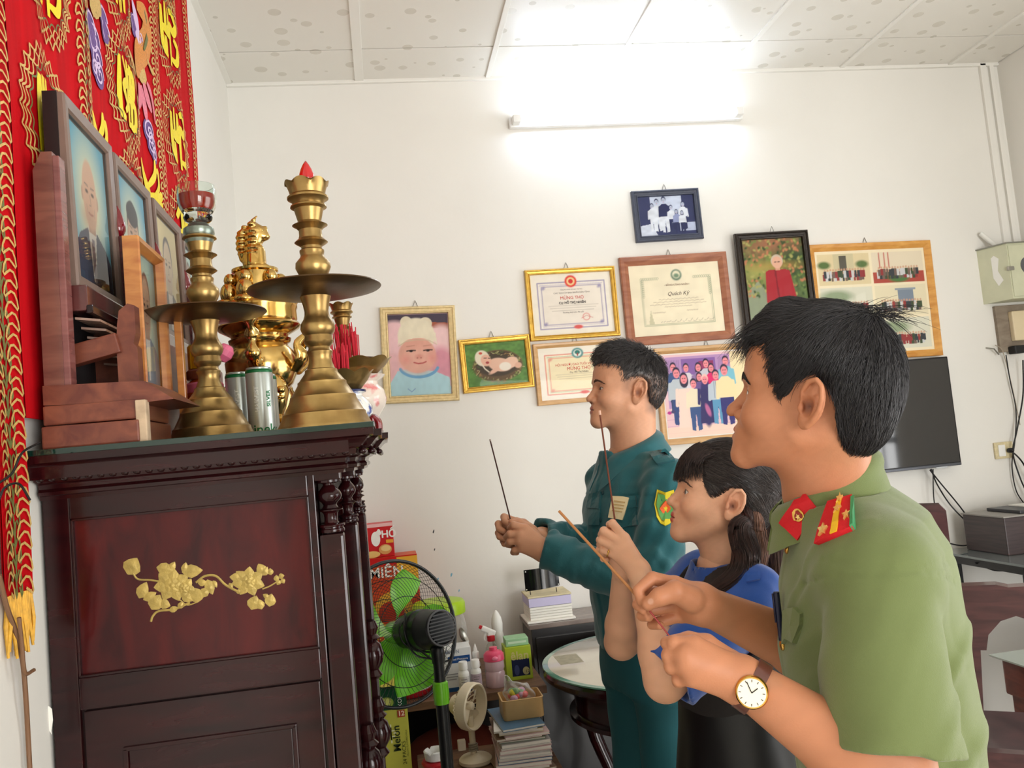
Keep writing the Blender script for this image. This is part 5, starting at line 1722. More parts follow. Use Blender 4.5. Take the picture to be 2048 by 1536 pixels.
# white boxed books on the cupboard
bk = T('box_file', 'white and lilac boxed books stacked on the dark cupboard', 'books', (.63, 3.74, .753))
m_paper = mat('paper_white', (238, 236, 228), .7, var=.05, vscale=20)
O('tray', MB().box(.535, .745, 3.66, 3.86, .7535, .763, .003), m_paper, bk)
for i in range(5):
	O('book_block', MB().box(.552, .735, 3.675, 3.85, .7635 + i * .011, .7735 + i * .011, .001), m_paper, bk)
O('lilac_book', MB().box(.55, .735, 3.672, 3.85, .819, .856, .002), mat('lilac_paper', (196, 190, 224), .6), bk)
O('top_cover', MB().box(.548, .737, 3.67, 3.852, .857, .864, .001), mat('old_cover', (222, 210, 172), .7, var=.25, vscale=20), bk)
ph = T('card_reader', 'small black curved plastic holder standing on the boxed books', 'holder', (.62, 3.74, .864))
pm = MB()
vs = []
n = 12
for i in range(n + 1):
	u = i / n
	x = .545 + .15 * u
	y = 3.70 - .022 * math.sin(PI * u)
	vs += [(x, y, .885 + .01 * u), (x, y, .975 + .01 * u), (x, y + .006, .885 + .01 * u), (x, y + .006, .975 + .01 * u)]
fs = []
for i in range(n):
	a = 4 * i
	fs += [(a, a + 4, a + 5, a + 1), (a + 2, a + 3, a + 7, a + 6), (a + 1, a + 5, a + 7, a + 3), (a, a + 2, a + 6, a + 4)]
fs += [(0, 1, 3, 2), (4 * n, 4 * n + 2, 4 * n + 3, 4 * n + 1)]
O('face_plate', pm.add(vs, fs), mat('gloss_black', (18, 18, 20), .15, coat=.6), ph, smooth=40)
for (x, z) in ((.55, .892), (.552, .968), (.69, .9), (.69, .978)):
	O('stud', MB().ell((x, 3.697, z), (.003, .003, .003), n=8, m=6), m_paper, ph)
for x in (.565, .68):
	O('support_leg', MB().tube([(x, 3.705, .885), (x + .005, 3.73, .8645)], .002, 5), m_cab, ph)

# round table with a glass top
m_ttop = mat('cream_table_top', (222, 214, 194), .12, coat=.6, var=.12, vscale=6)
m_tglass = mat('table_glass_edge', (96, 150, 128), .08, coat=.6)
cx, cy, ZR = .955, 3.11, .70
rt_ = T('round_table', 'round dark wood table with a cream top under green-edged glass', 'table', (cx, cy, 0))
O('glass_top', MB().lathe([(.001, ZR - .008), (.452, ZR - .008), (.456, ZR - .005), (.456, ZR - .0006), (.452, ZR)], (cx, cy, 0), 72), m_tglass, rt_, smooth=30)
O('table_top', MB().lathe([(.30, ZR - .05), (.44, ZR - .046), (.455, ZR - .035), (.455, ZR - .02), (.448, ZR - .0085), (.30, ZR - .0085)], (cx, cy, 0), 72), m_maho, rt_, smooth=30)
O('cream_inlay', MB().lathe([(.001, ZR + .0004), (.435, ZR + .0004), (.436, ZR + .0001)], (cx, cy, 0), 72), m_ttop, rt_, smooth=30)
O('apron', MB().lathe([(.36, ZR - .19), (.372, ZR - .185), (.372, ZR - .17), (.35, ZR - .165), (.35, ZR - .06), (.38, ZR - .048)], (cx, cy, 0), 64), m_maho, rt_, smooth=30)
for i in range(4):
	a = PI / 4 + i * PI / 2
	O('leg', MB().tube(spline([(cx + .33 * math.cos(a), cy + .33 * math.sin(a), ZR - .1), (cx + .35 * math.cos(a), cy + .35 * math.sin(a), .4), (cx + .27 * math.cos(a), cy + .27 * math.sin(a), .18), (cx + .32 * math.cos(a), cy + .32 * math.sin(a), .018)], 5), [.032 - .0009 * k3 for k3 in range(16)], 10), m_maho, rt_, smooth=60)
p = at(1118, 1318, Z=ZR)
O('paper_sticker', MB().box(p[0] - .012, p[0] + .075, p[1] - .09, p[1] + .045, ZR + .0005, ZR + .0011), mat('faded_print', (176, 170, 144), .5, var=.3, vscale=40), rt_, label='faded printed card under the glass')

# desk with a glass top on the right, boxes on it
dk = T('glass_desk', 'black framed desk with a glass top below the television', 'desk', (2.95, 3.58, 0))
O('glass_top', MB().box(2.58, XR - .02, 3.26, 3.87, .808, .818, .002), mat('smoked_glass', (118, 128, 128), .06, coat=.7), dk)
O('front_beam', MB().box(2.60, XR - .03, 3.28, 3.31, .77, .807, .003), m_tv, dk)
O('side_beam', MB().box(2.60, 2.63, 3.31, 3.85, .77, .807, .003), m_tv, dk)
for (x, y) in ((2.63, 3.30), (3.22, 3.30), (2.63, 3.82), (3.22, 3.82)):
	O('leg', MB().box(x - .03, x + .03, y - .025, y + .025, 0, .77, .003), m_tv, dk)
rd = T('receiver_box', 'dark brown receiver box standing on the glass desk', 'box', (2.9, 3.62, .818))
O('case', MB().box(2.70, 3.2, 3.52, 3.80, .8185, .985, .005), woodmat('dark_brown_box', (74, 60, 60), (56, 46, 48), .4, .1), rd)
O('lid_edge', MB().box(2.695, 3.205, 3.515, 3.805, .985, .992, .002), mat('grey_edge', (150, 146, 140), .5), rd)
O('laptop', MB().box(2.80, 3.12, 3.54, 3.76, .9925, 1.008, .004), mat('dark_grey', (58, 58, 62), .4), label='thin dark grey laptop lying on the receiver box', cat='laptop')
O('paper_sheet', MB().box(2.90, 3.11, 3.55, 3.74, 1.0085, 1.014, .001), m_paper, label='white stack of paper lying on the grey laptop', cat='paper')
cable('thin black wire lying below the desk top', [(1950, 1125, 3.6), (1985, 1140, 3.62), (2010, 1142, 3.62), (2040, 1145, 3.62)], .003)

# carved wooden chairs on the right
m_chair = woodmat('purple_brown_wood', (86, 52, 54), (62, 36, 40), .28, .4, (3, 3, 14))

def carved_chair(label, c, rz, group='carved wooden chairs'):
	t = T('carved_chair', label, 'chair', (c[0], c[1], 0), group)
	LOC[t] = Vector((0, 0, 0))
	tilt = Matrix.Translation(Vector((0, 0, .45))) @ Matrix.Rotation(-.09, 4, 'X') @ Matrix.Translation(Vector((0, 0, -.45)))

	def pb(nm, poly, d, y=0.0, m=m_chair):
		mb = MB(tilt)
		mb.prism(poly, lambda x, z: (x, y - d / 2, z), lambda x, z: (x, y + d / 2, z))
		return O(nm, mb, m, t)
	top = [(-.31, .80), (-.31, .965), (-.29, .985), (-.13, .99), (-.10, .982), (-.05, .985), (0, 1.005), (.05, .985), (.10, .982), (.13, .99), (.29, .985), (.31, .965), (.31, .80), (.175, .80), (.165, .845), (.13, .885), (.09, .90), (.05, .885), (.02, .845), (.012, .80), (-.012, .80), (-.02, .845), (-.05, .885), (-.09, .90), (-.13, .885), (-.165, .845), (-.175, .80)]
	pb('top_rail', top, .036)
	for s in (-1, 1):
		pb('back_post', [(s * .305, .0), (s * .305, .80), (s * .19, .80), (s * .215, .45), (s * .24, .0)][::s], .034)
		pb('arch_slat', [(s * .012, .45), (s * .012, .80), (s * .03, .80), (s * .03, .45)][::s], .024)
	pb('lower_rail', [(-.24, .42), (-.24, .50), (.24, .50), (.24, .42)], .03)
	O('seat', MB().box(-.31, .31, -.53, .0, .40, .45, .006), m_chair, t)
	for s in (-1, 1):
		O('front_leg', MB().box(s * .28 - .03, s * .28 + .03, -.52, -.46, 0, .40, .004), m_chair, t)
		O('armrest', MB().box(s * .29 - .03, s * .29 + .03, -.5, .0, .62, .655, .008), m_chair, t)
		O('arm_support', MB().box(s * .29 - .02, s * .29 + .02, -.48, -.43, .45, .62, .004), m_chair, t)
	t.rotation_euler = (0, 0, rz)
	LOC[t] = Vector((c[0], c[1], 0))
	return t

carved_chair('purple-brown carved wooden chair with arched back before the tea table', tuple(at(2092, 1150, Z=1.0)[:2]), PI - .62)
ch2 = carved_chair('taller purple-brown carved chair standing behind the man in green', (1.73, 3.02), PI - .5)
ch2.scale = (.92, .8, 1.18)
t2 = T('tea_table', 'reddish wooden tea table with a glass top behind the carved chair', 'table', (2.75, 2.9, 0))
O('glass_top', MB().box(2.30, 3.2, 2.62, 3.19, .502, .51, .002), mat('pale_glass_top', (196, 206, 196), .06, coat=.7), t2)
O('apron', MB().box(2.33, 3.17, 2.65, 3.16, .36, .50, .01), woodmat('reddish_wood', (140, 64, 46), (104, 40, 30), .3, .4, (4, 3, 10)), t2)
for (x, y) in ((2.38, 2.70), (3.12, 2.70), (2.38, 3.11), (3.12, 3.11)):
	O('leg', MB().box(x - .035, x + .035, y - .035, y + .035, 0, .36, .006), MATS['reddish_wood'], t2)

# ------------------------------------------------------------------ pedestal fan
m_fb = mat('fan_black', (22, 24, 26), .35, coat=.1)
m_fg = mat('fan_lime', (128, 222, 44), .25, trans=.15, coat=.3)
m_fw = mat('fan_wire', (34, 36, 38), .4, .3)
fc = Vector(at(797, 1265, Y=2.87))
fax = Vector((-.55, .82, -.15)).normalized()
fan = T('pedestal_fan', 'black pedestal fan with lime green blades turned toward the wall', 'fan', (.13, 2.66, 0))
Rf = fax.to_track_quat('Z', 'Y').to_matrix()

def fm(u, v, w):
	return fc + Rf @ Vector((u, v, w))

mot = fc - fax * .19
O('motor_housing', MB().lathe([(.03, .04), (.052, .03), (.056, .0), (.062, -.02), (.062, -.05), (.064, -.055), (.06, -.06), (.06, -.085), (.062, -.09), (.058, -.10), (.055, -.155), (.045, -.165), (.001, -.166)], fc - fax * .075, 32, R=Rf), m_fb, fan, smooth=35)
for i in range(9):
	x = -.04 + i * .01
	hh = math.sqrt(.05 ** 2 - x * x)
	O('vent_slat', MB().tube([fm(-hh, x, -.2415), fm(hh, x, -.2415)], .002, 5), mat('grey_plastic', (110, 112, 116), .4), fan)
O('vent_rim', MB().tube([fm(.052 * math.cos(a * PI / 16), .052 * math.sin(a * PI / 16), -.239) for a in range(32)], .003, 6, closed=True), MATS['grey_plastic'], fan)
O('hub', MB().lathe([(.001, .045), (.03, .042), (.038, .03), (.04, -.02), (.036, -.025)], fc, 28, R=Rf), m_fg, fan, smooth=40)
for b_ in range(5):
	a0 = 2 * PI * b_ / 5 + .45
	vs, fs = [], []
	nr, na = 10, 8
	for s in (0, 1):
		for i in range(nr + 1):
			r = .034 + .166 * i / nr
			wid = .5 + .5 * math.sin(PI * min(1, (i / nr) * .62 + .12))
			if i > nr - 3:
				wid *= 1 - .16 * (i - nr + 3) ** 1.4 / 3
			for j in range(na + 1):
				f = j / na - .5
				a = a0 + f * wid * (1.15 - .3 * i / nr) + .35 * (i / nr) ** 1.5
				vs.append(fm(r * math.cos(a), r * math.sin(a), f * .075 * (1 - .35 * i / nr) + .008 * math.cos(f * PI) + s * .002))
	n1 = (nr + 1) * (na + 1)
	for s in (0, 1):
		for i in range(nr):
			for j in range(na):
				q = s * n1 + i * (na + 1) + j
				f4 = (q, q + 1, q + na + 2, q + na + 1)
				fs.append(f4 if s else f4[::-1])
	O('blade', MB().add(vs, fs), m_fg, fan, smooth=60)
for (nm, sg, dep) in (('front_guard', 1, .075), ('back_guard', -1, .06)):
	g = MB()
	nW = 72
	for i in range(nW):
		a = 2 * PI * i / nW
		pts = []
		for k3 in range(9):
			q = k3 / 8
			r = .04 + .187 * q
			z = sg * dep * (1 - q ** 3)
			tw = a + sg * .9 * q
			pts.append(fm(r * math.cos(tw), r * math.sin(tw), z))
		g.tube(pts, .0007, 4, cap=False)
	for r, q in ((.04, 0), (.11, .37), (.17, .68), (.225, .98)):
		z = sg * dep * (1 - q ** 3)
		g.tube([fm(r * math.cos(2 * PI * k3 / 48), r * math.sin(2 * PI * k3 / 48), z) for k3 in range(48)], .0013, 5, closed=True)
	O(nm, g, m_fw, fan, smooth=60)
O('guard_rim', MB().tube([fm(.2295 * math.cos(2 * PI * k3 / 64), .2295 * math.sin(2 * PI * k3 / 64), 0) for k3 in range(64)], .0055, 8, closed=True), m_fb, fan, smooth=60)
zc_ = at(883, 1385, Y=2.68)[2]
px_, py_ = at(880, 1360, Y=2.68)[0], 2.68
O('neck', MB().tube(spline([tuple(mot + Vector((0, 0, -.03))), tuple(mot + Vector((.012, -.0, -.09))), (px_, py_, zc_ + .13), (px_, py_, zc_ + .09)], 5), .020, 12), m_fb, fan, smooth=60)
O('pole_upper', MB().tube([(px_, py_, zc_), (px_, py_, zc_ + .12)], .017, 14), m_fb, fan, smooth=40)
O('clamp_collar', MB().lathe([(.018, -.034), (.023, -.032), (.0245, .0), (.023, .03), (.019, .034)], (px_, py_, zc_), 20), m_fg, fan, smooth=40)
O('pole_lower', MB().tube([(px_, py_, .03), (px_, py_, zc_ - .02)], .0195, 16), m_fb, fan, smooth=40)
O('base', MB().lathe([(.001, 0), (.165, 0), (.17, .008), (.155, .022), (.06, .035), (.03, .06), (.02, .08)], (px_, py_, 0), 40), m_fb, fan, smooth=35)
for ct, pts in enumerate(([(.0, .05, -.12), (.06, .03, -.11), (.064, -.02, -.11), (.02, -.06, -.12), (-.03, -.08, -.15), (-.02, -.13, -.17)], [(.03, .06, -.1), (.07, 0, -.14), (.04, -.07, -.14), (-.02, -.1, -.19), (.02, -.13, -.2)], [(.05, -.05, -.17), (.02, -.09, -.2), (-.03, -.1, -.21), (-.05, -.06, -.21)])):
	O('power_cord', MB().tube(spline([tuple(fm(*q)) for q in pts], 6), .003, 6), m_fb, fan, smooth=60)

# ------------------------------------------------------------------ boxes and bottles on the low table
def cbox(name, label, x0, x1, y0, y1, z0, z1, m, cat, prints=(), group=None):
	t = T(name, label, cat, ((x0 + x1) / 2, (y0 + y1) / 2, z0), group)
	O('carton', MB().box(x0, x1, y0, y1, z0, z1, .0025), m, t)
	for ki, (kind, *a) in enumerate(prints):
		e = .0005 + .0004 * ki
		if kind == 'text':
			s, u, v, size, col, kw = a
			rot = kw.pop('rot', 0)
			M = Matrix.Translation(Vector((x0 + (x1 - x0) * u, y0 - e, z0 + (z1 - z0) * v))) @ frame2((1, 0, 0), (0, 0, 1)) @ Matrix.Rotation(rot, 4, 'Z')
			O('print_text', MB().text(s, size, M, **kw), ink(col), t)
		elif kind == 'rect':
			u0, u1, v0, v1, col = a
			X = lambda u: x0 + (x1 - x0) * u
			Z = lambda v: z0 + (z1 - z0) * v
			O('print_block', MB().add([(X(u0), y0 - e, Z(v0)), (X(u1), y0 - e, Z(v0)), (X(u1), y0 - e, Z(v1)), (X(u0), y0 - e, Z(v1))], [(0, 1, 2, 3)]), ink(col), t)
		elif kind == 'ell':
			u, v, ru, rv, col = a
			O('print_shape', MB().add([(x0 + (x1 - x0) * (u + ru * math.cos(k3 * PI / 10)), y0 - e, z0 + (z1 - z0) * (v + rv * math.sin(k3 * PI / 10))) for k3 in range(20)], [tuple(range(20))]), ink(col), t)
	return t

m_rb = mat('red_carton', (206, 24, 32), .4)
m_ob = mat('orange_carton', (214, 92, 34), .45, col2=(186, 36, 26), vscale=9)
W_ = (250, 246, 240)
noodle = cbox('noodle_carton', 'red and orange noodle carton standing behind the fan', -.13, .097, 3.70, 3.84, ZS, 1.095, m_ob, 'box',
			  [('rect', 0, 1, .93, 1, (204, 30, 30)), ('rect', .62, 1, .8, .99, (236, 176, 60)), ('text', 'MIỀN', .42, .87, .06, W_, dict(bold=.001)), ('ell', .5, .55, .36, .16, (226, 170, 60)), ('ell', .45, .53, .24, .1, (196, 60, 36)), ('ell', .6, .6, .1, .05, (240, 210, 120)), ('text', 'GẤU ĐỎ', .45, .3, .04, (246, 214, 60), {})])
cereal = cbox('cereal_box', 'red cereal box with white lettering on top of the noodle carton', -.13, .006, 3.72, 3.82, 1.0955, 1.236, m_rb, 'box',
			  [('rect', 0, 1, .9, 1, (242, 190, 190)), ('text', 'PHỐ', .78, .66, .042, W_, dict(bold=.0012)), ('ell', .45, .55, .14, .22, W_), ('ell', .56, .74, .06, .1, W_), ('rect', .76, .98, .4, .5, (240, 170, 60)), ('ell', .72, .22, .2, .15, (224, 160, 96)), ('ell', .74, .25, .15, .09, (240, 206, 140)), ('ell', .3, .1, .26, .1, (236, 196, 120))])
# big clear jar, lime lid
jx, jy = .165, 3.58
jr = T('plastic_jar', 'large clear plastic jar with a lime green lid', 'jar', (jx, jy, ZS))
m_clr = bpy.data.materials.new('clear_plastic_jar')
m_clr.use_nodes = True
_n, _l = m_clr.node_tree.nodes, m_clr.node_tree.links
_n.remove(_n['Principled BSDF'])
_t = _n.new('ShaderNodeBsdfTransparent')
_t.inputs[0].default_value = (.93, .94, .92, 1)
_g = _n.new('ShaderNodeBsdfPrincipled')
_g.inputs['Base Color'].default_value = (.8, .8, .78, 1)
_g.inputs['Roughness'].default_value = .12
_f = _n.new('ShaderNodeLayerWeight')
_f.inputs['Blend'].default_value = .28
_m = _n.new('ShaderNodeMixShader')
_l.new(_f.outputs['Facing'], _m.inputs[0])
_l.new(_t.outputs[0], _m.inputs[1])
_l.new(_g.outputs[0], _m.inputs[2])
_l.new(_m.outputs[0], _n['Material Output'].inputs[0])
O('jar_body', MB().lathe([(.001, 0), (.098, 0), (.105, .01), (.107, .1), (.106, .2), (.1, .235), (.094, .25), (.094, .262)], (jx, jy, ZS), 36), m_clr, jr, smooth=40)
O('lid', MB().lathe([(.1, .255), (.107, .258), (.108, .295), (.1, .308), (.08, .313), (.001, .313)], (jx, jy, ZS), 36), mat('lime_plastic', (176, 216, 26), .3, trans=.1), jr, smooth=40)
O('jar_contents', MB().lathe([(.001, .004), (.095, .004), (.1, .02), (.1, .05), (.06, .07), (.001, .075)], (jx, jy, ZS), 28), mat('grey_grains', (166, 160, 146), .8, var=.4, vscale=60, bump=.5), jr, smooth=60)
scp = at(928, 1272, Y=3.49)
Rs = Matrix.Rotation(1.15, 3, 'Y') @ Matrix.Rotation(.3, 3, 'X')
O('metal_scoop', MB().lathe([(.001, -.014), (.012, -.012), (.022, -.004), (.025, .004), (.023, .004), (.018, -.004), (.001, -.01)], tuple(scp), 24, R=Rs, sx=1.5).tube([(scp[0] + .0, scp[1], scp[2] - .03), (scp[0] - .03, scp[1] + .02, scp[2] - .11), (scp[0] - .04, scp[1] + .02, ZS + .01)], .004, 6), mat('steel', (170, 168, 160), .3, .8), label='steel scoop leaning against the lime-lidded jar', cat='scoop', smooth=40)
cbox('monitor_box', 'white and blue blood pressure monitor box on the low table', .150, .262, 3.36, 3.46, ZS, .76, mat('white_carton', (228, 230, 232), .5), 'box',
	 [('text', 'OMRON', .3, .92, .018, (150, 160, 176), dict(bold=.0004)), ('rect', .2, .95, .66, .82, (36, 78, 140)), ('text', 'Blood Pressure', .56, .745, .0115, W_, {}), ('rect', .05, .95, 0, .1, (36, 84, 140)), ('rect', .1, .5, .4, .42, (150, 150, 156)), ('rect', .1, .6, .34, .36, (150, 150, 156)), ('rect', .1, .44, .28, .3, (150, 150, 156)), ('ell', .8, .3, .06, .05, (90, 96, 104))])
m_wp = mat('white_plastic', (238, 238, 234), .35)

def bottle(label, x, y, r, h, lab, body=m_wp, cap=m_wp, group='bottles on the low table', ns='medicine_bottle'):
	t = T(ns, label, 'bottle', (x, y, ZS), group)
	O('body', MB().lathe([(.001, 0), (r * .95, 0), (r, .004), (r, h * .62), (r * .93, h * .68), (r * .7, h * .73), (r * .68, h * .76)], (x, y, ZS), 24), body, t, smooth=40)
	O('cap', MB().lathe([(r * .74, h * .75), (r * .8, h * .76), (r * .8, h * .97), (r * .74, h), (.001, h)], (x, y, ZS), 24), cap, t, smooth=40)
	lb = O('label_sleeve', MB().lathe([(r * 1.006, h * .12), (r * 1.008, h * .13), (r * 1.008, h * .56), (r * 1.006, h * .57)], (x, y, ZS), 24), mat('label_' + lab[0], lab[1], .5, var=.3, vscale=90), t, smooth=40)
	for i in range(4):
		a0 = -2.3 + .2 * i
		O('label_line', MB().add([(x + r * 1.02 * math.sin(u), y - r * 1.02 * math.cos(u), ZS + h * (.48 - .08 * i) + d) for d in (0, .0022) for u in (-.6, -.3, 0, .3, .5 - .1 * i)], [(k3, k3 + 1, k3 + 6, k3 + 5) for k3 in range(4)]), ink((120, 110, 116)), lb)
	return t

bottle('white medicine bottle with a ribbed white cap before the monitor box', .223, 3.30, .021, .122, ('pale', (226, 224, 218)))
bottle('white medicine bottle with a purple side label beside the pink bottle', .272, 3.325, .02, .118, ('plum', (196, 176, 188)))
t = bottle('small dropper bottle standing behind the two medicine bottles', .283, 3.40, .016, .13, ('amber', (176, 140, 90)), ns='dropper_bottle')
O('dropper_tip', MB().lathe([(.008, .128), (.007, .14), (.003, .155), (.001, .16)], (.283, 3.40, ZS), 12), m_wp, t, smooth=40)
# pink water bottle
t = T('water_bottle', 'pink water bottle with a handled flip lid', 'bottle', (.348, 3.36, ZS), 'bottles on the low table')
O('body', MB().lathe([(.001, 0), (.036, 0), (.039, .006), (.038, .05), (.034, .06), (.038, .072), (.037, .1)], (.348, 3.36, ZS), 28), mat('pink_clear', (224, 192, 200), .15, coat=.3, trans=.25), t, smooth=40)
O('lid', MB().lathe([(.038, .098), (.04, .1), (.039, .122), (.03, .132), (.016, .136), (.015, .148), (.001, .15)], (.348, 3.36, ZS), 28), mat('hot_pink', (220, 70, 108), .3), t, smooth=40)
O('button', MB().ell((.348, 3.32, ZS + .112), (.012, .005, .008), n=14, m=8), mat('light_pink', (240, 130, 160), .3), t, smooth=60)
# spray bottle, squeeze bottle
t = T('spray_bottle', 'clear spray bottle with a white and red trigger head', 'bottle', (.36, 3.52, ZS), 'bottles on the low table')
O('body', MB().lathe([(.001, 0), (.034, 0), (.036, .005), (.035, .08), (.022, .12), (.012, .132), (.012, .14)], (.36, 3.52, ZS), 24), m_clr, t, smooth=40)
O('red_collar', MB().lathe([(.014, .136), (.016, .138), (.016, .158), (.012, .16)], (.36, 3.52, ZS), 18), mat('red_plastic', (190, 26, 40), .35), t, smooth=40)
O('spray_head', MB().obox((.352, 3.52, ZS + .178), (.062, .018, .022), Matrix.Rotation(.5, 3, 'Y'), .006).obox((.358, 3.52, ZS + .163), (.02, .02, .018), Matrix.Rotation(0, 3, 'Y'), .004), m_wp, t)
O('nozzle', MB().obox((.322, 3.52, ZS + .196), (.012, .014, .014), Matrix.Rotation(.5, 3, 'Y'), .002), mat('red_plastic', (190, 26, 40), .35), t)
O('trigger', MB().tube([(.34, 3.52, ZS + .172), (.332, 3.52, ZS + .15), (.335, 3.52, ZS + .14)], .004, 6), m_wp, t)
t = T('squeeze_bottle', 'tall slim white squeeze bottle with a long nozzle by the wall', 'bottle', (.398, 3.60, ZS), 'bottles on the low table')
O('body', MB().lathe([(.001, 0), (.024, 0), (.025, .005), (.025, .13), (.022, .15), (.02, .158)], (.398, 3.60, ZS), 24), mat('milky_plastic', (232, 230, 222), .25, trans=.2), t, smooth=40)
O('nozzle_cap', MB().lathe([(.021, .155), (.022, .16), (.024, .185), (.02, .21), (.01, .232), (.003, .24)], (.398, 3.60, ZS), 24), m_wp, t, smooth=40)
cbox('herbal_box', 'yellow-green box with a dark blue picture beside the pink bottle', .397, .500, 3.40, 3.50, ZS, .728, mat('yellow_green_carton', (164, 186, 36), .45), 'box',
	 [('rect', .22, .9, .12, .62, (28, 36, 66)), ('text', 'êlan', .55, .72, .045, (196, 190, 120), dict(bold=.0008)), ('ell', .4, .3, .1, .16, (60, 70, 110)), ('ell', .75, .26, .13, .12, (176, 170, 120)), ('text', '12', .8, .24, .016, (60, 50, 40), {})])
cbox('tissue_box', 'small mint green box lying on the yellow-green box', .405, .495, 3.41, 3.49, .7285, .757, mat('mint_carton', (150, 196, 150), .5), 'box', [('rect', .1, .9, .35, .65, (200, 226, 196))])
t = T('rice_pot', 'white and red enamel pot standing behind the fan', 'pot', (.015, 3.405, ZS))
O('body', MB().lathe([(.001, 0), (.07, 0), (.085, .01), (.105, .05), (.11, .1), (.108, .105), (.1, .1), (.09, .05), (.001, .03)], (.015, 3.405, ZS), 32), mat('enamel_white', (232, 228, 218), .25, coat=.3), t, smooth=45)
O('red_band', MB().lathe([(.0715, .001), (.0862, .0105), (.095, .03), (.094, .031)], (.015, 3.405, ZS), 32), mat('red_plastic', (190, 26, 40), .35), t, smooth=45)

# tall yellow milk carton beyond the altar
ml = cbox('milk_carton', 'tall yellow carton of melon milk with a green top band', -.092, .004, 3.02, 3.20, .12, .737, mat('melon_yellow', (196, 192, 66), .45), 'box',
		  [('rect', 0, 1, .875, 1, (20, 74, 44)), ('ell', .28, .915, .26, .03, (150, 170, 70)), ('ell', .3, .92, .16, .02, (214, 214, 120)), ('text', 'KOREA', .76, .935, .019, W_, dict(rot=PI / 2)), ('rect', .64, .9, .83, .868, (176, 66, 40)), ('text', '12', .77, .849, .022, (246, 220, 190), dict(bold=.0006)), ('text', 'Melon', .56, .72, .034, (40, 52, 24), dict(rot=PI / 2, bold=.0006)), ('text', '24 PACKS', .78, .64, .018, (40, 52, 24), dict(rot=PI / 2)), ('text', 'MELON FLAVORED MILK', .9, .69, .008, (60, 70, 30), dict(rot=PI / 2))])
X_ = lambda u: -.092 + .096 * u
Z_ = lambda v: .12 + .617 * v
fmap = lambda u, v: (u, 3.02 - .005, v)
hm = MB()
for cz in (.735, .765):
	hm.ribbon([(X_(.2) + .0085 * math.cos(k3 * PI / 8), Z_(cz) + .0085 * math.sin(k3 * PI / 8)) for k3 in range(16)], .004, fmap, closed=True)
	hm.ribbon([(X_(.37), Z_(cz) - .012), (X_(.37), Z_(cz) + .012)], .004, fmap)
	hm.ribbon([(X_(.37), Z_(cz)), (X_(.5), Z_(cz))], .004, fmap)
hm.ribbon([(X_(.37), Z_(.70)), (X_(.37), Z_(.80))], .004, fmap)
hm.ribbon([(X_(.45), Z_(.752)), (X_(.55), Z_(.752))], .004, fmap)
O('korean_lettering', hm, ink((238, 236, 200)), ml)
t = T('stool_carton', 'brown carton under the tall yellow milk carton', 'box', (-.045, 3.11, 0))
O('carton', MB().box(-.11, .015, 3.0, 3.22, 0, .1195, .003), mat('kraft_carton', (168, 130, 90), .7), t)

# small cream desk fan on the bench
m_cf = mat('cream_plastic_fan', (228, 214, 186), .4, var=.06, vscale=20)
fx_, fy_ = .224, 3.08
df = T('desk_fan', 'small cream desk fan with a round guard on the bench', 'fan', (fx_, fy_, ZL))
O('base', MB().lathe([(.001, 0), (.052, 0), (.058, .006), (.058, .016), (.05, .024), (.02, .028), (.012, .034)], (fx_, fy_, ZL), 36), m_cf, df, smooth=40)
O('stem', MB().tube([(fx_ - .004, fy_ + .005, ZL + .025), (fx_ - .006, fy_ + .006, ZL + .16)], .011, 12), m_cf, df, smooth=40)
hc = Vector((fx_ - .002, fy_ - .005, ZL + .195))
ha = Vector((.80, -.58, -.05)).normalized()
Rh = ha.to_track_quat('Z', 'Y').to_matrix()
hm3 = lambda u, v, w: hc + Rh @ Vector((u, v, w))
O('guard_ring', MB().lathe([(.074, -.02), (.079, -.016), (.081, .0), (.08, .02), (.076, .024), (.072, .02), (.072, -.012), (.074, -.02)], hc, 48, R=Rh, cap=False), m_cf, df, smooth=40)
O('motor_pod', MB().lathe([(.034, -.045), (.038, -.04), (.04, -.02), (.03, -.012)], hc - ha * .015, 24, R=Rh).lathe([(.001, -.063), (.03, -.06), (.036, -.05), (.036, -.044)], hc - ha * .01, 24, R=Rh), m_cf, df, smooth=40)
for i in range(28):
	a = 2 * PI * i / 28
	O('guard_rib', MB().tube([hm3(.03 * math.cos(a), .03 * math.sin(a), -.036), hm3(.06 * math.cos(a + .2), .06 * math.sin(a + .2), -.034), hm3(.077 * math.cos(a + .3), .077 * math.sin(a + .3), -.016)], .0022, 5), m_cf, df)
for i in range(4):
	a = 2 * PI * i / 4 + .4
	vs, fs = [], []
	for k3 in range(7):
		for j in range(5):
			r = .014 + .05 * k3 / 6
			f = j / 4 - .5
			aa = a + f * (.6 + .5 * math.sin(PI * k3 / 7)) + .1 * k3 / 6
			vs.append(hm3(r * math.cos(aa), r * math.sin(aa), f * .022 - .008))
	for k3 in range(6):
		for j in range(4):
			q = k3 * 5 + j
			fs.append((q, q + 1, q + 6, q + 5))
	O('blade', MB().add(vs, fs), m_cf, df, smooth=60)
O('hub', MB().lathe([(.001, .012), (.012, .01), (.016, .0), (.016, -.014)], hc, 18, R=Rh), m_cf, df, smooth=40)
O('plug_cord', MB().tube([(fx_ - .004 + .015 * math.cos(k3 * .7), fy_ + .005 + .015 * math.sin(k3 * .7), ZL + .04 + .0008 * k3) for k3 in range(36)], .003, 5), mat('grey_cord', (150, 138, 120), .5), df, smooth=60)
O('charger', MB().box(fx_ - .058, fx_ - .03, fy_ - .012, fy_ + .012, ZL + .05, ZL + .085, .004), mat('ivory_plastic', (222, 210, 190), .4), df)

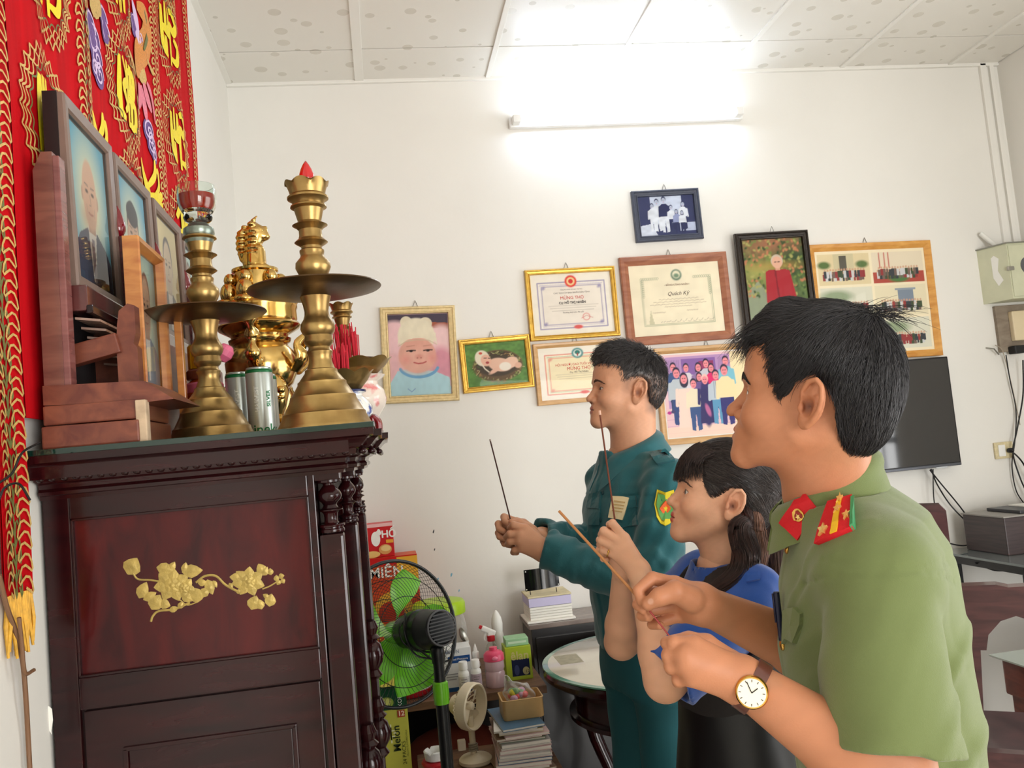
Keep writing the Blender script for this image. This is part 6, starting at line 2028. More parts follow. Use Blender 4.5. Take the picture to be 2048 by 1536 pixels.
# ashtray on a red stool, papers
t = T('red_stool', 'small red plastic stool beside the fan pole', 'stool', (.085, 2.99, ZL))
O('seat', MB().lathe([(.001, .062), (.045, .062), (.05, .056), (.048, .048), (.03, .046)], (.085, 2.99, ZL), 28), mat('red_plastic', (190, 26, 40), .35), t, smooth=40)
O('pedestal', MB().lathe([(.036, 0), (.034, .01), (.026, .03), (.03, .05)], (.085, 2.99, ZL), 24), mat('red_plastic', (190, 26, 40), .35), t, smooth=40)
ash = MB()
n = 36
vs, fs = [], []
for lev, (r, z) in enumerate(((.03, 0), (.036, .003), (.04, .03), (.036, .033), (.03, .028), (.026, .01), (.001, .008))):
	for k3 in range(n):
		notch = -.008 if (lev in (2, 3, 4) and k3 % 12 in (0,)) else 0
		vs.append((.085 + r * math.cos(2 * PI * k3 / n), 2.99 + r * math.sin(2 * PI * k3 / n), ZL + .0625 + z + notch))
for lev in range(6):
	for k3 in range(n):
		fs.append((lev * n + k3, lev * n + (k3 + 1) % n, (lev + 1) * n + (k3 + 1) % n, (lev + 1) * n + k3))
O('ashtray', ash.add(vs, fs), m_wp, label='white notched ashtray on the red stool', cat='ashtray', smooth=50)
O('paper_packet', MB().obox((.045, 2.92, ZL + .0225), (.035, .05, .04), Matrix.Rotation(.3, 3, 'Z'), .004), m_paper, label='crumpled white paper packet beside the milk carton', cat='paper')

# magazines and the tan tin with a plastic bag
mx0, mx1, my0, my1 = .276, .474, 2.89, 3.15
zz = ZL
r = random.Random(3)
names = ['white', 'cream', 'grey', 'green', 'blue', 'yellowed', 'pink', 'brown']
cols = [(232, 228, 220), (224, 214, 190), (196, 192, 186), (150, 166, 140), (70, 110, 140), (214, 198, 150), (222, 190, 186), (150, 120, 96)]
ords = ['lowest', 'second', 'third', 'fourth', 'fifth', 'sixth', 'seventh', 'eighth', 'ninth', 'tenth', 'eleventh', 'twelfth', 'thirteenth', 'fourteenth', 'fifteenth', 'topmost']
for i in range(16):
	th = r.uniform(.006, .013)
	k3 = r.choice(range(8))
	dx, dy, a = r.uniform(-.012, .012), r.uniform(-.01, .01), r.uniform(-.12, .12)
	w = (mx1 - mx0) * (1 - .016 * i) * r.uniform(.93, 1.0)
	t = T('magazine', '%s magazine, %s from below in the stack under the tan tin' % (names[k3], ords[i]) if i < 15 else '%s magazine lying topmost in the stack under the tan tin' % names[k3], 'magazine', ((mx0 + mx1) / 2 + dx, (my0 + my1) / 2 + dy, zz), 'magazines in the stack')
	LOC[t] = Vector((0, 0, 0))
	O('pages', MB().box(-w / 2 + .001, w / 2 - .002, -.125, .125, .0012, th - .0012, .0006), mat('page_edges', (226, 218, 204), .8, var=.25, vscale=300, stretch=(.02, .02, 4)), t)
	for zq in (0, th - .0012):
		O('cover', MB().box(-w / 2, w / 2, -.127, .127, zq, zq + .0011), mat('cover_' + names[k3], cols[k3], .4, var=.2, vscale=14), t)
	t.rotation_euler = (0, 0, a)
	LOC[t] = Vector(t.location)
	zz += th + .0004
tx, ty = .392, 3.02
t = T('tan_tin', 'open tan biscuit tin standing on the stack of magazines', 'tin', (tx, ty, zz))
ro = [(tx + sx_ * .058 + .012 * math.cos(a), ty + sy_ * .05 + .012 * math.sin(a)) for (sx_, sy_, a0) in ((1, 1, 0), (-1, 1, PI / 2), (-1, -1, PI), (1, -1, 1.5 * PI)) for a in [a0 + k3 * PI / 8 for k3 in range(5)]]
n = len(ro)
vs, fs = [], []
for (f, z) in ((.97, 0), (1, .003), (1.0, .062), (1.03, .066), (.97, .067), (.95, .06), (.94, .006)):
	vs += [(tx + (x - tx) * f, ty + (y - ty) * f, zz + z) for x, y in ro]
for lev in range(6):
	for k3 in range(n):
		fs.append((lev * n + k3, lev * n + (k3 + 1) % n, (lev + 1) * n + (k3 + 1) % n, (lev + 1) * n + k3))
fs += [tuple(reversed(range(n))), tuple(6 * n + k3 for k3 in range(n))]
O('tin_body', MB().add(vs, fs), mat('tan_tin', (206, 168, 112), .4, .3, var=.1, vscale=20), t, smooth=40)
bag = T('sweets_bag', 'clear plastic bag of red and green sweets lying in the tan tin', 'bag', (tx, ty, zz + .01))
for i in range(14):
	a = r.uniform(0, 6.28)
	q = r.uniform(0, .03)
	O('sweet', MB().ell((tx - .012 + q * math.cos(a), ty + q * math.sin(a), zz + .05 + r.uniform(0, .045)), (.014, .012, .012), n=10, m=7), mat('sweet_%d' % (i % 4), [(230, 90, 90), (120, 160, 110), (214, 200, 50), (206, 160, 190)][i % 4], .3), bag, smooth=60)

def bagf(p):
	q = p - np.float32((tx - .008, ty, zz + .07))
	d = sd_ell(q, (0, 0, 0), (.05, .04, .034))
	d = smin(d, sd_cone(q, (-.02, 0, .02), (-.038, 0, .06), .02, .008), .02)
	d = smin(d, sd_cone(q, (.02, 0, .01), (.05, -.01, -.01), .02, .01), .02)
	return d + .003 * np.sin(q[:, 0] * 160 + 40 * q[:, 2]) * np.sin(q[:, 2] * 130 + q[:, 1] * 90)

O('film', nets(bagf, (tx - .08, ty - .07, zz + .02), (tx + .08, ty + .07, zz + .15), .003), m_clr, bag, smooth=180)

# ------------------------------------------------------------------ people: shared anatomy
def hdg(deg):
	a = math.radians(deg)
	return np.array([math.cos(a), math.sin(a), 0.0])

def A3(x, y, d):
	return at(x, y, D=d)

def hit(fn, px, py, t0=.5, tmax=6.0):
	"""first surface point of fn seen at a photo pixel"""
	d = CA * (px - 1024) / FPX - CB * (py - 768) / FPX + CF
	d = d / np.linalg.norm(d)
	t = t0
	for i in range(220):
		v = float(fn(np.float32([CC + d * t]))[0])
		if v < .0004:
			break
		t += max(v * .7, .0004)
		if t > tmax:
			return None
	return CC + d * t

def hits(fn, PX, t0=.6):
	d = CA[None] * ((PX[:, :1] - 1024) / FPX) - CB[None] * ((PX[:, 1:] - 768) / FPX) + CF[None]
	d = d / np.linalg.norm(d, axis=1, keepdims=True)
	t = np.full(len(PX), t0)
	for i in range(120):
		v = fn((CC + d * t[:, None]).astype(np.float32))
		t += np.where(v > .0004, np.maximum(v * .75, .0003), 0)
		t = np.minimum(t, 6.0)
	m = np.median(t[t < 5]) if (t < 5).any() else 1.0
	t = np.where(t < 5, t, m)
	return CC + d * t[:, None]

def poly2(P, x, z):
	"""signed distance to a 2-D polygon (inside negative)"""
	n = len(P)
	d = np.full(x.shape, 1e9, np.float32)
	ins = np.zeros(x.shape, bool)
	for i in range(n):
		ax, az = P[i]
		bx, bz = P[(i + 1) % n]
		ex, ez = bx - ax, bz - az
		t = np.clip(((x - ax) * ex + (z - az) * ez) / (ex * ex + ez * ez + 1e-12), 0, 1)
		d = np.minimum(d, np.hypot(x - ax - t * ex, z - az - t * ez))
		c = (az > z) != (bz > z)
		ins ^= c & (x < ex * (z - az) / (ez + 1e-12) + ax)
	return np.where(ins, -d, d)

class Head:
	def __init__(s, org, face, pitch, scale, fem=False, neck=None, neck_r=(.056, .06), nose=1.0, eye_open=.0042, chub=0.0, jaw=0.0):
		f = np.array([face[0], face[1], 0.0])
		f /= np.linalg.norm(f)
		u = np.array([0, 0, 1.0])
		l = np.cross(u, f)
		a = math.radians(pitch)
		s.f = f * math.cos(a) + u * math.sin(a)
		s.u = -f * math.sin(a) + u * math.cos(a)
		s.l = l
		s.R = np.stack([s.f, s.l, s.u], 1)
		s.o, s.s, s.fem, s.neck, s.nr, s.nose, s.eo, s.chub, s.jaw = np.array(org, float), scale, fem, neck, neck_r, nose, eye_open, chub, jaw

	def W(s, x, y, z):
		return s.o + s.R @ (np.array([x, y, z]) * s.s)

	def loc(s, p):
		return ((p - np.float32(s.o)) @ np.float32(s.R)) / np.float32(s.s)

	def warp(s, q):
		q = q.copy()
		q[:, 0] -= np.float32(s.jaw) * np.clip((-.020 - q[:, 2]) / .04, 0, 1.6) * np.clip((q[:, 0] - .02) / .05, 0, 1)
		return q

	def skin(s, p):
		q = s.loc(p)
		q0 = q
		q = s.warp(q)
		qa = q.copy()
		qa[:, 1] = np.abs(qa[:, 1])
		c = s.chub
		d = sd_ell(q, (-.006, 0, .042), (.094, .074, .083))
		d = smin(d, sd_ell(q, (.030, 0, .048), (.062, .060, .050)), .03)
		d = smin(d, sd_ell(q, (.036, 0, -.020), (.054 + c * .3, .056 + c, .070)), .03)
		d = smin(d, sd_cone(qa, (.008, .046 + c, -.046), (.070, .012, -.086), .018, .016), .026)
		d = smin(d, sd_ell(q, (.078, 0, -.086), (.0165, .019, .0155)), .018)
		d = smin(d, sd_ell(qa, (.058, .040 + c * .6, -.024), (.027, .021, .022)), .022)
		br = .0075 if s.fem else .0095
		d = smin(d, sd_cone(qa, (.083, .012, .022), (.066, .044, .024), br, br), .016)
		d = smin(d, sd_ell(q, (.078, 0, -.052), (.020, .027, .024)), .018)
		# sockets, lids
		d = smax(d, -sd_ell(qa, (.097, .031, .004), (.017, .019, .011)), .012)
		ball = sd_ell(qa, (.0715, .031, .003), (.0138, .0150, .0138))
		lid = ball
		dy = (qa[:, 1] - .031) / .0125
		dz = q[:, 2] - (.0032 + .0008 * dy)
		slit = np.abs(dz) - s.eo * np.maximum(1 - dy * dy, -.5)
		slit = np.maximum(slit, .074 - q[:, 0])
		d = smin(d, lid, .005)
		d = smax(d, -np.maximum(slit * .8, sd_ell(qa, (.0715, .031, .003), (.0158, .0165, .0158))), .0012)
		# nose
		n = s.nose
		d = smin(d, sd_cone(q, (.086, 0, .012), (.084 + .0215 * n, 0, -.021), .0062, .0085), .010)
		d = smin(d, sd_ell(q, (.084 + .0225 * n, 0, -.0245), (.0098, .0105, .0092)), .007)
		d = smin(d, sd_ell(qa, (.0935, .0125, -.0285), (.0095, .0075, .0078)), .006)
		d = smax(d, -sd_ell(qa, (.0995, .0062, -.0345), (.0042, .0032, .0035)), .002)
		# lips
		d = smin(d, sd_chain(qa, [(.0965, 0, -.0500), (.0948, .009, -.0495), (.081, .0230, -.0556)], [.0046, .0044, .0018]), .004)
		d = smin(d, sd_chain(qa, [(.0948, 0, -.0606), (.0930, .009, -.0602), (.080, .0220, -.0568)], [.0050, .0048, .0018]), .004)
		d = smax(d, -sd_chain(qa, [(.1005, 0, -.0553), (.0975, .011, -.0550), (.0830, .0250, -.0561)], [.0013, .0012, .0010]), .0025)
		d = smax(d, -sd_ell(q, (.105, 0, -.0405), (.006, .0035, .007)), .006)
		# ears
		e = qa - np.float32((-.008, .0745, -.002))
		ca, sa = math.cos(.42), math.sin(.42)
		b = np.float32((-ca, sa, -.10))
		b /= np.linalg.norm(b)
		up = np.float32((-.16, .10, .98))
		up -= b * (up @ b)
		up /= np.linalg.norm(up)
		o = np.cross(b, up)
		if o[1] < 0:
			o = -o
		E = np.stack([e @ b, e @ up, e @ o], 1) / np.float32(1.08)
		er = sd_ell(E, (.006, .004, .0), (.0175, .029, .0045))
		er = smin(er, sd_ell(E, (.0005, -.021, .001), (.0085, .011, .0045)), .008)
		hx = [(-.006, .0, .003), (-.006, .014, .006), (.002, .027, .008), (.012, .031, .008), (.0205, .024, .008), (.0235, .010, .008), (.0215, -.004, .007), (.014, -.017, .005), (.006, -.026, .003)]
		er = smin(er, sd_chain(E, hx, [.0024, .0028, .0032, .0034, .0034, .0032, .003, .003, .003]), .003)
		er = smax(er, -sd_ell(E, (.0035, -.003, .010), (.0105, .0135, .0125)), .003)
		er = smax(er, -sd_ell(E, (.0125, .016, .010), (.0065, .0105, .0085)), .003)
		er = smin(er, sd_chain(E, [(.011, -.014, .003), (.0155, .0, .004), (.0125, .010, .003)], [.002, .0025, .002]), .003)
		er = smin(er, sd_ell(E, (-.0055, -.006, .005), (.004, .006, .0035)), .003)
		d = smin(d, er * 1.08, .005)
		# neck
		if s.neck is not None:
			a0 = s.W(-.022, 0, -.035)
			d2 = sd_cone(p, a0, s.neck, s.nr[0] * s.s, s.nr[1] * s.s) / s.s
			d = smin(d, d2, .022)
			d = smin(d, sd_cone(p, s.W(.02, 0, -.06), s.neck * .5 + s.W(-.01, 0, -.06) * .5, .034 * s.s, .045 * s.s) / s.s, .03)
		return d * s.s

	def colors(s, V, base, lip, blush=.10, stub=None):
		q = s.warp(s.loc(V.astype(np.float32)))
		qa = q.copy()
		qa[:, 1] = np.abs(qa[:, 1])
		C = np.tile(np.array(s2l(base)), (len(V), 1))
		rs = np.sin(V[:, 0] * 310 + 3 * np.sin(V[:, 2] * 170)) * np.sin(V[:, 2] * 260 + V[:, 1] * 190)
		C *= (1 + .025 * rs)[:, None]

		def mixm(w, col):
			nonlocal C
			w = np.clip(w, 0, 1)[:, None]
			C = C * (1 - w) + np.array(s2l(col)) * w
		red = (base[0] * .96, base[1] * .78, base[2] * .74)
		for (c, r, w) in (((.075, .04, -.03), .032, blush), ((.1, 0, -.025), .02, blush), ((-.008, .08, .0), .032, blush * 1.6)):
			dd = np.sqrt(((qa - np.float32(c)) ** 2).sum(1))
			mixm(w * 2.2 * (1 - dd / r), red)
		fr = q[:, 0] > .078
		up = sd_chain(qa, [(.0965, 0, -.0500), (.0948, .009, -.0495), (.081, .0230, -.0556)], [.0046, .0044, .0018])
		lo = sd_chain(qa, [(.0948, 0, -.0606), (.0930, .009, -.0602), (.080, .0220, -.0568)], [.0050, .0048, .0018])
		lm = np.minimum(up, lo)
		mixm(np.where(fr, .85 * (1 - (lm - .0008) / .0016), 0), lip)
		ln = sd_chain(qa, [(.1010, 0, -.0553), (.0975, .011, -.0550), (.0830, .0255, -.0562)], [.0010, .0009, .0008])
		mixm(np.where(fr, .8 * (1 - ln / .0016), 0), (lip[0] * .45, lip[1] * .4, lip[2] * .4))
		dy = (qa[:, 1] - .031) / .0130
		edge = np.abs(q[:, 2] - (.0038 + .0008 * dy) - s.eo * (1 - dy * dy))
		mixm(np.where((np.abs(dy) < 1.1) & (q[:, 0] > .068), .95 * (1 - edge / .0024), 0), (40, 26, 24))
		nos = sd_ell(qa, (.0995, .0062, -.0352), (.0042, .0032, .0035))
		mixm(.9 * (1 - nos / .0012), (90, 46, 36))
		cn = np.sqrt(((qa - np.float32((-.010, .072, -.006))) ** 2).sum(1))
		mixm(.9 * (1 - cn / .013), (96, 52, 42))  # ear hollow darkened in the vertex colour, standing in for its shade
		if stub:
			for (poly, col, w) in stub:
				dd = poly2(poly, q[:, 0], q[:, 2])
				mixm(np.where(np.abs(q[:, 1]) > .02, w * (1 - dd / .012), 0), col)
		return C

	def eyes(s, parent, look=0.0):
		for sg in (-1, 1):
			c = np.array((.0717, .031 * sg, .0032))
			vs, fs, cs = [], [], []
			n, m = 24, 16
			for i in range(m + 1):
				t = PI * i / m
				for k in range(n):
					a = 2 * PI * k / n
					v = np.array([math.cos(t), math.sin(t) * math.cos(a), math.sin(t) * math.sin(a)])
					vs.append(s.W(*(c + v * .0126)))
					ang = math.degrees(t)
					cs.append(s2l((10, 7, 7) if ang < 18 else (40, 24, 18) if ang < 33 else (222, 214, 206)))
			for i in range(m):
				for k in range(n):
					fs.append((i * n + k, i * n + (k + 1) % n, (i + 1) * n + (k + 1) % n, (i + 1) * n + k))
			O('eyeball', (np.array(vs), np.array(fs)), mat('eye', (255, 255, 255), .15, attr='Col', spec=.35), parent, smooth=180, cols=np.array(cs))

	def brows(s, parent, col, thick=1.0, z0=.0205, tilt=0.0, N=170):
		for sg in (-1, 1):
			rs = np.random.RandomState(5 + sg)
			t = rs.rand(N)
			y = .012 + .036 * t
			z = z0 + .0075 * np.sin(PI * np.minimum(1, t * .85 + .08)) - .004 * t + tilt * t + (rs.rand(N) - .5) * .0068 * thick * (1.15 - .75 * t)
			dr = np.stack([-.25 - .6 * t, sg * (.55 + .3 * t), .55 * (1 - 1.5 * t)], 1)
			dr /= np.linalg.norm(dr, axis=1, keepdims=True)
			q = np.stack([np.full(N, .095), y * sg, z], 1)[:, None] + dr[:, None] * (.0085 * np.arange(4) / 3)[None, :, None]
			w = (s.o + (q.reshape(-1, 3) * s.s) @ s.R.T)
			for it in range(10):
				w = w - s.f[None] * (s.skin(w.astype(np.float32)) - .0006)[:, None] * .8
			O('eyebrow', tubes3(w.reshape(N, 4, 3), .00052 * s.s, None), mat('brow_hair_%d' % col[0], col, .6), parent)

def tubes3(P, r, taper=True, cols=None, r1=.25):
	"""P: (N, S, 3) strand points -> 3-sided tubes"""
	N, S, _ = P.shape
	T_ = np.gradient(P, axis=1)
	T_ /= np.linalg.norm(T_, axis=2, keepdims=True) + 1e-9
	ref = np.array([.31, .22, .92])
	a = np.cross(T_, ref)
	a /= np.linalg.norm(a, axis=2, keepdims=True) + 1e-9
	b = np.cross(T_, a)
	rr = r * np.linspace(1, r1, S)[None, :, None] if np.isscalar(r) else r[:, None, None] * np.linspace(1, r1, S)[None, :, None]
	ring = [P + (a * math.cos(q) + b * math.sin(q)) * rr for q in (0, 2.094, 4.189)]
	V = np.stack(ring, 2).reshape(-1, 3)
	i = np.arange(N)[:, None, None] * S * 3 + np.arange(S - 1)[None, :, None] * 3
	k = np.arange(3)[None, None, :]
	k2 = (k + 1) % 3
	F = np.stack([i + k, i + k2, i + 3 + k2, i + 3 + k], -1).reshape(-1, 4)
	if cols is not None:
		return (V, F), np.repeat(cols, S * 3, 0)
	return V, F

def comb(fn, roots, dirf, length, seg, lift, jit=.25, seed=1, droop=0.0):
	rs = np.random.RandomState(seed)
	p = roots.astype(np.float32)
	N = len(p)
	L = length if hasattr(length, '__len__') else np.full(N, length)
	L = np.asarray(L, np.float32)
	step = (L / seg)[:, None]
	jd = rs.randn(N, 3).astype(np.float32) * jit
	out = [p - grad(fn, p).astype(np.float32) * .0004]
	for k in range(seg):
		g = grad(fn, p).astype(np.float32)
		d = np.asarray(dirf(p), np.float32) + jd * (0.4 + .6 * k / seg)
		d[:, 2] -= droop * k / seg
		d = d - g * (d * g).sum(1, keepdims=True) * .9
		d /= np.linalg.norm(d, axis=1, keepdims=True) + 1e-9
		p = p + d * step
		v = fn(p)
		tgt = .0009 + lift * ((k + 1) / seg)
		g = grad(fn, p).astype(np.float32)
		p = p + g * np.clip(tgt - v, -.006, .006)[:, None]
		out.append(p)
	return np.stack(out, 1)

def lock(guide, rad, n, r, seed=1, wave=.0, flat=None):
	G = np.array(spline(guide, 8))
	S = len(G)
	rs = np.random.RandomState(seed)
	t = np.linspace(0, 1, S)
	R = np.interp(t, np.linspace(0, 1, len(rad)), rad)
	T_ = np.gradient(G, axis=0)
	T_ /= np.linalg.norm(T_, axis=1, keepdims=True)
	ref = np.array(flat if flat is not None else (.2, 1, .1))
	a = np.cross(T_, ref)
	a /= np.linalg.norm(a, axis=1, keepdims=True)
	b = np.cross(T_, a)
	q = rs.rand(n) * 2 * PI
	w = np.sqrt(rs.rand(n))
	ph = rs.rand(n) * 6
	P = G[None] + (a[None] * (np.cos(q) * w)[:, None, None] + b[None] * (np.sin(q) * w)[:, None, None]) * R[None, :, None]
	if wave:
		P = P + a[None] * (wave * np.sin(t[None] * 9 + ph[:, None]))[..., None]
	return P

def hand(p, H, s=1.0, kf=.005):
	w = np.array(H['wrist'])
	d = sd_sph(p, w, .0235 * s)
	ks = []
	for i, f in enumerate(H['fingers']):
		off = H['carpal'][i] if 'carpal' in H else w
		m = sd_cone(p, off, f[0], .0155 * s, .0118 * s)
		d = smin(d, m, .014 * s)
		ks.append(f)
	th = H['thumb']
	tr = H.get('tr', [.016, .0135, .0115, .0088])
	fr = [[.0104, .0095, .0084, .0070], [.0106, .0098, .0087, .0072], [.0102, .0094, .0083, .0068], [.0092, .0083, .0074, .0062]]
	fd = None
	for i, f in enumerate(ks):
		c = sd_chain(p, f, [r * s for r in fr[i]])
		c = np.minimum(c, sd_sph(p, f[1], fr[i][1] * s * 1.05))
		fd = c if fd is None else smin(fd, c, .0022)
	d = smin(d, fd, kf)
	t = sd_chain(p, th, [r * s for r in tr], .004)
	d = smin(d, t, .006)
	return d

def torso_sd(p, Oc, F, L, tab):
	q = p - np.float32(Oc)
	f, l, z = q @ np.float32(F), q @ np.float32(L), p[:, 2]
	zz = np.array([t[0] for t in tab])
	o = np.argsort(zz)
	zi = lambda k: np.interp(z, zz[o], np.array([t[k] for t in tab])[o]).astype(np.float32)
	cf, a, b = zi(1), zi(2), zi(3)
	k = np.sqrt((l / a) ** 2 + ((f - cf) / b) ** 2)
	d = (k - 1) * np.minimum(a, b)
	return np.maximum(d, np.maximum(z - zz.max(), zz.min() - z))

def folds(p, amp, sc, seed=0):
	x, y, z = p[:, 0] * sc, p[:, 1] * sc, p[:, 2] * sc
	a = np.sin(5.1 * x + 3.7 * z + 1.7 * np.sin(3.3 * y + 2.1 * z + seed)) + .6 * np.sin(9.3 * z - 6.2 * x + 2.3 * np.sin(4.1 * x + seed * 2) + 4.4 * y)
	b = np.abs(np.sin(4.3 * z + 6.1 * y + 2.0 * np.sin(5 * x + seed)))
	return amp * (.6 * a - .5 * b)

def limb_t(p, a, b):
	a, b = np.float32(a), np.float32(b)
	ba = b - a
	return ((p - a) @ ba) / float(ba @ ba)

class Bvh:
	def __init__(s, m):
		from mathutils.bvhtree import BVHTree
		s.t = BVHTree.FromPolygons([tuple(v) for v in m[0]], [tuple(int(i) for i in f) for f in m[1]])

	def cast(s, px, py):
		d = Vector(CA * (px - 1024) / FPX - CB * (py - 768) / FPX + CF).normalized()
		loc, nrm, _, _ = s.t.ray_cast(Vector(CC), d)
		if loc is None:
			loc, nrm, _, _ = s.t.find_nearest(Vector(CC) + d * 1.3)
		if nrm.dot(d) > 0:
			nrm = -nrm
		return np.array(loc), np.array(nrm)

def decal(fn, quad, shape, off=.002, th=.002, n=None):
	"""raised flat piece on surface fn. quad: 4 px corners (uv 00,10,11,01); shape: list of uv points or (nu, nv)"""
	q = np.array(quad, float)

	def px(u, v):
		return (1 - u) * (1 - v) * q[0] + u * (1 - v) * q[1] + u * v * q[2] + (1 - u) * v * q[3]
	if isinstance(shape, tuple):
		nu, nv = shape
		uv = [(i / nu, j / nv) for j in range(nv + 1) for i in range(nu + 1)]
		fs = [(j * (nu + 1) + i, j * (nu + 1) + i + 1, (j + 1) * (nu + 1) + i + 1, (j + 1) * (nu + 1) + i) for j in range(nv) for i in range(nu)]
		rim = [i for i in range(nu + 1)] + [j * (nu + 1) + nu for j in range(1, nv + 1)] + [nv * (nu + 1) + i for i in range(nu - 1, -1, -1)] + [j * (nu + 1) for j in range(nv - 1, 0, -1)]
	else:
		uv = list(shape)
		m = len(uv)
		c = (sum(a for a, b in uv) / m, sum(b for a, b in uv) / m)
		uv = uv + [c]
		fs = [(i, (i + 1) % m, m) for i in range(m)]
		rim = list(range(m))
	P = []
	if isinstance(fn, Bvh):
		hs = [fn.cast(*px(u, v)) for u, v in uv]
		P = np.array([h[0] for h in hs])
		g = np.array([h[1] for h in hs])
	else:
		P = hits(fn, np.array([px(u, v) for u, v in uv]))
		g = grad(fn, P, .004)
	A_, B_ = P + g * (off + th), P - g * .002
	n0 = len(P)
	vs = [tuple(v) for v in A_] + [tuple(v) for v in B_]
	F = [tuple(f) for f in fs] + [(rim[i], rim[(i + 1) % len(rim)], n0 + rim[(i + 1) % len(rim)], n0 + rim[i]) for i in range(len(rim))]
	return MB().add(vs, F)

def star(n=5, r=.5, ri=.22, rot=PI / 2, c=(.5, .5)):
	return [(c[0] + (r if i % 2 == 0 else ri) * math.cos(rot + i * PI / n), c[1] + (r if i % 2 == 0 else ri) * math.sin(rot + i * PI / n)) for i in range(2 * n)]

def disc(n=14, r=.5):
	return [(.5 + r * math.cos(2 * PI * i / n), .5 + r * math.sin(2 * PI * i / n)) for i in range(n)]

def collar(c, F, L, r1, r2, ztop, zbot, gap, tip, th=.003, slope=.5, rise=0.0):
	"""turn-down collar round the neck: c = centre of the neck base, angle measured from the front"""
	n, m = 44, 7
	F, L, U = np.array(F), np.array(L), np.array([0, 0, 1.0])
	rows = []
	for side in (0, 1):
		for j in range(m):
			t = j / (m - 1)
			for i in range(n + 1):
				th_ = gap + (2 * PI - 2 * gap) * i / n
				fr = (1 + math.cos(th_)) / 2
				e = abs(i / n - .5) * 2
				R = r1 + (r2 - r1) * (t ** .8) + .006 * math.sin(PI * min(1, t * 2.2)) * (t < .45)
				z = ztop + (zbot - ztop) * t - slope * fr * (.05) + rise * (1 - fr)
				tipk = max(0, (e - .82) / .18)
				z -= tip * tipk * t
				R += tip * .45 * tipk * t
				p = c + (F * math.cos(th_) * (1.12 if fr > .5 else 1.0) + L * math.sin(th_)) * (R - side * th) + U * z
				rows.append(p)
	fs = []
	w = n + 1
	o = m * w
	for j in range(m - 1):
		for i in range(n):
			a = j * w + i
			fs.append((a, a + 1, a + w + 1, a + w))
			fs.append((o + a, o + a + w, o + a + w + 1, o + a + 1))
	for i in range(n):
		fs.append((i, o + i, o + i + 1, i + 1))
		a = (m - 1) * w + i
		fs.append((a, a + 1, o + a + 1, o + a))
	for j in range(m - 1):
		a = j * w
		fs.append((a, a + w, o + a + w, o + a))
		a = j * w + n
		fs.append((a, o + a, o + a + w, a + w))
	return np.array(rows), np.array(fs)

def arm_fn(sh, el, wr, r=(.050, .043, .0375, .043, .027), s=1.0, back=None):
	sh, el, wr = map(np.array, (sh, el, wr))
	m1 = el + (wr - el) * .25

	def fn(p):
		d = sd_cone(p, sh, el, r[0] * s, r[1] * s)
		d = smin(d, sd_cone(p, el, m1, r[2] * s, r[3] * s), .03)
		d = smin(d, sd_cone(p, m1, wr, r[3] * s, r[4] * s), .02)
		return d
	return fn

def bounds(pts, pad):
	P = np.array(pts)
	return P.min(0) - pad, P.max(0) + pad

def clean(m, it=1):
	V, F = m
	return taubin(V, F, it), F

def hand_px(D, wrist, fingers, thumb, carpal=None):
	g = lambda q: A3(q[0], q[1], D + (q[2] if len(q) > 2 else 0))
	H = dict(wrist=g(wrist), fingers=[[g(q) for q in f] for f in fingers], thumb=[g(q) for q in thumb])
	if carpal:
		H['carpal'] = [g(q) for q in carpal]
	return H

m_skin = mat('skin', (255, 255, 255), .48, attr='Col', sss=.12, spec=.4, bump=.12, bscale=420)
m_hair = mat('hair_strands', (255, 255, 255), .38, attr='Col', spec=.6)

def skin_cols(V, base, dark=None):
	C = np.tile(np.array(s2l(base)), (len(V), 1))
	n = np.sin(V[:, 0] * 120 + 2.2 * np.sin(V[:, 2] * 90)) * np.sin(V[:, 2] * 100 + V[:, 1] * 80)
	return C * (1 + .04 * n)[:, None]

def hair_col(n, base, var, seed=2):
	rs = np.random.RandomState(seed)
	return np.array(s2l(base))[None] * (1 + var * rs.randn(n, 1)).clip(.4, 2.2)

# ------------------------------------------------------------------ the man in the green shirt
P1 = T('person', 'person in a light green short-sleeved uniform shirt holding an incense stick', 'person', (.62, 1.15, 0))
F1 = hdg(158)
L1 = np.array([-F1[1], F1[0], 0])
base1 = (190, 128, 94)
vd = A3(1640, 780, 1.2) - CC
vd[2] = 0
vd /= np.linalg.norm(vd)
il = np.array([-vd[1], vd[0], 0])           # image-left, level
ph = math.radians(11)
f1 = il * math.cos(ph) + vd * math.sin(ph)
l1 = np.cross([0, 0, 1], f1)
ear = A3(1604, 806, 1.125)
ho = ear - l1 * .073 - np.array([0, 0, -.002])
nb1 = A3(1652, 985, 1.225)
h1 = Head(ho, f1, 12, 1.0, neck=nb1, neck_r=(.055, .060), nose=1.10, jaw=.007)

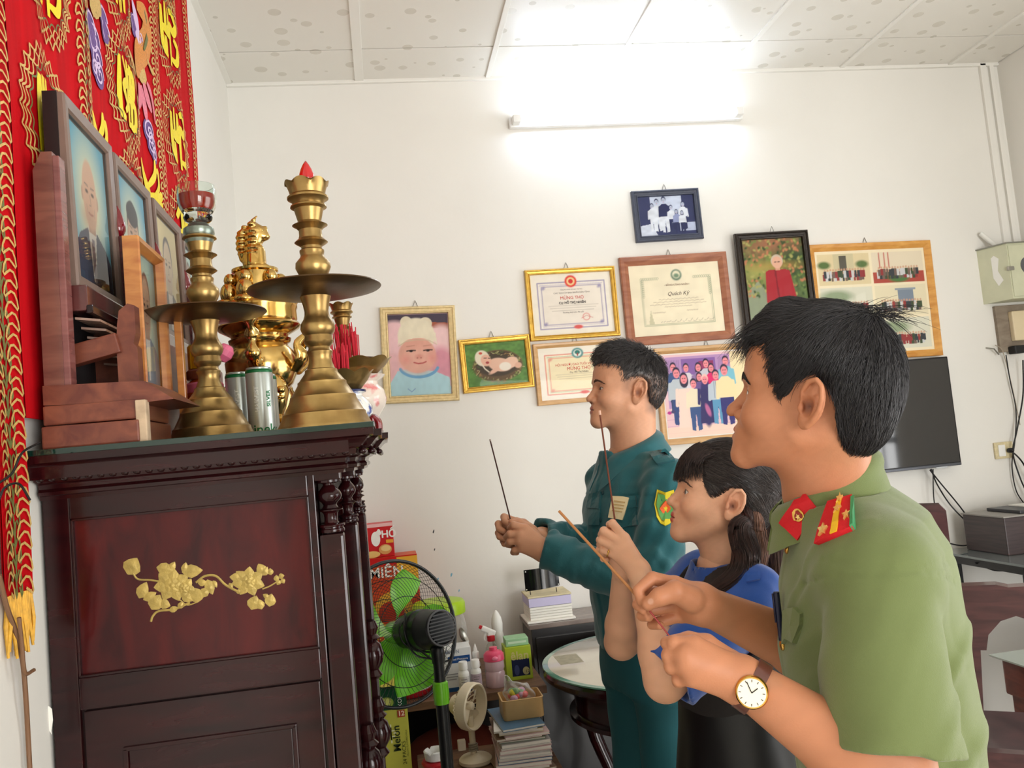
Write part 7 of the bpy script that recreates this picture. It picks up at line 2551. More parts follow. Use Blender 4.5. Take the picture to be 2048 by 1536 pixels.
Oc1 = A3(1736, 1200, 1.215)
sh_l, el_l, wr_l = A3(1756, 1150, 1.075), A3(1786, 1565, 1.0), A3(1487, 1361, 1.06)
sh_r = sh_l - L1 * .36
el_r, wr_r = A3(1665, 1325, 1.37), A3(1403, 1207, 1.25)
ZS1 = 1.36
tab1 = [(1.415, .03, .055, .055), (1.395, .02, .085, .072), (1.36, .0, .135, .092), (1.32, -.004, .155, .105), (1.27, .0, .160, .116), (1.18, .004, .158, .122), (1.08, .0, .155, .122), (.95, .0, .172, .120), (.86, 0, .176, .120)]
H1R = hand_px(1.235, (1403, 1207, .015), [[(1350, 1168, .01), (1305, 1156, .0), (1277, 1180, -.008), (1283, 1203, -.012)],
										  [(1350, 1186, .022), (1292, 1187, .018), (1276, 1209, .006), (1287, 1219, -.006)],
										  [(1356, 1208, .03), (1298, 1221, .022), (1284, 1231, .010), (1297, 1234, -.006)],
										  [(1364, 1230, .034), (1318, 1245, .022), (1304, 1249, .012), (1320, 1251, -.004)]],
			  [(1382, 1198, -.008), (1350, 1183, -.022), (1319, 1194, -.026), (1296, 1208, -.022)], [(1398, 1190, .012), (1399, 1202, .018), (1400, 1213, .02), (1400, 1226, .02)])
H1R['tr'] = [.019, .0155, .0128, .0095]
H1L = hand_px(1.05, (1487, 1361, .008), [[(1388, 1290, .006), (1348, 1287, .006), (1334, 1286, .014), (1340, 1298, .028)],
										 [(1370, 1309, -.006), (1339, 1311, .006), (1338, 1318, .026), (1356, 1322, .034)],
										 [(1374, 1331, -.008), (1343, 1332, .004), (1343, 1338, .026), (1360, 1338, .034)],
										 [(1384, 1354, -.003), (1357, 1359, .006), (1356, 1364, .024), (1370, 1362, .03)]],
			  [(1455, 1322, .03), (1412, 1290, .036), (1378, 1282, .034), (1346, 1284, .028)], [(1470, 1338, .005), (1472, 1350, 0), (1474, 1362, 0), (1474, 1376, .004)])

def neck_torso(p):
	return smin(torso_sd(p, Oc1, F1, L1, [(z, cf, a - .02, b - .02) for z, cf, a, b in tab1]), sd_cone(p, h1.W(-.022, 0, -.035), nb1, .055, .06), .03)

fl1 = arm_fn(sh_l, el_l, wr_l, (.052, .046, .041, .046, .0285))
fr1 = arm_fn(sh_r, el_r, wr_r, (.052, .044, .040, .045, .0265))

def arm_l(p):
	return smin(fl1(p), hand(p, H1L, 1.02), .014)

def arm_r(p):
	return smin(fr1(p), hand(p, H1R, 1.0), .014)

ms = []
mh = nets(h1.skin, ho - np.array([.16, .16, .26]), ho + np.array([.16, .16, .15]), .0016)
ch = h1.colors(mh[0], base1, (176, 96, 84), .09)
ms.append(mh)
allp = [q for f in H1L['fingers'] for q in f] + H1L['thumb']
ml_ = nets(arm_l, *bounds(allp + [wr_l], .03), .0017)
ms.append(ml_)
# rest of the near arm, coarser
lo, hi = bounds([wr_l, el_l, sh_l], .07)
full = nets(lambda p: np.maximum(arm_l(p), .0), lo, lo + .01, .004) if False else None
ml2 = nets(lambda p: fl1(p), lo, hi, .005)
ms.append(ml2)
allp = [q for f in H1R['fingers'] for q in f] + H1R['thumb']
ms.append(nets(arm_r, *bounds(allp + [wr_r], .03), .0017))
lo, hi = bounds([wr_r, el_r, sh_r], .07)
ms.append(nets(lambda p: fr1(p), lo, hi, .005))
lo, hi = bounds([Oc1 + L1 * .2 + F1 * .16, Oc1 - L1 * .2 - F1 * .16], .04)
lo[2], hi[2] = .84, 1.45
ms.append(nets(neck_torso, lo, hi, .010))
Vb, Fb = vjoin(ms)
cb = skin_cols(Vb, base1)
cb[:len(ch)] = ch
# thumbnail of the far hand
for q, rr in ((A3(1300, 1203, 1.200), .0055),):
	dd = np.sqrt(((Vb - q) ** 2).sum(1))
	w = np.clip(1.4 * (1 - dd / rr), 0, .3)[:, None]
	cb = cb * (1 - w) + np.array(s2l((236, 200, 184))) * w
O('body', (Vb, Fb), m_skin, P1, smooth=180, cols=cb)
h1.eyes(P1)
h1.brows(P1, (26, 22, 24), 1.25)

# hair
HP = [(.093, .072), (.084, .062), (.064, .052), (.057, .028), (.046, .004), (.036, -.022), (.026, -.03), (.016, -.012), (.006, .024), (-.012, .036), (-.030, .026), (-.040, -.004), (-.042, -.05), (-.056, -.072), (-.085, -.068), (-.16, -.04), (-.16, .2), (.10, .2), (.112, .085)]

def cap1(p):
	q = h1.loc(p)
	d = sd_ell(q, (-.010, 0, .047), (.100, .083, .092))
	d = smin(d, sd_ell(q, (-.045, 0, .004), (.060, .062, .080)), .03)
	d = smin(d, sd_cone(q, (.05, .0, .115), (.088, -.005, .088), .022, .015), .03)
	d = smin(d, sd_cone(q, (.05, .03, .108), (.08, .03, .084), .02, .014), .02)
	g = poly2(HP, q[:, 0], q[:, 2])
	return smax(d, g * .8, .018)

mc = nets(cap1, ho - .17, ho + np.array([.17, .17, .18]), .004)
crown = h1.W(-.066, .01, .115)

def flow1(p):
	d = p - np.float32(crown)
	q = h1.loc(p)
	d = d / (np.linalg.norm(d, axis=1, keepdims=True) + 1e-6)
	d[:, 2] -= .35 * (q[:, 0] < .02)
	return d

rs = np.random.RandomState(3)
g = grad(cap1, mc[0])
qv = h1.loc(mc[0].astype(np.float32))
sk = h1.skin(mc[0].astype(np.float32))
okr = np.where(sk > .0005)[0]
ri = rs.choice(okr, 9500)
roots = mc[0][ri] + rs.randn(9500, 3) * .0015
Ls = rs.uniform(.022, .05, 9500)
Sx = comb(cap1, roots, flow1, Ls, 7, rs.uniform(-.0005, .0045, 9500).astype(np.float32), .22, 4)
# fly-away tufts at the crown and the fringe
rt2 = np.concatenate([np.array([h1.W(.082 + rs.uniform(-.02, .012), rs.uniform(-.03, .05), .088 + rs.uniform(-.012, .012)) for i in range(420)]), np.array([h1.W(-.06 + rs.uniform(-.03, .03), rs.uniform(-.03, .04), .128 + rs.uniform(-.01, .004)) for i in range(160)])])
dr = np.concatenate([np.tile(h1.f * .8 - h1.u * .45, (420, 1)), np.tile(-h1.f * .75 + h1.u * .25, (160, 1))]) + rs.randn(580, 3) * .22
tt = np.linspace(0, 1, 8)
Ln = np.concatenate([rs.uniform(.02, .038, 420), rs.uniform(.025, .05, 160)])
cv = np.concatenate([np.tile(-h1.u * .9 - h1.f * .2, (420, 1)), np.tile(-h1.u * .7, (160, 1))])
Sy = rt2[:, None] + dr[:, None] * (tt[None, :, None] * Ln[:, None, None]) + cv[:, None] * ((tt ** 2)[None, :, None] * Ln[:, None, None] * .5)
S_all = np.concatenate([Sx, Sy])
(mV, mF), mcC = tubes3(S_all, .00062, cols=hair_col(len(S_all), (42, 40, 43), .45))
nV = len(mc[0])
Vh = np.concatenate([mc[0], mV])
O('hair', (Vh, np.concatenate([mc[1], mF + nV])), m_hair, P1, smooth=180, cols=np.concatenate([np.tile(np.array(s2l((32, 30, 33))), (nV, 1)), mcC]))

# shirt
m_green = mat('green_cotton', (108, 121, 70), .8, var=.10, vscale=7, bump=.35, bscale=900, sheen=.25)
cf1 = np.array(nb1) + np.array([0, 0, .0])
sl_end = sh_l + (el_l - sh_l) * .86
sr_end = sh_r + (el_r - sh_r) * .80
ax_l = (el_l - sh_l) / np.linalg.norm(el_l - sh_l)
ax_r = (el_r - sh_r) / np.linalg.norm(el_r - sh_r)

def shirt1(p):
	d = torso_sd(p, Oc1, F1, L1, tab1)
	tl = limb_t(p, sh_l, sl_end)
	# sleeve of the near arm, wide, with an ironed ridge on its outside
	e = p - np.float32(sh_l) - np.clip(tl, -.2, 1.2)[:, None] * np.float32(sl_end - sh_l)
	out = np.float32(L1 * .96 + F1 * .12)
	rad = np.sqrt((e * e).sum(1)) + 1e-6
	co = (e @ out) / rad
	ridge = .013 * np.exp(-np.sqrt(np.maximum(0, 1 - co) + 1e-5) * 5.5) * np.clip(tl * 1.6, 0, 1)
	r = .068 + .014 * np.clip(tl, 0, 1)
	s = sd_cone(p, sh_l, sl_end + ax_l * .05, .060, .084) - ridge
	s = s + folds(p, .0022, 7, 2) * np.clip(tl * 2, 0, 1)
	s = np.maximum(s, (p - np.float32(sl_end)) @ np.float32(ax_l))
	hemz = (p - np.float32(sl_end)) @ np.float32(ax_l)
	s = s + .0016 * np.exp(-((hemz + .026) / .0022) ** 2)
	inner = sd_cone(p, sh_l + ax_l * .08, sl_end + ax_l * .1, .05, .079)
	s = np.maximum(s, -inner)
	d = smin(d, sd_sph(p, sh_l + ax_l * .0, .062), .06)
	d = smin(d, sd_cone(p, sh_l, nb1 + np.array([0, 0, -.03]), .058, .05), .03)
	d = smin(d, s, .006)
	s2 = sd_cone(p, sh_r, sr_end + ax_r * .05, .064, .078) + folds(p, .002, 7, 1)
	s2 = np.maximum(s2, (p - np.float32(sr_end)) @ np.float32(ax_r))
	s2 = np.maximum(s2, -sd_cone(p, sh_r + ax_r * .08, sr_end + ax_r * .1, .046, .068))
	d = smin(d, s2, .04)
	q = p - np.float32(Oc1)
	f, l = q @ np.float32(F1), q @ np.float32(L1)
	d = d + folds(p, .0024, 6, 5)
	# yoke seam, armhole seam, placket edge
	d = d + .0022 * np.exp(-((p[:, 2] - 1.315 - .12 * (f + .02)) / .003) ** 2) * (l > .02) * (f < .07)
	arm = np.abs(tl - .02 - .05 * np.sin(6 * f))
	d = d + .003 * np.exp(-(arm / .012) ** 2) * (l > .1)
	d = d - .0016 * (np.abs(l + .0) < .018) * (f > 0)
	# diagonal drag folds from the chest to the armhole
	for k, (zz, sl) in enumerate(((1.25, .9), (1.20, .7), (1.15, .55), (1.28, 1.2))):
		w = (p[:, 2] - zz) - sl * (l - .09)
		d = d - .004 * np.exp(-(w / .011) ** 2) * np.exp(-((l - .10) / .06) ** 2) * (f > 0)
	for k, (zz, sl) in enumerate(((1.16, -.9), (1.05, -.5))):
		w = (p[:, 2] - zz) - sl * (f + .06)
		d = d - .006 * np.exp(-(w / .014) ** 2) * np.exp(-((f + .08) / .06) ** 2) * (l > .05)
	# neck opening
	d = smax(d, -sd_cone(p, nb1 + np.array([0, 0, -.05]), h1.W(-.03, 0, -.03), .060, .066), .006)
	return d

lo, hi = bounds([Oc1 + L1 * .24 + F1 * .2, Oc1 - L1 * .24 - F1 * .2, sh_l, sl_end, sr_end], .10)
lo[2], hi[2] = .88, 1.47
O('shirt', clean(nets(shirt1, lo, hi, .0042)), m_green, P1, smooth=180, label='light green uniform shirt')
ccol = nb1 + np.array([0, 0, -.012]) - F1 * .004
cm = collar(ccol, F1, L1, .066, .083, .052, -.010, .24, .006, slope=1.05, rise=.020)
O('collar', cm, m_green, P1, smooth=60)
cbv = Bvh(cm)
TQ = [(1560, 1045), (1596, 1081), (1636, 1017), (1606, 981)]
tabm = O('collar_tab', decal(cbv, TQ, (6, 6), .001, .002), mat('red_felt', (206, 22, 34), .7, bump=.3, bscale=500), P1, label='red collar tab with a round gilt badge')
O('tab_badge', decal(cbv, TQ, [(.5 + (a - .5) * .52, .5 + (b - .5) * .30) for a, b in disc(18)], .0035, .0018), mat('gilt_button', (222, 176, 92), .25, .9), tabm)
O('badge_centre', decal(cbv, TQ, [(.5 + (a - .5) * .36, .5 + (b - .5) * .21) for a, b in disc(16)], .0055, .0008), mat('red_enamel', (150, 30, 26), .3), tabm)
O('badge_star', decal(cbv, TQ, [(.5 + (a - .5) * .26, .5 + (b - .5) * .15) for a, b in star()], .0064, .0006), mat('gold_star', (244, 214, 130), .3, .6), tabm)
# trousers and shoes
m_trs = mat('dark_green_trousers', (92, 104, 62), .8, var=.1, vscale=8)

def legs(Oc, F, L, zhip, a, b, flare=0.0):
	hl, hr = Oc + L * .09, Oc - L * .09
	def fn(p):
		d = torso_sd(p, Oc, F, L, [(zhip + .10, 0, a - .005, b - .005), (zhip, -.005, a, b), (zhip - .10, -.005, a * .95, b * .95)])
		for h in (hl, hr):
			k = np.array([h[0], h[1], .48]) + F * .015
			an = np.array([h[0], h[1], .07])
			d = smin(d, sd_cone(p, np.array([h[0], h[1], zhip - .06]), k, .088, .064 + flare), .04)
			d = smin(d, sd_cone(p, k, an, .062 + flare, .052 + flare), .02)
		return np.maximum(d + folds(p, .002, 5, 3), .05 - p[:, 2])
	return fn, hl, hr

def shoes(parent, hs, F, m):
	for h in hs:
		def fn(p, h=h):
			c = np.array([h[0], h[1], 0])
			d = sd_cone(p, c + F * -.05 + np.array([0, 0, .045]), c + F * .12 + np.array([0, 0, .03]), .042, .038)
			d = smin(d, sd_cone(p, c + np.array([0, 0, .06]), c + np.array([0, 0, .1]), .05, .048), .03)
			return np.maximum(d, -p[:, 2] + .001)
		c = np.array([h[0], h[1], 0])
		O('shoe', nets(fn, c - np.array([.22, .22, .0]) + np.array([0, 0, -.01]), c + np.array([.22, .22, .14]), .009), m, parent, smooth=180)

m_shoe = mat('black_leather', (24, 22, 22), .4)
lf, hl, hr = legs(np.array([Oc1[0], Oc1[1], 0]), F1, L1, .86, .172, .122)
lo, hi = bounds([Oc1 + L1 * .24 + F1 * .2, Oc1 - L1 * .24 - F1 * .2], .05)
lo[2], hi[2] = .04, .98
O('trousers', nets(lf, lo, hi, .010), m_trs, P1, smooth=180)
shoes(P1, (hl, hr), F1, m_shoe)

# insignia, buttons, pocket
m_ins = mat('red_felt', (206, 22, 34), .7, bump=.3, bscale=500)
m_gilt = mat('gilt_button', (222, 176, 92), .25, .9)
m_yst = mat('yellow_braid', (236, 186, 40), .5)

def col_fn(p):
	# smooth surface the collar tab lies on
	return shirt1(p)

brd = decal(shirt1, [(1637, 1090), (1709, 1060), (1702, 972), (1670, 976)], (6, 10), .003, .0045)
sb = O('shoulder_board', brd, m_ins, P1, label='red shoulder board with gold stars and a yellow stripe')
Q = [(1637, 1090), (1709, 1060), (1702, 972), (1670, 976)]
def subq(q, u0, u1, v0, v1):
	q = np.array(q, float)
	g = lambda u, v: (1 - u) * (1 - v) * q[0] + u * (1 - v) * q[1] + u * v * q[2] + (1 - u) * v * q[3]
	return [g(u0, v0), g(u1, v0), g(u1, v1), g(u0, v1)]

O('board_stripe', decal(shirt1, subq(Q, .43, .6, .02, .96), (2, 10), .008, .0012), m_yst, sb)
O('green_piping', decal(shirt1, [(1706, 1062), (1712, 1058), (1706, 970), (1700, 972)], (1, 8), .004, .006), mat('green_piping', (60, 140, 90), .6), sb)
for (u, v, r) in ((.2, .16, .125), (.84, .26, .125), (.52, .46, .13), (.52, .66, .13)):
	O('board_star', decal(shirt1, Q, [(u + (a - .5) * r * 2.1, v + (b - .5) * r * 1.5) for a, b in star()], .0095, .0014), mat('gold_star', (246, 226, 170), .35, .4), sb)
O('board_button', decal(shirt1, Q, [(.5 + (a - .5) * .34, .9 + (b - .5) * .18) for a, b in disc()], .009, .004), m_gilt, sb)
for (px, py) in ((1575, 1097), (1566, 1290)):
	h = hit(shirt1, px, py)
	if h is not None:
		n_ = grad(shirt1, np.array([h]))[0]
		Rb = Vector(n_).to_track_quat('Z', 'Y').to_matrix()
		bt = O('button', MB().lathe([(.007, -.001), (.0078, .001), (.007, .003), (.004, .0042), (.001, .0046)], tuple(h), 18, R=Rb), m_gilt, P1, smooth=50)
# pocket flap with a pointed edge, pen
pf = decal(shirt1, [(1571, 1288), (1606, 1268), (1606, 1212), (1573, 1218)], [(0, .0), (.15, .12), (.35, .0), (.62, -.2), (1.0, .35), (1.0, .75), (.62, 1.0), (.2, 1.02), (0, .95)], .003, .003)
O('pocket_flap', pf, m_green, P1)
hp = hit(shirt1, 1568, 1215)
if hp is not None:
	O('pen', MB().tube([hp + F1 * .008 + np.array([0, 0, .022]), hp + F1 * .008 - np.array([0, 0, .045])], .0042, 10).tube([hp + F1 * .013 + np.array([0, 0, .02]), hp + F1 * .013 - np.array([0, 0, .02])], .0016, 6), mat('navy_pen', (22, 26, 52), .3), P1, smooth=50)

# wristwatch on the near wrist
ww = A3(1493, 1372, 1.058)
ad = (wr_l - el_l) / np.linalg.norm(wr_l - el_l)
wc = wr_l - ad * .012
wt = T('wristwatch', 'gold wristwatch with a cream dial and brown strap on the near wrist', 'watch', tuple(wc))
fdir = A3(1478, 1378, 1.0) - wc
fdir = fdir - ad * (fdir @ ad)
fdir /= np.linalg.norm(fdir)
sdir = np.cross(ad, fdir)
vs, fs = [], []
for i in range(40):
	a = 2 * PI * i / 40
	for (dx_, rr) in ((-.0085, .0305), (-.0085, .0335), (.0085, .0335), (.0085, .0305)):
		vs.append(wc + ad * dx_ + (fdir * math.cos(a) * .98 + sdir * math.sin(a) * 1.02) * rr)
for i in range(40):
	for j in range(4):
		fs.append((i * 4 + j, i * 4 + (j + 1) % 4, ((i + 1) % 40) * 4 + (j + 1) % 4, ((i + 1) % 40) * 4 + j))
O('strap', MB().add(vs, fs), mat('brown_leather', (92, 50, 40), .3, coat=.3), wt, smooth=35)
dcn = wc + fdir * .0335
Rw = Matrix(((ad[0], sdir[0], fdir[0]), (ad[1], sdir[1], fdir[1]), (ad[2], sdir[2], fdir[2])))
O('case', MB().lathe([(.017, -.003), (.0195, -.002), (.0195, .003), (.018, .0048), (.0168, .0046)], tuple(dcn), 40, R=Rw), mat('watch_gold', (226, 182, 96), .15, 1.0), wt, smooth=40)
dial = O('dial', MB().lathe([(.0166, .0046), (.0165, .0052), (.001, .0053)], tuple(dcn), 36, R=Rw), mat('cream_dial', (244, 238, 222), .3, coat=.5), wt, smooth=40)
for i in range(12):
	a = i * PI / 6
	c_, s_ = math.cos(a), math.sin(a)
	O('hour_mark', MB().tube([tuple(np.array(dcn) + np.array(Rw) @ np.array([c_ * r_, s_ * r_, .0056])) for r_ in (.0125, .0152)], .0004, 4), ink((60, 46, 36)), dial)
for (a, r_) in ((1.9, .009), (.6, .0135)):
	O('hand', MB().tube([tuple(dcn + np.array(Rw) @ np.array([0, 0, .006])), tuple(dcn + np.array(Rw) @ np.array([math.cos(a) * r_, math.sin(a) * r_, .006]))], .0005, 4), ink((20, 18, 16)), dial)

# incense stick held in the far hand
s0, s1_, s2_ = A3(1118, 1022, 1.30), A3(1290, 1210, 1.222), A3(1342, 1276, 1.20)
st1 = T('incense_stick', 'brown incense stick held slanting by the person in green', 'incense', tuple(s2_), 'incense sticks held in hands')
m_inc = mat('incense_brown', (168, 112, 66), .8, var=.15, vscale=50)
O('coated_stick', MB().tube([tuple(s0), tuple(s0 + (s1_ - s0) * .99)], .0022, 8), m_inc, st1, smooth=60)
O('bare_stem', MB().tube([tuple(s1_), tuple(s2_)], .0012, 6), mat('stem_red', (170, 70, 70), .7), st1, smooth=60)

# ------------------------------------------------------------------ the woman in the blue shirt
P2 = T('person', 'person with long dark hair in a blue shirt and black vest holding incense', 'person', (.70, 1.80, 0))
F2 = hdg(175)
L2 = np.array([-F2[1], F2[0], 0])
base2 = (224, 170, 138)
vd = A3(1440, 980, 1.75) - CC
vd[2] = 0
vd /= np.linalg.norm(vd)
il = np.array([-vd[1], vd[0], 0])
ph = math.radians(-10)
f2 = il * math.cos(ph) + vd * math.sin(ph)
l2 = np.cross([0, 0, 1], f2)
ho2 = A3(1456, 1005, 1.685) - l2 * .070
nb2 = A3(1452, 1130, 1.755)
h2 = Head(ho2, f2, 16, .95, fem=True, neck=nb2, neck_r=(.047, .050), nose=.86, eye_open=.0047)
Oc2 = A3(1462, 1250, 1.75)
sh2l, el2l, wr2l = A3(1506, 1195, 1.63), A3(1330, 1362, 1.57), A3(1280, 1146, 1.655)
sh2r = sh2l - L2 * .315
el2r, wr2r = A3(1243, 1285, 1.85), A3(1246, 1140, 1.745)
tab2 = [(1.235, .02, .045, .045), (1.218, .01, .075, .06), (1.195, 0, .115, .08), (1.16, .0, .142, .095), (1.10, .012, .150, .112), (1.04, .012, .145, .115), (.94, 0, .135, .100), (.84, 0, .145, .105), (.74, 0, .165, .115)]
H2L = hand_px(1.66, (1279, 1144, .004), [[(1249, 1076, 0), (1225, 1047, -.002), (1219, 1049, .014), (1226, 1060, .026)],
										 [(1240, 1084, -.004), (1208, 1062, -.004), (1203, 1070, .013), (1213, 1075, .025)],
										 [(1233, 1096, -.004), (1203, 1081, -.002), (1200, 1089, .014), (1210, 1091, .025)],
										 [(1230, 1108, 0), (1206, 1100, .004), (1203, 1107, .016), (1212, 1108, .024)]],
			  [(1264, 1112, .024), (1247, 1083, .03), (1236, 1064, .03), (1229, 1051, .024)], [(1276, 1128, 0), (1274, 1132, -.002), (1272, 1136, -.002), (1270, 1140, 0)])
H2R = hand_px(1.72, (1246, 1140, .01), [[(1243, 1084, .0), (1222, 1056, .0), (1212, 1062, -.012), (1217, 1072, -.02)],
										[(1236, 1094, .004), (1207, 1072, .004), (1199, 1080, -.010), (1207, 1086, -.02)],
										[(1230, 1106, .006), (1203, 1092, .006), (1198, 1100, -.008), (1206, 1104, -.018)],
										[(1228, 1118, .006), (1208, 1112, .006), (1206, 1118, -.006), (1214, 1119, -.012)]],
			  [(1250, 1110, -.01), (1243, 1084, -.022), (1236, 1066, -.024), (1230, 1054, -.02)])
fl2 = arm_fn(sh2l, el2l, wr2l, (.040, .035, .030, .034, .0215))
fr2 = arm_fn(sh2r, el2r, wr2r, (.040, .033, .028, .032, .021))
arm2l = lambda p: smin(fl2(p), hand(p, H2L, .88), .012)
arm2r = lambda p: smin(fr2(p), hand(p, H2R, .86), .012)
ms = [nets(h2.skin, ho2 - np.array([.15, .15, .24]), ho2 + np.array([.15, .15, .14]), .0017)]
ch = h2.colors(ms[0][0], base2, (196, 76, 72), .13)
for a_, f_, H_, e_, w_, s_ in ((arm2l, fl2, H2L, el2l, wr2l, sh2l), (arm2r, fr2, H2R, el2r, wr2r, sh2r)):
	ms.append(nets(a_, *bounds([q for f in H_['fingers'] for q in f] + H_['thumb'] + [w_], .028), .0019))
	ms.append(nets(f_, *bounds([s_, e_, w_], .06), .005))
ms.append(nets(lambda p: smin(torso_sd(p, Oc2, F2, L2, [(z, cf, a - .015, b - .015) for z, cf, a, b in tab2]), sd_cone(p, h2.W(-.022, 0, -.035), nb2, .045, .047), .03), *bounds([Oc2 + L2 * .2 + F2 * .16 + np.array([0, 0, .12]), Oc2 - L2 * .2 - F2 * .16 - np.array([0, 0, .4])], .02), .010))
Vb, Fb = vjoin(ms)
cb = skin_cols(Vb, base2)
cb[:len(ch)] = ch
O('body', (Vb, Fb), m_skin, P2, smooth=180, cols=cb)
h2.eyes(P2)
h2.brows(P2, (92, 66, 56), .6, .0205, N=90)

# hair: cap, fringe, tied-back tail and a lock over the shoulder
HP2 = [(.100, .070), (.094, .058), (.084, .044), (.070, .028), (.058, .010), (.048, -.006), (.036, -.014), (.018, .008), (-.002, .032), (-.024, .026), (-.036, -.006), (-.046, -.05), (-.07, -.07), (-.16, -.05), (-.16, .2), (.12, .2), (.122, .09)]

def cap2(p):
	q = h2.loc(p)
	d = sd_ell(q, (-.009, 0, .045), (.104, .082, .090))
	d = smin(d, sd_ell(q, (-.05, 0, .005), (.062, .066, .075)), .03)
	return smax(d, poly2(HP2, q[:, 0], q[:, 2]) * .8, .016)

mc = nets(cap2, ho2 - .16, ho2 + .16, .0042)
knot = h2.W(-.100, 0, .020)

def flow2(p):
	q = h2.loc(p)
	d = np.float32(knot) - p
	d = d / (np.linalg.norm(d, axis=1, keepdims=True) + 1e-6)
	low = (q[:, 2] < .03)[:, None]
	dn = np.float32(-h2.f * .5 - h2.u * .9)
	return np.where(low, .5 * d + .7 * dn, d)

rs = np.random.RandomState(8)
ok = np.where(h2.skin(mc[0].astype(np.float32)) > -.0005)[0]
n = 7000
roots = mc[0][rs.choice(ok, n)] + rs.randn(n, 3) * .0012
Sx = comb(cap2, roots, flow2, rs.uniform(.03, .06, n), 7, rs.uniform(-.0005, .002, n).astype(np.float32), .12, 5)
parts_ = [Sx]
# fringe: combed over the forehead, kept just off the skin
nf = 1300
yy = rs.uniform(-.05, .066, nf)
r0 = np.array([h2.W(.066 - 8 * y * y + .012 * rs.rand(), y * .8, .112 - abs(y) * .3 + rs.uniform(-.01, .006)) for y in yy])
clump = np.round(yy * 160) / 160
r2 = np.array([h2.W(.096 - 9 * y * y, y * 1.08 + (c_ - y) * .6 + rs.uniform(-.002, .002), .026 + rs.uniform(-.004, .014) + .35 * max(0, y - .035)) for y, c_ in zip(yy, clump)])
tt = np.linspace(0, 1, 9)[None, :, None]
Pf = r0[:, None] * (1 - tt) + r2[:, None] * tt + (h2.f * .016 + h2.u * .010)[None, None] * np.sin(PI * tt)
Pf = Pf.reshape(-1, 3)
for it in range(5):
	dd = h2.skin(Pf.astype(np.float32))
	tg = .004 + .007 * rs.rand(len(Pf)) if it == 0 else tg
	Pf = Pf + grad(h2.skin, Pf) * np.clip(tg - dd, -.012, .02)[:, None]
parts_f = Pf.reshape(nf, 9, 3)
parts_f[:, 1:-1] = .25 * parts_f[:, :-2] + .5 * parts_f[:, 1:-1] + .25 * parts_f[:, 2:]
ms_, cs_ = [], []
def addS(P, base, var, r, seed):
	(v, f), c = tubes3(P, r, cols=hair_col(len(P), base, var, seed))
	ms_.append((v, f)); cs_.append(c)
addS(Sx, (48, 38, 35), .45, .0006, 1)
addS(parts_f, (52, 40, 38), .4, .0006, 2)
W2 = h2.W
# tail behind the head
addS(lock([W2(-.098, .0, .03), W2(-.125, .0, .0), A3(1540, 1010, 1.76), A3(1548, 1080, 1.76), A3(1556, 1180, 1.76)], [.024, .022, .026, .026, .012], 900, .0007, 3, .0015), (70, 46, 36), .45, .0007, 3)
# hair falling behind the ear, over the shoulder to the chest
addS(lock([W2(-.030, .045, .045), W2(-.042, .064, -.02), A3(1481, 1060, 1.665), A3(1492, 1108, 1.65), A3(1480, 1150, 1.628), A3(1440, 1180, 1.610), A3(1402, 1197, 1.60)], [.006, .016, .024, .027, .026, .020, .006], 1500, .0007, 4, .0012), (58, 38, 34), .5, .0007, 4)
addS(lock([W2(-.05, .04, .03), W2(-.06, .060, -.03), A3(1506, 1064, 1.69), A3(1514, 1110, 1.68), A3(1514, 1152, 1.67)], [.008, .020, .026, .024, .010], 800, .0007, 6, .0012), (112, 76, 58), .4, .0007, 6)
V_, F_ = vjoin(ms_)
nV = len(mc[0])
O('hair', (np.concatenate([mc[0], V_]), np.concatenate([mc[1], F_ + nV])), m_hair, P2, smooth=180, cols=np.concatenate([np.tile(np.array(s2l((40, 32, 30))), (nV, 1))] + cs_))

# blue shirt
m_bluec = mat('blue_cotton', (18, 76, 164), .7, var=.16, vscale=8, bump=.3, bscale=900, sheen=.3)
ax2l = (el2l - sh2l) / np.linalg.norm(el2l - sh2l)
ax2r = (el2r - sh2r) / np.linalg.norm(el2r - sh2r)
se2l = sh2l + ax2l * np.linalg.norm(el2l - sh2l) * .95
se2r = sh2r + ax2r * np.linalg.norm(el2r - sh2r) * .9

def shirt2(p):
	d = torso_sd(p, Oc2, F2, L2, tab2)
	s = sd_cone(p, sh2l, se2l + ax2l * .04, .056, .066) + folds(p, .0036, 9, 1)
	s = np.maximum(s, (p - np.float32(se2l)) @ np.float32(ax2l) + .006 * np.sin(p[:, 2] * 60))
	s = np.maximum(s, -sd_cone(p, sh2l + ax2l * .08, se2l + ax2l * .1, .036, .062))
	d = smin(d, s, .02)
	d = smin(d, sd_cone(p, sh2l, nb2 + np.array([0, 0, -.035]), .05, .045), .03)
	s2 = sd_cone(p, sh2r, se2r + ax2r * .04, .055, .068) + folds(p, .003, 8, 4)
	s2 = np.maximum(s2, (p - np.float32(se2r)) @ np.float32(ax2r))
	s2 = np.maximum(s2, -sd_cone(p, sh2r + ax2r * .08, se2r + ax2r * .1, .036, .062))
	d = smin(d, s2, .02)
	d = d + folds(p, .003, 7, 7)
	d = smax(d, -sd_cone(p, nb2 + np.array([0, 0, -.045]) + F2 * .03, h2.W(-.02, 0, -.03), .047, .056), .006)
	return d

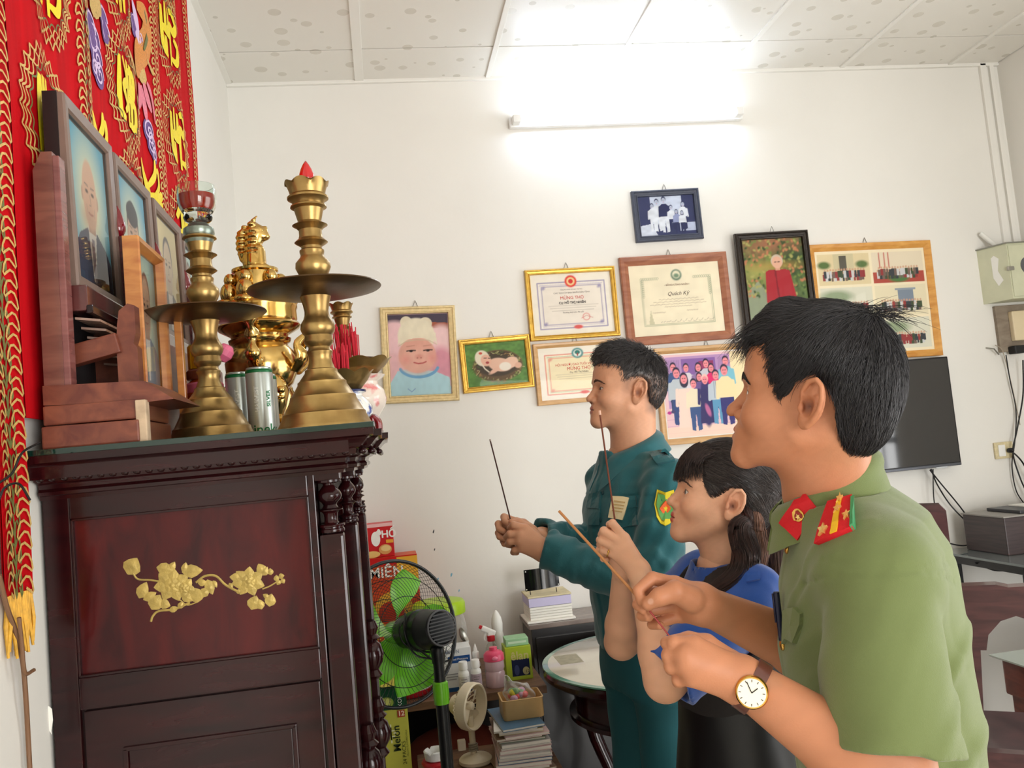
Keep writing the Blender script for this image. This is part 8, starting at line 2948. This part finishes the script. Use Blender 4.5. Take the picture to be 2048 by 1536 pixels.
lo, hi = bounds([Oc2 + L2 * .2 + F2 * .16, Oc2 - L2 * .2 - F2 * .16, sh2l, el2l, sh2r, el2r], .09)
lo[2], hi[2] = .80, 1.32
O('shirt', clean(nets(shirt2, lo, hi, .0045)), m_bluec, P2, smooth=180, label='blue short-sleeved shirt')
O('collar', collar(nb2 + np.array([0, 0, -.02]), F2, L2, .054, .082, .040, -.020, .30, .040, slope=1.0, rise=.012), m_bluec, P2, smooth=60)
O('shoulder_strap', decal(shirt2, [(1494, 1166), (1520, 1160), (1522, 1146), (1496, 1148)], (4, 3), .002, .003), m_bluec, P2)
# black vest and skirt
m_vest = mat('black_vest', (34, 29, 29), .7, var=.2, vscale=9, bump=.3, bscale=700)
tabv = [(z, cf, a + .014, b + .014) for z, cf, a, b in tab2]

def vest(p):
	d = torso_sd(p, Oc2, F2, L2, tabv)
	d = smin(d, sd_cone(p, sh2l - L2 * .03, nb2 + np.array([0, 0, -.035]), .055, .056), .03)
	d = d + folds(p, .002, 6, 4)
	# arm holes and open front
	d = np.maximum(d, -sd_cone(p, sh2l + L2 * .05 - F2 * .005, el2l + L2 * .02, .058, .088))
	d = np.maximum(d, -sd_cone(p, sh2r - L2 * .02, el2r, .062, .075))
	q = p - np.float32(nb2)
	f, l = q @ np.float32(F2), q @ np.float32(L2)
	v = np.maximum(np.abs(l) - (.062 + .22 * np.maximum(0, q[:, 2] + .02)) + .25 * np.maximum(0, -.02 - q[:, 2] - .0), -f + .0)
	d = np.maximum(d, -np.maximum(v, -q[:, 2] - .22))
	d = np.maximum(d, -sd_cone(p, nb2 + np.array([0, 0, -.06]), nb2 + np.array([0, 0, .12]), .066, .075))
	return d

lo, hi = bounds([Oc2 + L2 * .2 + F2 * .16, Oc2 - L2 * .2 - F2 * .16], .05)
lo[2], hi[2] = .72, 1.30
O('vest', clean(nets(vest, lo, hi, .005)), m_vest, P2, smooth=180, label='black sleeveless vest')

def skirt(p):
	d = torso_sd(p, Oc2, F2, L2, [(.98, 0, .150, .118), (.90, 0, .165, .125), (.80, 0, .185, .14), (.45, 0, .20, .155), (.10, 0, .19, .15)])
	q = p - np.float32(Oc2)
	an = np.arctan2(q @ np.float32(L2), q @ np.float32(F2))
	return d + .006 * np.sin(an * 9) * np.clip((.95 - p[:, 2]) * 3, 0, 1)

lo[2], hi[2] = .06, 1.02
O('trousers', nets(skirt, lo - np.array([.06, .06, 0]), hi + np.array([.06, .06, 0]), .009), mat('black_satin', (16, 15, 17), .42, var=.3, vscale=6), P2, smooth=180)
shoes(P2, (Oc2 + L2 * .07, Oc2 - L2 * .07), F2, m_shoe)
# ring and incense
rg = np.array(H2L['fingers'][3][0]) * .45 + np.array(H2L['fingers'][3][1]) * .55
ax = np.array(H2L['fingers'][3][1]) - np.array(H2L['fingers'][3][0])
Rg = Vector(ax).to_track_quat('Z', 'Y').to_matrix()
O('finger_ring', MB().tube([Vector(rg) + Rg @ Vector((.0098 * math.cos(k3 * PI / 12), .0098 * math.sin(k3 * PI / 12), 0)) for k3 in range(24)], .0011, 6, closed=True).ell(Vector(rg) + (Vector(CC) - Vector(rg)).normalized() * .0105, (.0022, .0022, .0022), n=8, m=6), m_gilt, label='thin gold ring with a small stone on the clasped hand', cat='ring', smooth=60)
s0, s1_ = A3(1199, 822, 1.72), A3(1231, 1050, 1.685)
st2 = T('incense_stick', 'reddish incense stick held upright by the person in blue, tip glowing pale', 'incense', tuple(s1_), 'incense sticks held in hands')
O('coated_stick', MB().tube([tuple(s0), tuple(s1_ + (s1_ - s0) * .08)], .0018, 8), mat('incense_red', (126, 70, 52), .8, var=.15, vscale=50), st2, smooth=60)
O('ash_tip', MB().tube([tuple(s0 - (s1_ - s0) * .004), tuple(s0 + (s1_ - s0) * .035)], .0026, 8), mat('ash_pink', (236, 190, 168), .8), st2, smooth=60)

# ------------------------------------------------------------------ the young man in the teal uniform
P3 = T('person', 'person with short cropped hair in a teal long-sleeved uniform holding incense', 'person', (.70, 2.38, 0))
F3 = hdg(191)
L3 = np.array([-F3[1], F3[0], 0])
base3 = (206, 152, 120)
vd = A3(1255, 770, 2.4) - CC
vd[2] = 0
vd /= np.linalg.norm(vd)
il = np.array([-vd[1], vd[0], 0])
ph = math.radians(-16)
f3 = il * math.cos(ph) + vd * math.sin(ph)
l3 = np.cross([0, 0, 1], f3)
ho3 = A3(1268, 781, 2.335) - l3 * .073
nb3 = A3(1266, 896, 2.42)
h3 = Head(ho3, f3, 8, 1.0, neck=nb3, neck_r=(.060, .064), nose=.9, eye_open=.0036, chub=.005, jaw=.003)
Oc3 = A3(1274, 1100, 2.41)
sh3l, el3l, wr3l = A3(1338, 962, 2.26), A3(1300, 1172, 2.19), A3(1092, 1102, 2.25)
sh3r = sh3l - L3 * .37
el3r, wr3r = A3(1222, 1105, 2.50), A3(1083, 1074, 2.36)
tab3 = [(1.462, .02, .055, .055), (1.445, .01, .085, .07), (1.415, .0, .135, .09), (1.375, .0, .168, .105), (1.30, .008, .182, .12), (1.20, .012, .178, .125), (1.08, .012, .170, .124), (.96, .01, .168, .122), (.90, .0, .172, .122)]
H3L = hand_px(2.25, (1090, 1101, .004), [[(1050, 1057, 0), (1027, 1050, .0), (1020, 1056, .016), (1026, 1066, .03)],
										 [(1040, 1068, -.006), (1020, 1068, -.004), (1013, 1074, .014), (1022, 1080, .028)],
										 [(1038, 1081, -.006), (1020, 1083, -.002), (1015, 1089, .016), (1025, 1092, .03)],
										 [(1044, 1096, -.002), (1029, 1100, .002), (1026, 1105, .018), (1034, 1106, .028)]],
			  [(1074, 1076, .022), (1054, 1056, .03), (1038, 1046, .03), (1024, 1044, .026)], [(1086, 1090, 0), (1086, 1096, -.004), (1085, 1102, -.004), (1084, 1110, 0)])
H3R = hand_px(2.31, (1078, 1078, .02), [[(1040, 1046, .02), (1008, 1034, .012), (1009, 1042, -.006), (1018, 1050, -.012)],
										[(1034, 1056, .022), (997, 1048, .012), (998, 1057, -.004), (1008, 1063, -.012)],
										[(1032, 1068, .022), (997, 1066, .012), (999, 1074, -.002), (1009, 1078, -.010)],
										[(1034, 1082, .02), (1006, 1082, .012), (1008, 1088, .0), (1016, 1090, -.008)]],
			  [(1064, 1062, .0), (1046, 1048, -.008), (1033, 1044, -.012), (1024, 1046, -.012)])
fl3 = arm_fn(sh3l, el3l, wr3l, (.05, .044, .04, .042, .028))
fr3 = arm_fn(sh3r, el3r, wr3r, (.05, .044, .04, .042, .028))
arm3l = lambda p: smin(fl3(p), hand(p, H3L, 1.05), .014)
arm3r = lambda p: smin(fr3(p), hand(p, H3R, 1.05), .014)
ms = [nets(h3.skin, ho3 - np.array([.16, .16, .24]), ho3 + np.array([.16, .16, .15]), .0019)]
STB = [([(.03, .034), (.024, .002), (.014, .002), (.004, .034)], (124, 90, 72), .3), ([(-.02, .045), (-.038, .02), (-.046, -.05), (-.075, -.062), (-.075, .05)], (110, 82, 68), .4)]
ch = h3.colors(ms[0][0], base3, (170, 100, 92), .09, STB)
for a_, f_, H_, e_, w_, s_ in ((arm3l, fl3, H3L, el3l, wr3l, sh3l), (arm3r, fr3, H3R, el3r, wr3r, sh3r)):
	ms.append(nets(a_, *bounds([q for f in H_['fingers'] for q in f] + H_['thumb'] + [w_], .03), .0023))
	ms.append(nets(f_, *bounds([s_, e_, w_], .06), .008))
ms.append(nets(lambda p: smin(torso_sd(p, Oc3, F3, L3, [(z, cf, a - .02, b - .02) for z, cf, a, b in tab3]), sd_cone(p, h3.W(-.022, 0, -.035), nb3, .056, .06), .03), *bounds([Oc3 + L3 * .2 + F3 * .16 + np.array([0, 0, .3]), Oc3 - L3 * .2 - F3 * .16 - np.array([0, 0, .35])], .02), .012))
Vb, Fb = vjoin(ms)
cb = skin_cols(Vb, base3)
cb[:len(ch)] = ch
O('body', (Vb, Fb), m_skin, P3, smooth=180, cols=cb)
h3.eyes(P3)
h3.brows(P3, (84, 64, 54), .75, .0195, N=110)
HP3 = [(.090, .068), (.074, .060), (.060, .052), (.052, .034), (.042, .020), (.024, .006), (.006, .030), (-.016, .036), (-.038, .026), (-.044, -.004), (-.05, -.03), (-.075, -.05), (-.16, -.03), (-.16, .2), (.10, .2), (.108, .082)]

def cap3(p):
	q = h3.loc(p)
	d = sd_ell(q, (-.008, 0, .046), (.100, .0785, .088))
	d = smin(d, sd_ell(q, (.028, 0, .088), (.066, .056, .052)), .02)
	d = smin(d, sd_ell(q, (-.04, 0, .01), (.066, .066, .072)), .03)
	g = poly2(HP3, q[:, 0], q[:, 2])
	return smax(d, g * .8, .016)

mc = nets(cap3, ho3 - .16, ho3 + .17, .0045)
crown3 = h3.W(-.06, .0, .115)

def flow3(p):
	d = p - np.float32(crown3)
	d = d / (np.linalg.norm(d, axis=1, keepdims=True) + 1e-6)
	q = h3.loc(p)
	d[:, 2] -= .5 * (q[:, 2] < .08)
	return d

rs = np.random.RandomState(11)
ok = np.where(h3.skin(mc[0].astype(np.float32)) > -.0005)[0]
n = 5200
ri = rs.choice(ok, n)
roots = mc[0][ri] + rs.randn(n, 3) * .0015
top = np.clip((h3.loc(roots.astype(np.float32))[:, 2] - .05) / .05, 0, 1)
Sx = comb(cap3, roots, flow3, .007 + .016 * top + rs.rand(n) * .006, 4, (.0025 + .013 * top * rs.rand(n)).astype(np.float32), .4, 6)
(mV, mF), mcC = tubes3(Sx, .0007, cols=hair_col(n, (56, 53, 54), .45))
nV = len(mc[0])
qv = h3.loc(mc[0].astype(np.float32))
fade = np.clip((qv[:, 2] - .02) / .035, 0, 1)[:, None]
ccap = np.array(s2l((46, 43, 44)))[None] * fade + np.array(s2l((112, 88, 76)))[None] * (1 - fade)
O('hair', (np.concatenate([mc[0], mV]), np.concatenate([mc[1], mF + nV])), m_hair, P3, smooth=180, cols=np.concatenate([ccap, mcC]))

m_teal = mat('teal_cotton', (24, 96, 104), .75, var=.2, vscale=8, bump=.3, bscale=700, sheen=.25)
ax3l = (wr3l - el3l) / np.linalg.norm(wr3l - el3l)
ax3r = (wr3r - el3r) / np.linalg.norm(wr3r - el3r)

def shirt3(p):
	d = torso_sd(p, Oc3, F3, L3, tab3)
	d = smin(d, sd_cone(p, sh3l, nb3 + np.array([0, 0, -.04]), .058, .05), .03)
	for sh, el, wr, axx in ((sh3l, el3l, wr3l, ax3l), (sh3r, el3r, wr3r, ax3r)):
		s = sd_cone(p, sh, el, .062, .060)
		s = smin(s, sd_cone(p, el, wr, .060, .047), .02)
		s = s + folds(p, .0062, 9, 2)
		h = (p - np.float32(wr)) @ np.float32(axx)
		s = s - .002 * ((h > -.05) & (h < 0))
		s = np.maximum(s, h - .004)
		s = np.maximum(s, -sd_cone(p, el + axx * .1, wr + axx * .05, .03, .037))
		d = smin(d, s, .016)
	q = p - np.float32(Oc3)
	f, l = q @ np.float32(F3), q @ np.float32(L3)
	d = d + folds(p, .0042, 7, 1)
	d = d - .003 * (np.abs(l) < .018) * (f > .03)
	d = d + .003 * np.exp(-((p[:, 2] - 1.345) / .004) ** 2) * (f > 0)
	d = smax(d, -sd_cone(p, nb3 + np.array([0, 0, -.05]) + F3 * .02, h3.W(-.03, 0, -.03), .060, .066), .006)
	return d

lo, hi = bounds([Oc3 + L3 * .22 + F3 * .2, Oc3 - L3 * .22 - F3 * .2, sh3l, el3l, wr3l, sh3r, el3r, wr3r], .08)
lo[2], hi[2] = .93, 1.52
O('shirt', clean(nets(shirt3, lo, hi, .0052)), m_teal, P3, smooth=180, label='teal uniform shirt with long sleeves')
O('collar', collar(nb3 + np.array([0, 0, -.012]), F3, L3, .070, .106, .045, -.012, .24, .040, slope=.9, rise=.016), m_teal, P3, smooth=60)
lf, hl, hr = legs(np.array([Oc3[0], Oc3[1], 0]), F3, L3, .92, .175, .125, .01)
lo, hi = bounds([Oc3 + L3 * .24 + F3 * .2, Oc3 - L3 * .24 - F3 * .2], .04)
lo[2], hi[2] = .04, 1.05
O('trousers', nets(lf, lo, hi, .009), mat('teal_trousers', (22, 84, 92), .8, var=.2, vscale=7), P3, smooth=180)
shoes(P3, (hl, hr), F3, m_shoe)
# epaulette, pockets, badge, arm patch
O('epaulette', decal(shirt3, [(1316, 930), (1350, 922), (1330, 902), (1300, 908)], (4, 5), .002, .005), m_teal, P3)
pk = O('chest_pocket', decal(shirt3, [(1228, 1058), (1276, 1050), (1272, 1000), (1226, 1006)], (5, 5), .001, .003), m_teal, P3)
O('pocket_flap', decal(shirt3, [(1226, 1020), (1276, 1014), (1272, 992), (1226, 996)], (5, 3), .004, .003), m_teal, pk)
pk = O('chest_pocket', decal(shirt3, [(1178, 1050), (1200, 1050), (1204, 985), (1184, 988)], (3, 5), .001, .003), m_teal, P3)
O('pocket_flap', decal(shirt3, [(1176, 1016), (1201, 1018), (1204, 984), (1183, 987)], (3, 3), .004, .003), m_teal, pk)
bg_ = O('paper_badge', decal(shirt3, [(1221, 1034), (1247, 1040), (1260, 998), (1229, 995)], (3, 3), .009, .001), mat('cream_paper', (236, 220, 176), .6), P3, label='cream paper badge on the chest pocket')
for v in (.35, .5, .65, .8):
	O('badge_line', decal(shirt3, [(1221, 1034), (1247, 1040), (1260, 998), (1229, 995)], [(.15, v - .025), (.85, v - .025), (.85, v + .025), (.15, v + .025)], .0105, .0004), ink((206, 176, 120)), bg_)
PQ = [(1308, 1052), (1352, 1052), (1352, 980), (1310, 980)]
shd = [(.12, 1.0), (.5, .93), (.9, 1.0), (.98, .6), (.9, .25), (.7, .06), (.5, 0), (.3, .06), (.1, .25), (.02, .6)]
ins = lambda k: [(.5 + (a - .5) * k, .5 + (b - .5) * k) for a, b in shd]
pt = O('arm_patch', decal(shirt3, PQ, shd, .002, .002), mat('patch_yellow', (226, 206, 40), .6), P3, label='yellow and green shield patch on the sleeve')
O('patch_field', decal(shirt3, PQ, ins(.8), .0045, .0006), mat('patch_green', (92, 160, 84), .6), pt)
O('patch_rim', decal(shirt3, PQ, ins(.86), .004, .0004), mat('patch_dark', (140, 120, 20), .6), pt)
O('patch_diamond', decal(shirt3, PQ, [(.5, .72), (.78, .48), (.5, .24), (.22, .48)], .0055, .0006), mat('patch_orange', (232, 96, 40), .6), pt)
O('patch_star', decal(shirt3, PQ, [(.5 + (a - .5) * .3, .48 + (b - .5) * .24) for a, b in star()], .0065, .0006), mat('patch_yellow', (226, 206, 40), .6), pt)
for (px, py) in ((1212, 940), (1206, 985), (1200, 1040)):
	h = hits(shirt3, np.array([[px, py]]))[0]
	n_ = grad(shirt3, np.array([h]))[0]
	O('button', MB().lathe([(.006, -.002), (.0065, .001), (.005, .0025), (.001, .002)], tuple(h), 14, R=Vector(n_).to_track_quat('Z', 'Y').to_matrix()), mat('teal_button', (20, 66, 74), .4), P3, smooth=50)
s0, s1_ = A3(980, 879, 2.30), A3(1021, 1040, 2.285)
st3 = T('incense_stick', 'dark incense stick held by the person in teal over the fan', 'incense', tuple(s1_), 'incense sticks held in hands')
O('coated_stick', MB().tube([tuple(s0), tuple(s1_ + (s1_ - s0) * .1)], .0019, 8), mat('incense_dark', (70, 40, 34), .8, var=.15, vscale=50), st3, smooth=60)
O('ash_tip', MB().tube([tuple(s0 - (s1_ - s0) * .004), tuple(s0 + (s1_ - s0) * .02)], .0021, 8), mat('ash_grey', (150, 130, 120), .8), st3, smooth=60)
